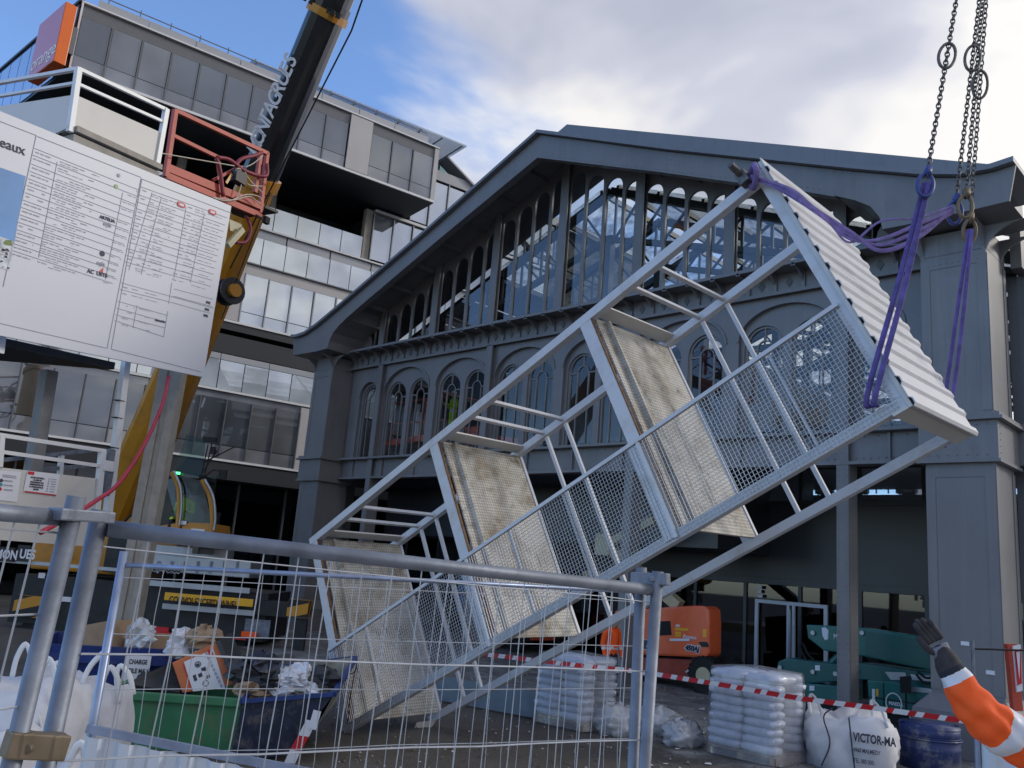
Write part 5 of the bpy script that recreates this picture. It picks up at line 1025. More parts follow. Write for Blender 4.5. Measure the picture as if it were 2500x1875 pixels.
# red boom-lift basket inside the hall with a worker
lf = thing('red_work_platform', 'red work platform raised inside the hall behind the arched windows', 'work platform', onY(1010, 1115, 19.6))
def lq(u, v, e=0): return onY(u, v, 19.5 + e)
for a, b, h in (((955, 1085), (1090, 1065), .22), ((1085, 1062), (1190, 1048), .2), ((1130, 1060), (1300, 1085), .22)): m = MB(); m.beam(lq(*a), lq(*b), .5, h); m.build('floor_frame', M_liftred, lf)
for a, b in (((962, 985), (955, 1090)), ((1040, 975), (1036, 1085)), ((1090, 955), (1086, 1060)), ((1180, 980), (1176, 1055))): m = MB(); m.beam(lq(*a), lq(*b), .05, .05, Y); m.build('guard_post', M_liftred, lf)
for a, b in (((962, 985), (1090, 968)), ((958, 1035), (1088, 1025)), ((1090, 960), (1180, 980)), ((1070, 955), (1095, 958))): m = MB(); m.beam(lq(*a), lq(*b), .05, .05); m.build('guard_rail', M_liftred, lf)
m = MB(); m.beam(lq(1120, 1070, .6), V((-19.8, 22.5, .9)), .25, .3); m.beam(V((-19.8, 22.5, .9)), V((-21, 21.2, 0.3)), .3, .3); m.bb(-22.2, -19.6, 21.0, 23.0, .4, 1.3); m.build('boom', M_liftred, lf)
for x_ in (-22, -19.8):
    for y_ in (21.1, 22.9): m = MB(); m.cyl((x_, y_ - .15, .42), (x_, y_ + .15, .42), .42, 16); m.build('wheel', M_rub, lf)
wb = lq(1098, 1062, .0); person(V((wb.x, 19.55, lq(1098, 1075).z)), V((-.3, -1, 0)), 'worker in yellow hi-vis and white helmet on the red work platform', M_visy, M_visy, helmet=M_helm, pose=dict(wrl=(-.1, .3, 1.25), wrr=(.15, .32, 1.3), hal=(-.05, .38, 1.28), har=(.12, .4, 1.34)))
m = MB(); p = lq(1013, 1035); m.cyl(V((p.x, 19.6, lq(1010, 1080).z)), V((p.x, 19.6, p.z + .45)), .13, 12); m.cyl(V((p.x, 19.6, p.z + .45)), V((p.x, 19.6, p.z + .75)), .07, 10)
tag(m.build('gas_bottle', M_helm, base=V((p.x, 19.6, lq(1010, 1080).z))), 'white bottle standing on the red work platform', 'bottle')

# pointing colleague at the right edge: only the arm reaches into the picture
AD = 4.25
def ap(u, v, d=0.0): return at(u, v, AD + d)
sh = ap(2562, 1850, .05); el = ap(2405, 1760, -.05); wr = ap(2306, 1604, .02); pm = ap(2288, 1572, .03)
pb = V((sh.x, sh.y, .5)); fc_ = (FW * .9 - RT * .3).normalized(); rt_ = V((fc_.y, -fc_.x, 0))
shz = sh.z; cz = lambda x, y, z: V((sh.x, sh.y, 0)) + rt_ * (x - (-.2)) + fc_ * y + Z * (shz + z)
J = dict(pelvis=cz(0, 0, -.48), waist=cz(0, 0, -.33), chest=cz(0, 0, -.10), neck0=cz(0, 0, .04), neck=cz(0, .01, .11), head=cz(0, .03, .20), crown=cz(0, .02, .30), shl=sh, shr=cz(.2, 0, 0), ell=el, wrl=wr, palm=pm,
         elr=cz(.26, -.02, -.28), wrr=cz(.26, .06, -.52), har=cz(.26, .08, -.60), hipl=cz(-.10, 0, -.52), hipr=cz(.1, 0, -.52), knl=cz(-.11, .02, -.95 + (.0)), knr=cz(.11, .02, -.95), anl=V((0, 0, 0)), anr=V((0, 0, 0)), mid1=ap(2350, 1690, -.02))
for s_, sx in (('l', -1), ('r', 1)):
    J['kn' + s_] = cz(.11 * sx, .02, 0); J['kn' + s_].z = .5 + .46; a_ = cz(.12 * sx, 0, 0); a_.z = .59; J['an' + s_] = a_; t_ = cz(.13 * sx, .15, 0); t_.z = .55; J['to' + s_] = t_
Rr = dict(pelvis=(.18, .13), waist=(.17, .12), chest=(.20, .14), neck0=.09, neck=.06, head=(.08, .10), crown=(.06, .07), shl=.15, shr=.10, ell=.105, mid1=.086, wrl=.054, palm=(.048, .032), elr=.07, wrr=.05, har=.045, hipl=.10, hipr=.10, knl=.075, knr=.075, anl=.06, anr=.06, tol=.045, tor=.045)
E = [('pelvis', 'waist'), ('waist', 'chest'), ('chest', 'neck0'), ('neck0', 'neck'), ('neck', 'head'), ('head', 'crown'), ('neck0', 'shl'), ('neck0', 'shr'), ('shl', 'ell'), ('ell', 'mid1'), ('mid1', 'wrl'), ('wrl', 'palm'), ('shr', 'elr'), ('elr', 'wrr'), ('wrr', 'har'), ('pelvis', 'hipl'), ('pelvis', 'hipr'), ('hipl', 'knl'), ('knl', 'anl'), ('anl', 'tol'), ('hipr', 'knr'), ('knr', 'anr'), ('anr', 'tor')]
aw = (wr - el); awl = aw.length; awn = aw / awl
def pick(c):
    if (c - J['head']).length < .17 and c.z > J['neck'].z: return 3
    if c.z < .66: return 4
    t = (c - el).dot(awn); dax = (c - el - awn * t).length
    if dax < .17 and t > .0 * awl:
        if t > awl * .84: return 2
        if t > awl * .76: return 5
        if t > awl * .62: return 1
        return 0
    d2 = (el - sh); l2 = d2.length; t2 = (c - sh).dot(d2 / l2)
    if (c - sh - d2 / l2 * t2).length < .19 and t2 > 0: return 1 if l2 * .66 < t2 < l2 * .86 else 0
    if c.z < shz - .42: return 5
    if shz - .33 < c.z < shz - .27: return 1
    return 0
po = skin_body('person', E, J, Rr, [M_vis, M_refl, M_glove, M_skin, M_rub, M_navy, M_glove], pick, base=pb, sub=5, fold=(el, .011))
tag(po, 'arm of a person in orange hi-vis jacket and dark glove, pointing', 'person')
hc = MB(); c_ = J['head'] + Z * .05; n = 16; vs = []
for i in range(6):
    a = i * math.pi / 12; vs += [c_ + (rt_ * math.cos(t) * .95 + fc_ * math.sin(t) * 1.15) * (.112 * math.cos(a)) + Z * (.13 * math.sin(a)) for t in [2 * math.pi * j / n for j in range(n)]]
vs.append(c_ + Z * .13); hc.add(vs, [(i * n + j, i * n + (j + 1) % n, (i + 1) * n + (j + 1) % n, (i + 1) * n + j) for i in range(5) for j in range(n)] + [(5 * n + j, 5 * n + (j + 1) % n, 6 * n) for j in range(n)])
hc.add([c_ + (rt_ * math.cos(t) + fc_ * (math.sin(t) * 1.2 + .12)) * (.112 * r_) for r_ in (.95, 1.22) for t in [2 * math.pi * j / n for j in range(n)]], [(j, (j + 1) % n, n + (j + 1) % n, n + j) for j in range(n)]); hc.build('helmet', M_helm, po, smooth=True)
ff = MB(); hf = J['head'] + fc_ * .10
for sx in (-1, 1): ff.box(hf + rt_ * sx * .033 + Z * .01, (.012, .006, .007), rt_, fc_, Z); ff.box(J['head'] + rt_ * sx * .088, (.008, .02, .03), rt_, fc_, Z)
ff.box(hf + fc_ * .008 - Z * .02, (.011, .014, .022), rt_, fc_, Z); ff.box(hf - Z * .058, (.024, .006, .006), rt_, fc_, Z); ff.build('face_features', M_skin, po)
# gloved hand: palm and five separate bent fingers
hd_ = MB(); a_ = (pm - wr).normalized(); lat_ = (RT - a_ * RT.dot(a_)).normalized(); nn = lat_.cross(a_)
kn = pm + a_ * .045
for i, (o_, l_, bend) in enumerate(((-.033, .080, .16), (-.011, .092, .08), (.011, .086, .14), (.031, .066, .30))):
    k0 = kn + lat_ * o_ - a_ * .03; d1 = (a_ - lat_ * .22 + lat_ * (o_ * 1.2) + nn * bend * .5).normalized(); d2 = (d1 + nn * bend).normalized()
    hd_.tube(curve([k0, k0 + d1 * .035, k0 + d1 * .035 + d1 * l_ * .5, k0 + d1 * .035 + d1 * l_ * .5 + d2 * l_ * .5], 3), [.0165] * 3 + [.0155] * 3 + [.0145] * 3 + [.009], 10)
tb = wr.lerp(pm, .55) - lat_ * .03; td = (a_ * .75 - lat_ * .75).normalized(); hd_.tube(curve([tb, tb + td * .035, tb + td * .05 + a_ * .035, tb + td * .055 + a_ * .06], 3), [.019] * 3 + [.0175] * 3 + [.016] * 3 + [.010], 10)
hd_.build('glove_fingers', M_glove, po, smooth=True)
cf = MB(); cf.tube([wr.lerp(pm, .15), wr.lerp(pm, .85)], [.046, .050], 10, flat=.75); cf.build('glove_back', M_gglove, po, smooth=True)

M_wire = mat('fence_wire', (0.46, 0.49, 0.54), 0.42, 0.45, var=0.12, scale=10)
# ================================================================== fences
def fence_mesh(mb, P, ux, ht, width, zt, step, rows, r, rng, wob=.004):
    n = int(width / step)
    for i in range(1, n):
        x = i * step; a = P + ux * x + Z * zt; pts = [a + Z * (-ht * k / 6) + ux * rng.uniform(-wob, wob) for k in range(7)]; mb.tube(pts, r, 5)
    for zz in rows: mb.tube([P + ux * (width * k / 6) + Z * (zt - zz) for k in range(7)], r * 1.25, 5)
rg = random.Random(5)
fA = at(262, 1290, 2.18); fB = at(1589, 1440, 3.36); fx = (fB - fA); fz = (fA.z + fB.z) / 2; fx.z = 0; fl_ = fx.length; fx.normalize()
pLt = at(262, 1245, 2.18); 
def post(mb, top, lean, r=.021, n=14): d = V(lean).normalized(); t = (top.z - .5) / -d.z; mb.cyl(top, top + d * t, r, n)
leanL = (at(118, 1845, 2.2) - at(246, 1245, 2.2)); leanR = (at(1575, 1860, 3.36) - at(1606, 1395, 3.36)); leanR2 = (at(1546, 1860, 3.5) - at(1566, 1385, 3.5)); lean0 = (at(30, 1860, 2.05) - at(187, 1215, 2.05))
fe = thing('mesh_fence', 'galvanised mesh fence panel across the foreground, upright posts at both ends', 'fence', V((fA.x, fA.y, .5)), 'mesh fence panels')
m = MB(); m.cyl(fA, fB, .021, 16); m.build('top_rail', M_galv, fe, smooth=True)
tL = at(246, 1245, 2.18); tR = at(1606, 1395, 3.36)
for t, l in ((tL, leanL), (tR, leanR)): m = MB(); post(m, t, l, .0225, 16); m.build('post', M_galv, fe, smooth=True)
m = MB()
f0 = fA.copy(); n_ = 19
for i in range(1, n_):
    s_ = i / n_; a = fA.lerp(fB, s_); dl = leanL.normalized().lerp(leanR.normalized(), s_); dl /= -dl.z
    m.tube([a - Z * .01] + [a + dl * (.3 * k) + fx * rg.uniform(-.006, .006) for k in range(1, 6)], .0020, 5)
for zz in (.045, .30, .545, .80, 1.1):
    a = fA + leanL.normalized() / -leanL.normalized().z * zz; b = fB + leanR.normalized() / -leanR.normalized().z * zz * 1.0; m.tube([a.lerp(b, k / 8) + Z * rg.uniform(-.003, .003) for k in range(9)], .0030 if zz > .1 else .002, 5)
m.build('wire_mesh', M_wire, fe, kind='stuff')
fe2 = thing('mesh_fence', 'mesh fence panel at the left edge, cut off beside the paired posts', 'fence', V((at(187, 1215, 2.05).x, at(187, 1215, 2.05).y, .5)), 'mesh fence panels')
t0 = at(187, 1212, 2.05); m = MB(); post(m, t0, lean0, .0215, 16); m.build('post', M_galv, fe2, smooth=True)
r0 = at(157, 1265, 2.06); r1 = at(-150, 1238, 1.75); m = MB(); m.cyl(r0, r1, .019, 14); m.build('top_rail', M_galv, fe2, smooth=True)
m = MB()
for zz in (.035, .22, .42): m.tube([r0 - Z * zz + lean0.normalized() * 0, r1 - Z * zz], .0025, 5)
for k in range(1, 5): a = r0.lerp(r1, k * .21); m.tube([a, a + lean0.normalized() * .9], .0025, 5)
m.build('wire_mesh', M_wire, fe2, kind='stuff')
fe3 = thing('mesh_fence', 'mesh fence panel continuing right, seen only as the post beside the clamp', 'fence', V((at(1566, 1385, 3.5).x, at(1566, 1385, 3.5).y, .5)), 'mesh fence panels')
m = MB(); post(m, at(1566, 1385, 3.42), leanR2, .0215, 16); m.build('post', M_galv, fe3, smooth=True)
def clamp(p, q, mtl, hw, hh, label):
    m = MB(); d = (q - p).normalized(); m.beam(p - d * .03, q + d * .03, hw, hh); m.cyl(p.lerp(q, .5) - FW * hw * .8, p.lerp(q, .5) + FW * hw * .8, .012, 8)
    for c in (p, q): m.cyl(c - Z * hh * .5, c + Z * hh * .5, .028, 14)
    tag(m.build('fence_clamp', mtl, base=p, bevel=.004), label, 'clamp', 'fence clamps')
clamp(at(158, 1256, 2.03), at(240, 1262, 2.12), M_galv, .05, .028, 'galvanised clamp joining the two left fence posts near their tops')
clamp(at(48, 1818, 2.05), at(125, 1822, 2.1), M_brass, .05, .055, 'brassy clamp joining the two left fence posts low down')
clamp(at(1562, 1412, 3.40), at(1614, 1414, 3.36), M_galv, .05, .045, 'galvanised clamp joining the fence posts at the right')
# second fence behind, corrugated lower half
hA_ = at(299, 1379, 4.6); hB_ = at(1560, 1445, 5.9); hx = hB_ - hA_; hz_ = hA_.z
fh = thing('site_hoarding', 'blue-grey mesh hoarding with pale corrugated lower half behind the front fence', 'hoarding', V((hA_.x, hA_.y, .5)))
m = MB(); m.cyl(hA_, hB_, .0135, 12); m.build('top_rail', M_galvb, fh, smooth=True)
lean2 = at(205, 1890, 4.6) - at(303, 1348, 4.6); m = MB(); post(m, at(303, 1346, 4.6), lean2, .021, 14); m.build('post', M_galvb, fh, smooth=True)
m = MB(); post(m, at(1572, 1430, 5.9), at(1545, 1860, 5.9) - at(1572, 1430, 5.9), .02, 12); m.build('post', M_galvb, fh, smooth=True)
m = MB(); n_ = 31
ln2 = lean2.normalized() / -lean2.normalized().z
for i in range(1, n_):
    s_ = i / n_; a = hA_.lerp(hB_, s_); dl = ln2.lerp(V((0, 0, -1)), s_ * .9); m.tube([a] + [a + dl * (.25 * k) + fx * rg.uniform(-.01, .01) for k in range(1, 6)], .0022, 5)
for zz in (.06, .35, .62, .93): m.tube([(hA_ + ln2 * zz).lerp(hB_ - Z * zz, k / 6) + Z * rg.uniform(-.008, .004) for k in range(7)], .0026, 5)
m.build('wire_mesh', M_wire, fh, kind='stuff')
kA = at(212, 1778, 4.55); kB = at(790, 1893, 4.7); kd = kB - kA; m = MB(); m.beam(kA, kB, .028, .04); m.build('mid_rail', M_galvb, fh)
m = MB(); kdx = V((kd.x, kd.y, 0)).normalized(); kn_ = V((kdx.y, -kdx.x, 0)); L_ = 2.6; npf = int(L_ / .025); vs = []
for i in range(npf + 1):
    s_ = i / npf * L_; ph = (i % 6); dd = (.0, .035, .035, .035, 0, 0)[ph]; p = kA + kdx * s_ + kn_ * dd; zt_ = kA.z + kd.z * (s_ / V((kd.x, kd.y, 0)).length) - .03; vs += [V((p.x, p.y, zt_)), V((p.x, p.y, .5))]
m.add(vs, [(2 * i, 2 * i + 2, 2 * i + 3, 2 * i + 1) for i in range(npf)]); m.build('corrugated_sheet', M_corr, fh)
# hoarding at the lower right corner, behind the arm
rA = at(2395, 1790, 7.0); fr = thing('site_hoarding', 'pale corrugated hoarding at the lower right corner behind the pointing arm', 'hoarding', V((rA.x, rA.y, 0)))
m = MB(); ux_ = (RT * .9 - FW * .45).normalized(); un = V((ux_.y, -ux_.x, 0)); vs = []
for i in range(40): dd = (.0, .03, .03, .0)[i % 4]; p = rA + ux_ * (i * .045) + un * dd; vs += [V((p.x, p.y, rA.z)), V((p.x, p.y, 0.0))]
m.add(vs, [(2 * i, 2 * i + 2, 2 * i + 3, 2 * i + 1) for i in range(39)]); m.build('corrugated_sheet', M_corr, fr)
m = MB(); m.beam(rA + Z * .03 - ux_ * .05, rA + ux_ * 1.8 + Z * .03, .04, .05); m.build('top_rail', M_galvb, fr); m = MB(); m.cyl(rA - ux_ * .03 + Z * .1, V((rA.x, rA.y, 0)) - ux_ * .03, .02); m.build('post', M_galvb, fr)

# ================================================================== skips, bins and rubbish
def hull_box(mb, P0, ux, uy, lx, ly, h, flare=.12, th=.04, z0=0.0, open_top=True):
    """open tapered container: outer and inner skins with a rim"""
    def ring(s, z, ins=0.0): return [P0 + ux * (-s - -ins) * 1.0 + uy * (-s + ins) + Z * z, P0 + ux * (lx + s - ins) + uy * (-s + ins) + Z * z, P0 + ux * (lx + s - ins) + uy * (ly + s - ins) + Z * z, P0 + ux * (-s + ins) + uy * (ly + s - ins) + Z * z]
    r0 = ring(0, z0); r1 = ring(flare, h); r2 = ring(flare, h, th); r3 = ring(0, z0 + th, th); vs = r0 + r1 + r2 + r3
    fs = [(3, 2, 1, 0)]
    for a, b in ((0, 4), (4, 8), (8, 12)): fs += [(a + i, a + (i + 1) % 4, b + (i + 1) % 4, b + i) for i in range(4)]
    fs.append((12, 13, 14, 15)); mb.add(vs, fs)
def crumple(c, rx, ry, rz, seed, n=16, m_=10, amp=.25, flat=.3):
    rg_ = random.Random(seed); vs = []; fs = []; c = V(c)
    for j in range(m_ + 1):
        ph = -math.pi / 2 + math.pi * j / m_
        for i in range(n):
            a = 2 * math.pi * i / n; k = 1 + rg_.uniform(-amp, amp); z = math.sin(ph) * rz * k
            vs.append(c + V((math.cos(a) * math.cos(ph) * rx * k, math.sin(a) * math.cos(ph) * ry * k, max(z, -rz * (1 - flat)))))
    for j in range(m_): fs += [(j * n + i, j * n + (i + 1) % n, (j + 1) * n + (i + 1) % n, (j + 1) * n + i) for i in range(n)]
    mb = MB(); mb.add(vs, fs); return mb
# green bin
gb0 = onZ(575, 1842, 0); gd = gb0.dot(FW); gl = at(240, 1800, gd - .15); gl.z = 0; gux = (V((gb0.x, gb0.y, 0)) - gl); glx = gux.length; gux.normalize(); guy = V((-gux.y, gux.x, 0))
if guy.dot(FW) < 0: guy = -guy
gt = at(580, 1704, gd).z
gbin = thing('green_bin', 'dented green steel bin with scraped paint behind the fence', 'bin', gl)
m = MB(); hull_box(m, gl, gux, guy, glx, 1.3, gt - .09, .03, .04); m.build('body', M_green, gbin)
m = MB()
for (a, b) in ((gl - guy * .05, gl + gux * glx - guy * .05), (gl + guy * 1.36, gl + gux * glx + guy * 1.36)): m.beam(a + Z * (gt - .045), b + Z * (gt - .045), .10, .10)
m.build('rim', M_green, gbin, bevel=.012)
m = MB()
for k in (0, 1): m.beam(gl + gux * (glx * k) + Z * (gt - .046) + guy * .0, gl + gux * (glx * k) + Z * (gt - .046) + guy * 1.31, .09, .094)
m.build('rim_end', M_green, gbin)
# blue skip behind with load sign
sk0 = at(95, 1600, 12.3); sk0.z = 0; sk1 = at(470, 1600, 12.9); sk1.z = 0; sux = sk1 - sk0; slx = sux.length; sux.normalize(); suy = V((-sux.y, sux.x, 0)); suy = -suy if suy.dot(FW) < 0 else suy
st_ = at(250, 1577, 12.5).z
bsk = thing('blue_skip', 'blue steel skip full of cardboard with a white load sign', 'skip', sk0)
m = MB(); hull_box(m, sk0, sux, suy, slx, 1.6, st_, .10, .05); m.build('body', M_skip, bsk)
m = MB(); m.beam(sk0 - suy * .14 + Z * (st_ - .16), sk1 - suy * .14 + Z * (st_ - .16), .06, .12); m.beam(sk0 - suy * .12 + Z * .45, sk1 - suy * .12 + Z * .45, .05, .08); m.build('stiffener', M_skip, bsk)
def on_sk(u, v): return onP(u, v, sk0 - suy * .2, suy)
p = on_sk(335, 1632); m = MB(); m.box(p, (.16, .006, .17), sux, suy, Z); sgl = m.build('load_sign', M_paper, bsk)
for k, t in enumerate(('CHARGE', 'UTILE MAX')): text('lettering', t, .085, p - suy * .01 + Z * (.06 - k * .12), sux, Z, M_ink, sgl, .002, bold=.003, align='CENTER', xs=.72)
for i, (u, v, sx, sz, d, a) in enumerate(((252, 1560, .30, .22, 13.0, .5), (225, 1575, .28, .2, 13.4, -.3), (335, 1580, .35, .12, 13.2, .2), (410, 1582, .30, .16, 13.3, -.5))):
    p = at(u, v, d); m = MB(); ca, sa = math.cos(a), math.sin(a); m.box(p, (sx, .25, sz), V((ca, sa, .25)).normalized(), V((-sa, ca, 0)), V((-.25 * ca, -.25 * sa, 1)).normalized())
    tag(m.build('cardboard_box', M_card, base=p - Z * sz), ('open brown cardboard box at the left end of the blue skip', 'brown cardboard box behind the concrete post in the blue skip', 'flattened cardboard sheet lying on the blue skip', 'brown cardboard box at the right end of the blue skip')[i], 'box', 'cardboard in the blue skip')
p = at(443, 1578, 12.6); tag(crumple(p, .26, .22, .22, 4).build('rubbish_bag', M_bag, base=p - Z * .2), 'white printed plastic bag standing on the blue skip', 'bag')
p = at(340, 1560, 12.8); tag(crumple(p, .24, .2, .26, 5).build('rubbish_bag', M_loosefilm, base=p - Z * .2), 'clear plastic bag on the blue skip beside the concrete post', 'bag')
# scraped blue tipping skip to the right of the green bin
tp0 = onZ(575, 1858, 0); td_ = tp0.dot(FW) + .15
def tq(u, v, d=0.0): return at(u, v, td_ + d)
tsk = thing('tipping_skip', 'scraped dark blue tipping skip with stained inside beside the green bin', 'skip', V((tq(660, 1850).x, tq(660, 1850).y, 0)))
a, b, c2, d2 = tq(592, 1712), tq(815, 1695), tq(700, 1845), tq(560, 1860); dp = FW * 1.5
m = MB(); m.add([a, b, c2, d2, a + dp + Z * .25, b + dp + Z * .3, c2 + dp, d2 + dp], [(0, 1, 2, 3), (7, 6, 5, 4), (3, 2, 6, 7), (1, 5, 6, 2), (0, 3, 7, 4)]); m.build('body', M_skip2, tsk)
m = MB(); e_ = FW * .05; m.add([a + e_, b + e_, b + dp * .96 + Z * .32, a + dp * .96 + Z * .27, a + e_ - Z * .45, b + e_ - Z * .45 - RT * .2, b + dp * .96 - Z * .3 - RT * .2, a + dp * .96 - Z * .3], [(2, 3, 7, 6), (1, 2, 6, 5), (4, 5, 6, 7), (0, 3, 7, 4)]); m.build('inside', M_skipin, tsk)
m = MB(); m.beam(a, b, .06, .05); m.beam(b, b + dp + Z * .3, .06, .06); m.beam(a, a + dp + Z * .25, .06, .06); m.beam(a + dp + Z * .25, b + dp + Z * .3, .06, .06); m.build('rim', mat('rim_blue', (.018, .05, .20), .5, var=.3), tsk)
rgx = random.Random(21)
items = [('paper_scrap', M_paper, 'crumpled white paper'), ('paper_scrap', M_bag, 'torn white plastic'), ('cardboard_scrap', M_card, 'bent brown card'), ('plastic_scrap', M_plas, 'black plastic piece')]
for i, (u, v, r_, k, lab) in enumerate(((690, 1680, .16, 0, 'crumpled white paper with blue print in the tipping skip'), (728, 1668, .15, 1, 'torn white plastic lying at the right of the tipping skip'), (655, 1660, .17, 3, 'black plastic tray at the left of the tipping skip'), (618, 1690, .2, 2, 'bent brown card sticking out between green bin and tipping skip'), (760, 1686, .12, 0, 'white paper strips on the right rim of the tipping skip'), (705, 1655, .16, 1, 'grey polystyrene sheet leaning in the tipping skip'))):
    p = at(u, v, td_ + .35); o = crumple(p, r_ * 1.3, r_, r_ * .7, 30 + i, amp=.45).build(items[k][0], items[k][1], base=p - Z * r_ * .6); tag(o, lab, 'rubbish', 'rubbish in the tipping skip')
p = tq(775, 1735, -.05); m = MB(); m.beam(p, tq(762, 1780, -.05), .1, .01, FW); tag(m.build('paper_strip', M_paper, base=p), 'white paper strip hanging over the tipping skip edge', 'rubbish')
m = MB()
for k, (u0, v0, u1, v1) in enumerate(((762, 1757, 742, 1795), (742, 1795, 722, 1830), (722, 1830, 705, 1868))): m.add([tq(u0 - 14, v0, -.04), tq(u0 + 12, v0 + 4, -.04), tq(u1 + 12, v1 + 4, -.04), tq(u1 - 14, v1, -.04)], [(0, 1, 2, 3)]); m.mi[-1] = k % 2
tag(m.build('barrier_tape_scrap', [M_paper, M_redp], base=tq(722, 1830)), 'scrap of red and white tape on the tipping skip corner', 'tape')
# things thrown on the green bin
def gq(u, v, d=.35): return at(u, v, gd + d)
P = [gq(420, 1618), gq(530, 1566, .5), gq(572, 1672, .5), gq(445, 1692)]
qn = (P[1] - P[0]).cross(P[3] - P[0]).normalized(); qn = -qn if qn.dot(EYE - P[0]) < 0 else qn
opn = thing('orange_panel', 'orange plastic panel with a white poster leaning in the green bin', 'panel', P[3])
m = MB(); m.add(P + [p - qn * .05 for p in P], [(0, 1, 2, 3), (7, 6, 5, 4)] + [(i, (i + 1) % 4, 4 + (i + 1) % 4, 4 + i) for i in range(4)]); m.build('panel', M_orpl, opn, bevel=.015)
def oq(u, v, e=.006): return onP(u, v, P[0] + qn * e, qn)
m = MB(); m.quad(oq(449, 1616), oq(521, 1585), oq(550, 1680), oq(471, 1688)); m.build('poster', M_paper, opn)
ox = (oq(550, 1680) - oq(521, 1585)).normalized(); oy = (oq(521, 1585) - oq(449, 1616)).normalized()
m = MB()
for (u, v, r_) in ((483, 1622, .035), (502, 1668, .035)): m.tube([oq(u, v, .01) + ox * (r_ * math.cos(k * .5236)) + oy * (r_ * math.sin(k * .5236)) for k in range(12)], .006, 4, closed=True)
for (u, v, w_, h_) in ((483, 1623, .018, .02), (497, 1633, .02, .03), (489, 1648, .025, .025), (476, 1655, .04, .02), (507, 1652, .02, .03), (500, 1636, .012, .012)): m.box(oq(u, v, .008), (w_, h_, .003), ox, oy, qn)
m.build('pictogram', M_ink, opn)
m = MB()
for k in range(9): u, v = 503 + k * 4.4, 1593 + k * 9.6; m.beam(oq(u, v, .008), oq(u + 3.2, v + 7.4, .008), .03, .003, qn)
m.build('small_print', M_ink2, opn, kind='stuff')
m = MB(); m.box(oq(514, 1593, .008), (.045, .03, .003), ox, oy, qn); m.build('red_badge', M_redp, opn); m = MB(); m.beam(oq(447, 1620, .008), oq(468, 1684, .008), .012, .003, qn); m.build('red_edge', M_redp, opn)
def lid(pts, th, label):
    m = MB(); n = (pts[1] - pts[0]).cross(pts[3] - pts[0]).normalized(); m.add(pts + [p + n * th for p in pts], [(0, 1, 2, 3), (7, 6, 5, 4)] + [(i, (i + 1) % 4, 4 + (i + 1) % 4, 4 + i) for i in range(4)])
    for k in (.2, .4, .6, .8): a_ = pts[0].lerp(pts[1], k); b_ = pts[3].lerp(pts[2], k); m.beam(a_ + n * th, b_ + n * th, .04, .03, n)
    tag(m.build('bin_lid', M_plas, base=pts[0], bevel=.01), label, 'lid', 'dark bin lids')
lid([gq(305, 1668, .2), gq(430, 1612, .9), gq(445, 1640, .9), gq(440, 1690, .3)], .05, 'dark grey bin lid sloping up at the left of the orange panel')
lid([gq(536, 1562, .45), gq(565, 1545, .9), gq(622, 1660, .7), gq(590, 1690, .3)], .06, 'dark grey bin lid standing upright at the right of the orange panel')
# white big bags at the left
def bigbag(name, base, lx, ly, h, rz, seed, label, mtl=M_bag, loops=4, group='white big bags', sag=.0):
    rgb = random.Random(seed); b = V(base); ca, sa = math.cos(rz), math.sin(rz); ux = V((ca, sa, 0)); uy = V((-sa, ca, 0)); root = thing(name, label, 'big bag', b, group); n = 28; lv = 9; vs = []
    for j in range(lv + 1):
        t = j / lv
        for i in range(n):
            a = 2 * math.pi * i / n; cx_, sx_2 = math.cos(a), math.sin(a); k = (abs(cx_) ** 3.2 + abs(sx_2) ** 3.2) ** (-1 / 3.2); bul = 1 + .13 * math.sin(math.pi * t) + rgb.uniform(-.025, .025) + .03 * math.sin(a * 5 + t * 6 + seed) - (.10 * max(0, t - .8) / .2)
            bul += .05 * math.sin(a * 7 + t * 9 + seed * 2) * math.sin(t * 5 + a * 2) + .035 * math.sin(a * 13 - t * 14)
            vs.append(b + ux * (lx * k * cx_ * bul) + uy * (ly * k * sx_2 * bul) + Z * (h * t + (rgb.uniform(-.05, .05) + .06 * math.sin(a * 3 + seed)) * (t > .85)))
    fs = [(j * n + i, j * n + (i + 1) % n, (j + 1) * n + (i + 1) % n, (j + 1) * n + i) for j in range(lv) for i in range(n)]
    k0 = len(vs); vs.append(b + Z * (h * .9 - sag)); fs += [(lv * n + i, lv * n + (i + 1) % n, k0) for i in range(n)]
    m = MB(); m.add(vs, fs); m.build('sack', mtl, root, smooth=True)
    for i in range(loops):
        sx, sy = ((-1, -1), (1, -1), (1, 1), (-1, 1))[i]; c0 = b + ux * (lx * .75 * sx) + uy * (ly * .75 * sy) + Z * h * .93; hh = rgb.uniform(.22, .36); ln_ = rgb.uniform(-.12, .12); w_ = .09
        m = MB(); m.tube(curve([c0 - ux * w_, c0 - ux * w_ * .8 + Z * hh * .6 + ux * ln_ * .5, c0 + Z * hh + ux * ln_, c0 + ux * w_ * .8 + Z * hh * .6 + ux * ln_ * .6, c0 + ux * w_ - Z * .05], 5), .028, 6, flat=.35); m.build('lifting_loop', M_strap, root, smooth=True)
    return root
p = onZ(60, 1850, 0); p = at(75, 1700, 8.6); p.z = 0
bigbag('big_bag', p, .48, .48, 1.2, .7, 3, 'full white woven big bag at the left edge behind the posts')
p = at(205, 1700, 9.6); p.z = 0; bigbag('big_bag', p, .45, .42, 1.02, .95, 8, 'white woven big bag with raised loops beside the green bin')
p = at(-45, 1700, 7.9); p.z = 0; bigbag('big_bag', p, .45, .45, .85, .5, 12, 'slumped white big bag cut off by the left edge of the picture')
p = at(150, 1850, 6.9); p.z = 0; bb_ = bigbag('big_bag', p, .36, .36, .80, .8, 15, 'white big bag with dark stitching in the lower left foreground', loops=2)
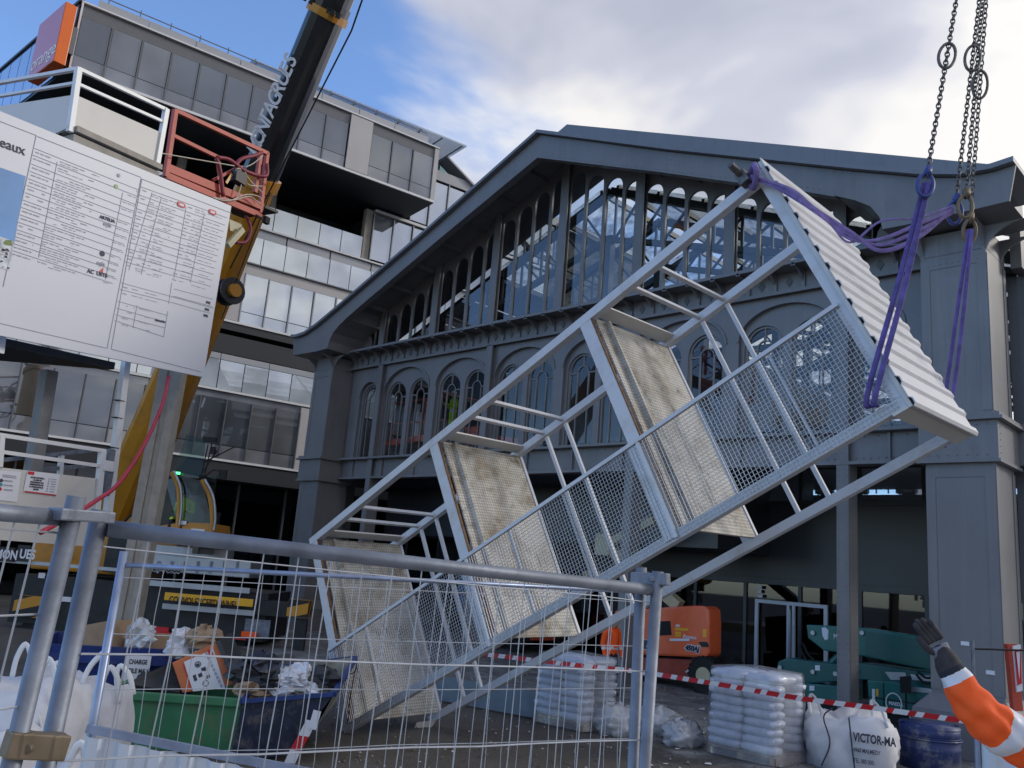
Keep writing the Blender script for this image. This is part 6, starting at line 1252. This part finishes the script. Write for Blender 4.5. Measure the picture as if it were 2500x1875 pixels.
p = at(740, 1850, 9.2); p.z = .1; tag(crumple(p, .42, .3, .12, 44, n=18, m_=9, amp=.35).build('plastic_sheet', M_loosefilm, base=V((p.x, p.y, 0)), smooth=False), 'crumpled clear plastic sheet on the ground below the tipping skip', 'plastic')
# ---------------- wrapped pallets
def pillow_mesh(lx, ly, lz, seed):
    rg_ = random.Random(seed); n = 12; mm = 5; vs = []; fs = []
    for j in range(mm + 1):
        ph = -math.pi / 2 + math.pi * j / mm
        for i in range(n):
            a = 2 * math.pi * i / n + .2; e = lambda c, q: math.copysign(abs(c) ** q, c); k = 1 + rg_.uniform(-.04, .04)
            vs.append(V((e(math.cos(a), .45) * e(math.cos(ph), .5) * lx * k, e(math.sin(a), .45) * e(math.cos(ph), .5) * ly * k, e(math.sin(ph), .8) * lz * k)))
    for j in range(mm): fs += [(j * n + i, j * n + (i + 1) % n, (j + 1) * n + (i + 1) % n, (j + 1) * n + i) for i in range(n)]
    mb = MB(); mb.add(vs, fs); return mb
def pallet(base, lx, ly, layers, rz, label, seed):
    b = V(base); root = thing('wrapped_pallet', label, 'pallet', b, 'shrink-wrapped pallets of sacks'); ca, sa = math.cos(rz), math.sin(rz); ux = V((ca, sa, 0)); uy = V((-sa, ca, 0)); rg_ = random.Random(seed)
    for k in range(5): m = MB(); m.box(b + uy * (-ly + (k + .5) * 2 * ly / 5) + Z * .125, (lx, ly / 6, .011), ux, uy, Z); m.build('deck_board', M_wood, root)
    for k in (-1, 0, 1): m = MB(); m.box(b + ux * (k * lx * .9) + Z * .057, (.05, ly, .05), ux, uy, Z); m.build('bearer', M_wood, root)
    lh = .128; sx = lx / 2; sy = ly / 3; src = None
    for j in range(layers):
        for ix in range(2):
            for iy in range(3):
                if iy == 1 and j < layers - 1: continue
                pos = b + ux * ((ix - .5) * 2 * sx * .99 + rg_.uniform(-.02, .02)) + uy * ((iy - 1) * 2 * sy + rg_.uniform(-.02, .02)) + Z * (.14 + lh * (j + .5))
                if src is None:
                    o = pillow_mesh(sx * 1.05, sy * 1.05, lh * .58, seed).build('sack', M_pbag, None, smooth=True); o.parent = root; src = o; OFF[o.name] = b; o.location = pos - b; o.rotation_euler = (0, 0, rz)
                else: copy_obj(src, root, pos, (rg_.uniform(-.04, .04), rg_.uniform(-.04, .04), rz + rg_.uniform(-.05, .05) + (math.pi if rg_.random() < .5 else 0)))
    H_ = .14 + lh * layers + .03; m = MB(); n = 26; vs = []; lv = 12
    for j in range(lv + 1):
        t = j / lv
        for i in range(n):
            a = 2 * math.pi * i / n; cx_, sy_ = math.cos(a), math.sin(a); k = (abs(cx_) ** 7 + abs(sy_) ** 7) ** (-1 / 7) * (1.05 + rg_.uniform(-.012, .012) + (.07 * (1 - t) ** 4) - .05 * max(0, t - .9) / .1)
            vs.append(b + ux * (lx * k * cx_) + uy * (ly * k * sy_) + Z * (.02 + (H_ - .02) * t))
    fs = [(j * n + i, j * n + (i + 1) % n, (j + 1) * n + (i + 1) % n, (j + 1) * n + i) for j in range(lv) for i in range(n)]
    c0 = len(vs); vs.append(b + Z * (H_ + .07)); fs += [(lv * n + i, lv * n + (i + 1) % n, c0) for i in range(n)]
    m.add(vs, fs); m.build('stretch_wrap', M_film2, root, smooth=True)
    return root
pallet((-7.08, 13.25, 0), .60, .52, 9, .02, 'shrink-wrapped pallet of blue-white sacks in front of the steel column', 1)
pallet((-10.15, 12.45, 0), .56, .50, 8, .03, 'shrink-wrapped pallet of pale sacks just right of the tilted tower foot', 2)
for i, (u, v, rx, rz_, lab) in enumerate(((1500, 1772, .45, .30, 'torn stretch film heaped beside the far pallet'), (1600, 1772, .50, .28, 'low heap of film-wrapped sacks behind the fence posts'), (1665, 1800, .30, .24, 'loose trailing plastic film at the end of the heap'))):
    p = onZ(u, v + 18, 0); tag(crumple(p + Z * rz_ * .6, rx, .35, rz_, 60 + i, n=30, m_=18, amp=.20).build('plastic_heap', M_loosefilm, base=p, smooth=True), lab, 'plastic', 'torn film heaps')
# printed big bag, drum
p = at(2075, 1840, 14.2); p.z = 0; vb = bigbag('big_bag', p, .62, .55, .80, .35, 23, 'printed white big bag with one loop up between pallet and drum', loops=2, group=None, sag=.2)
fx_ = V((math.cos(.35), math.sin(.35), 0)); 
if fx_.dot(RT) < 0: fx_ = -fx_
vn = V((fx_.y, -fx_.x, 0)); vo = p + vn * .66 + fx_ * .08
tw_ = at(2124, 1826, (p + vn * .68).dot(FW)); 
for k, (t, sz) in enumerate((('VICTOR-MA', .17), ('4960 MALMEDY', .085), ('TEL 080 000', .085))): text('lettering', t, sz, vo + Z * (.48 - k * .15) + vn * .02, fx_, Z, M_ink, vb, .004, bold=.006 if k == 0 else .001, xs=.64)
m = MB(); m.tube(curve([vo - fx_ * .45 + Z * .05, vo - fx_ * .33 + Z * .4, vo - fx_ * .42 + Z * .75, vo - fx_ * .3 + Z * .9], 5), .012, 5); m.tube(curve([vo + fx_ * .02 + Z * .05, vo - fx_ * .02 + Z * .4, vo - fx_ * .06 + Z * .8], 5), .012, 5); m.build('seam', M_ink, vb)
p = at(2270, 1820, 14.6); p.z = 0; dr_ = thing('blue_drum', 'battered blue plastic drum smeared with white, below the pointing arm', 'drum', p); zt_ = at(2270, 1792, 14.6).z
m = MB(); hs = [0, .02, .30, .33, .36, .62, .65, .68, zt_ - .06, zt_ - .02, zt_]; rs_ = [.42, .45, .45, .465, .45, .45, .465, .45, .455, .47, .44]; m.tube([p + Z * h for h in hs], rs_, 28); m.build('body', M_drum, dr_, smooth=True)
m = MB(); m.tube([p + Z * (zt_ - .045) + V((math.cos(t), math.sin(t), 0)) * .465 for t in [k * .2244 for k in range(28)]], .018, 6, closed=True); m.build('rim', M_drum, dr_, smooth=True)
# red and white barrier tape
tp = [onZ(1150, 1594, 1.05), onZ(1231, 1603, 1.1), onZ(1390, 1622, 1.11), onZ(1544, 1638, 1.1), onZ(1738, 1668, 1.12), onZ(1942, 1703, 1.1), onZ(2129, 1728, 1.1), onZ(2369, 1762, 1.1), onZ(2480, 1775, 1.1)]
pts = curve(tp, 14); m = MB(); acc = 0
dens = []
for a, b in zip(pts, pts[1:]):
    n = max(1, int((b - a).length / .05)); dens += [a.lerp(b, k / n) for k in range(n)]
dens.append(pts[-1]); dist = 0
for i, (a, b) in enumerate(zip(dens, dens[1:])):
    h = .036; tw1 = .25 * math.sin(i * .05); up1 = (Z + FW * tw1).normalized(); ln_ = (b - a).normalized() * .03
    m.add([a - up1 * h, b - up1 * h, b + up1 * h + ln_, a + up1 * h + ln_], [(0, 1, 2, 3)]); m.mi[-1] = int(dist / .13) % 2; dist += (b - a).length
tag(m.build('barrier_tape', [M_paper, M_redp], base=dens[len(dens) // 2]), 'red and white barrier tape stretched past the pallets to the right pier', 'tape')

# ================================================================== machines in front of the shop glass
def poly(mb, pts, y, dep): mb.prism([(onY(u, v, y).x, onY(u, v, y).z) for u, v in pts], (0, y, 0), X, Z, Y, 0, dep)
def decal(name, body, u, v, size, y, mtl, par, bold=.0, xs=1.0, shear=0.0): return text(name, body, size, onY(u, v, y), X, Z, mtl, par, .004, bold=bold, xs=xs, shear=shear)
YL = 19.3
jl = thing('boom_lift', 'orange articulated boom lift with cream boom parked under the hall girder', 'boom lift', V((-13, 20, 0)))
m = MB(); poly(m, [(1500, 1490), (1600, 1484), (1690, 1478), (1720, 1479), (1729, 1488), (1731, 1520), (1730, 1597), (1722, 1606), (1500, 1596)], YL, .62); m.build('engine_cover', M_orangep, jl, bevel=.06)
m = MB(); poly(m, [(1500, 1602), (1735, 1612), (1742, 1640), (1715, 1660), (1500, 1648)], YL + .1, .6); m.build('chassis', mat('chassis_orange', (.33, .05, .025), .5, var=.2), jl, bevel=.03)
m = MB(); poly(m, [(1606, 1517), (1636, 1516), (1639, 1550), (1606, 1552)], YL - .012, .01); m.build('grille', M_rub, jl)
m = MB(); poly(m, [(1706, 1567), (1730, 1567), (1730, 1580), (1706, 1579)], YL - .012, .01); m.build('hazard_band', M_haz, jl)
for k, (u, v, w_, h_, mm) in enumerate(((1648, 1532, 14, 7, M_ylabel), (1662, 1534, 18, 6, M_ylabel), (1648, 1542, 14, 6, M_ylabel), (1648, 1549, 14, 6, M_ylabel), (1635, 1559, 48, 6, M_paper), (1650, 1525, 9, 5, M_paper), (1716, 1536, 8, 20, M_ylabel))): m = MB(); poly(m, [(u, v), (u + w_, v), (u + w_, v + h_), (u, v + h_)], YL - .012, .01); m.build('decal', mm, jl)
decal('lettering', 'Access', 1667, 1557, .13, YL - .014, M_paper, jl, .002, 1.1); decal('lettering', '450AJ', 1672, 1586, .17, YL - .014, M_ink, jl, .01, 1.0, .2); decal('lettering_outline', '450AJ', 1672, 1586, .17, YL - .011, M_paper, jl, .025, 1.0, .2); decal('lettering', 'JLG', 1565, 1582, .30, YL - .014, M_ink, jl, .012, 1.1, .2); decal('lettering_outline', 'JLG', 1565, 1582, .30, YL - .011, M_paper, jl, .03, 1.1, .2)
m = MB(); poly(m, [(1673, 1640), (1681, 1633), (1681, 1637), (1697, 1638), (1697, 1634), (1705, 1641), (1697, 1647), (1697, 1643), (1681, 1642), (1681, 1646)], YL + .085, .01); m.build('arrow', M_paper, jl)
for u, v, d in ((1772, 1662, .25), (1716, 1690, -.35), (1560, 1668, .0)):
    c = onY(u, v, YL + .3 + d); c.z = .43; m = MB(); m.cyl(c - Y * .0, c + Y * .34, .43, 26)
    for k in range(26): a = k * .2417; m.box(c + V((math.cos(a) * .44, .17, math.sin(a) * .44)), (.03, .17, .025), V((-math.sin(a), 0, math.cos(a))), Y, V((math.cos(a), 0, math.sin(a))))
    wh = m.build('wheel', M_rub, jl); m = MB(); m.cyl(c - Y * .03, c + Y * .05, .2, 16); m.build('rim', M_creamm, wh)
m = MB(); a = onY(1660, 1480, YL + .7); b = onY(1480, 1330, YL + .4); m.beam(a, b, .28, .32, Y); m.build('lower_boom', M_creamm, jl)
m = MB(); b2 = onY(1600, 1270, YL + .3); m.beam(b, b2, .22, .26, Y); m.box(b, (.25, .2, .3)); m.build('upper_boom', M_creamm, jl)
# green spider crane
YM = 19.2
md = thing('mini_crane', 'dark green crawler mini crane folded behind the steel column', 'crane', V((-8.5, 19.8, 0)))
m = MB(); poly(m, [(1968, 1525), (2050, 1529), (2110, 1533), (2330, 1568), (2330, 1648), (2200, 1622), (2107, 1602), (2010, 1588), (1972, 1558)], YM + .3, .45); m.build('boom', M_teal, md, bevel=.03)
m = MB(); poly(m, [(1899, 1615), (1921, 1606), (1960, 1612), (2046, 1622), (2050, 1664), (1990, 1668), (1909, 1672), (1895, 1640)], YM + .1, .5); m.build('outrigger_arm', M_teal2, md, bevel=.03)
m = MB(); poly(m, [(1966, 1668), (2060, 1676), (2060, 1714), (1968, 1702)], YM + .05, 1.0); m.build('front_housing', M_teal, md, bevel=.02)
m = MB(); poly(m, [(2117, 1660), (2170, 1664), (2330, 1690), (2330, 1766), (2121, 1733)], YM, 1.2); m.build('engine_cover', M_teal, md, bevel=.03)
m = MB(); poly(m, [(2060, 1618), (2107, 1620), (2330, 1652), (2330, 1688), (2117, 1660), (2060, 1655)], YM + .2, .8); m.build('deck', M_teal2, md, bevel=.02)
m = MB(); a = onY(2000, 1650, YM + .5); b = onY(2060, 1590, YM + .5); m.cyl(a, b, .09, 12); m.build('lift_cylinder', M_teal2, md); m = MB(); m.cyl(onY(2300, 1668, YM + .4), onY(2120, 1640, YM + .4), .06, 10); m.build('hydraulic_ram', M_alu, md)
m = MB(); poly(m, [(1950, 1728), (1985, 1712), (2330, 1750), (2330, 1840), (1980, 1792), (1952, 1765)], YM + .05, .4); m.build('track', M_rub, md, bevel=.05)
m = MB(); poly(m, [(1950, 1728), (1985, 1712), (2330, 1750), (2330, 1840), (1980, 1792), (1952, 1765)], YM + 1.0, .4); m.build('track', M_rub, md, bevel=.05)
m = MB(); poly(m, [(2196, 1652), (2222, 1650), (2222, 1692), (2198, 1692)], YM - .3, .06); m.cyl(onY(2212, 1690, YM - .27), onY(2213, 1755, YM - .27), .02, 8); m.build('mirror', M_rub, md, bevel=.01)
for pts in ([(2160, 1640), (2210, 1642), (2215, 1660), (2175, 1660)], [(2222, 1646), (2275, 1650), (2275, 1664), (2228, 1660)], [(2222, 1676), (2290, 1684), (2290, 1694), (2222, 1688)]): m = MB(); poly(m, pts, YM + .17 if pts[0][1] < 1670 else YM - .015, .02); m.build('cover_plate', M_alu, md)
for pts, mm in (([(2129, 1682), (2136, 1682), (2136, 1720), (2129, 1720)], M_paper), ([(2139, 1682), (2144, 1682), (2144, 1700), (2139, 1700)], M_ylabel), ([(2157, 1562), (2176, 1563), (2176, 1572), (2157, 1571)], M_paper), ([(1990, 1624), (2002, 1624), (2002, 1637), (1990, 1637)], M_paper), ([(1976, 1674), (1988, 1674), (1988, 1686), (1976, 1686)], M_paper), ([(1955, 1743), (1972, 1742), (1972, 1760), (1955, 1761)], M_paper)): m = MB(); y_ = YM + (.285 if pts[0][1] < 1600 else -.012 if pts[0][0] > 2100 else .085 if pts[0][1] < 1640 else .035); poly(m, pts, y_, .01); m.build('decal', mm, md)
m = MB(); c = onY(2182, 1717, YM - .012)
m.tube([c + V((.16 * math.cos(t), 0, .20 * math.sin(t))) for t in [k * .3927 for k in range(16)]], .014, 5, closed=True); m.build('logo_ring', M_paper, md); decal('lettering', 'MAEDA', 2170, 1720, .10, YM - .014, M_paper, md, .003, .85)
decal('lettering', 'MAEDA', 2035, 1559, .15, YM + .285, M_paper, md, .004, .8); decal('lettering', 'MAEDA', 2220, 1764, .17, YM - .012, M_paper, md, .008, .8); decal('lettering', 'Aprolis', 2232, 1720, .14, YM - .014, M_ink, md, .001, 1.1)
m = MB(); poly(m, [(2006, 1533), (2014, 1531), (2022, 1538), (2022, 1560), (2014, 1563), (2008, 1552)], YM + .285, .01); m.build('shield', M_paper, md)
# chevron plate and pole at the right edge
q0 = at(2475, 1640, 13.2); cs_ = thing('chevron_sign', 'red post carrying a white and red arrow plate at the right edge', 'sign', V((q0.x, q0.y, 0)))
m = MB(); m.beam(at(2466, 1572, 13.3), at(2482, 1735, 13.3), .14, .1, FW); m.build('post', M_red, cs_)
m = MB(); P = [at(2474, 1578, 13.1), at(2492, 1574, 13.1), at(2497, 1686, 13.1), at(2484, 1690, 13.1)]; m.add(P + [p + FW * .03 for p in P], [(0, 1, 2, 3), (7, 6, 5, 4)] + [(i, (i + 1) % 4, 4 + (i + 1) % 4, 4 + i) for i in range(4)]); m.build('plate', M_paper, cs_)
m = MB(); m.add([at(2477, 1588, 13.08), at(2492, 1584, 13.08), at(2495, 1668, 13.08), at(2484, 1674, 13.08)], [(0, 1, 2, 3)]); m.build('red_field', M_redp, cs_); m = MB(); m.add([at(2481, 1592, 13.06), at(2490, 1590, 13.06), at(2489, 1660, 13.06)], [(0, 1, 2)]); m.build('arrow', M_paper, cs_)
m = MB(); a = at(2374, 1563, 13.0); m.cyl(a, V((a.x, a.y, 0)), .025, 10); pl_ = m.build('barrier_pole', M_galv, base=V((a.x, a.y, 0))); tag(pl_, 'thin grey barrier pole with a cross bar before the right pier', 'pole')
m = MB(); m.cyl(at(2378, 1584, 13.0), at(2560, 1590, 13.0), .014, 8); m.build('cross_bar', M_rub, pl_)
for u, v, lab in ((2356, 1571, 'small white paper stuck high on the right pier'), (2418, 1642, 'pale torn label stuck on the right pier')):
    p = onY(u, v, 17.10); m = MB(); m.box(p, (.07, .002, .035)); tag(m.build('paper_label', M_paper, base=p), lab, 'label')
# litter and boards on the ground
rl = random.Random(77)
for i in range(34):
    u = rl.uniform(1560, 1760) if i < 20 else rl.uniform(820, 1560); v = rl.uniform(1700, 1870); p = onZ(u, v, .01); sz = rl.uniform(.02, .07); a = rl.uniform(0, 3)
    m = MB(); m.add([p + V((math.cos(a + k * 1.57) * sz * rl.uniform(.6, 1.4), math.sin(a + k * 1.57) * sz * rl.uniform(.6, 1.4), rl.uniform(0, .02))) for k in range(4)], [(0, 1, 2, 3)]); tag(m.build('litter', M_paper, base=p), 'small white scrap of litter lying on the dirt', 'litter', 'white litter scraps')
p = onZ(1290, 1722, .05); m = MB(); m.box(p, (.5, .12, .04), V((.95, .3, 0)).normalized(), V((-.3, .95, 0)).normalized(), Z); tag(m.build('timber_plank', M_wood, base=p - Z * .05), 'short timber plank on the ground behind the tower foot', 'plank')
q1 = onZ(1240, 1712, 0); m = MB(); m.box(onZ(1190, 1700, .25), (1.3, .03, .22), V((.98, .2, 0)).normalized(), V((-.2, .98, 0)).normalized(), Z); tag(m.build('metal_sheet', mat('sheet_blue_grey', (.22, .28, .34), .35, .3), base=q1), 'blue-grey metal sheet standing on edge behind the tower foot', 'sheet')
# more rubbish round the bins
rb = random.Random(101)
for i, (u, v, r_, mm, nm, lab) in enumerate(((600, 1640, .22, M_plas, 'rubbish_bag', 'black rubbish bag wedged behind the right bin lid'), (640, 1622, .2, M_skip2, 'rubbish_bag', 'dark blue rubbish bag at the back of the tipping skip'), (790, 1660, .2, M_plas, 'rubbish_bag', 'grey rubbish bag beside the foot of the tower'), (370, 1672, .18, M_plas, 'rubbish_bag', 'black bag under the sloping bin lid'), (500, 1560, .2, M_card, 'cardboard_scrap', 'crushed brown carton behind the orange panel'), (735, 1640, .14, M_paper, 'paper_scrap', 'white paper sheets heaped at the back of the tipping skip'))):
    p = at(u, v, td_ + (.5 if u > 560 else .9)); tag(crumple(p, r_ * 1.4, r_, r_ * .8, 200 + i, amp=.3).build(nm, mm, base=p - Z * r_ * .6), lab, 'rubbish', 'loose rubbish round the bins')
# mini crane dressing: hoses, pins and boom sections
for k, pts in enumerate(([(1960, 1570), (1975, 1600), (1990, 1612)], [(1952, 1575), (1965, 1605), (1985, 1625)], [(2060, 1600), (2075, 1625), (2095, 1640)], [(2240, 1640), (2262, 1655), (2285, 1650)], [(2236, 1646), (2258, 1668), (2290, 1664)])):
    m = MB(); m.tube(curve([onY(u, v, YM + .15) for u, v in pts], 5), .025, 6); m.build('hydraulic_hose', M_rub, md, smooth=True)
m = MB(); poly(m, [(2112, 1540), (2330, 1575), (2330, 1640), (2112, 1597)], YM + .26, .03); m.build('boom_section', M_teal2, md)
for u, v in ((1905, 1630), (1985, 1640), (2040, 1645), (2105, 1545), (1985, 1545)): m = MB(); c = onY(u, v, YM + (.27 if v < 1600 else .08)); m.cyl(c, c - Y * .03, .05, 12); m.build('pivot_pin', M_alu, md)
for u, v in ((1975, 1752), (2010, 1757), (2045, 1762), (2150, 1777), (2185, 1782)): m = MB(); c = onY(u, v, YM + .04); m.cyl(c, c - Y * .03, .11, 14); m.build('track_roller', M_chass, md)
m = MB(); poly(m, [(2121, 1700), (2330, 1730), (2330, 1733), (2121, 1703)], YM - .006, .01); poly(m, [(2155, 1666), (2158, 1666), (2160, 1738), (2157, 1738)], YM - .006, .01); m.build('panel_gap', M_rub, md)
# crane dressing: panel joints, bolts and hoses on the boom foot
m = MB(); m.tube(curve([at(275, 1330, 25.2), at(300, 1280, 25.0), at(330, 1255, 25.0), at(345, 1300, 25.2)], 6), .035, 6); m.tube(curve([at(262, 1360, 25.2), at(282, 1330, 25.0), at(280, 1395, 25.2)], 6), .03, 6); m.build('hydraulic_hose', M_rub, cr_)
m = MB(); m.box(at(292, 1350, 25.0), (.35, .1, .55), RT, FW, Z); m.build('counter_guard', M_chass, cr_)
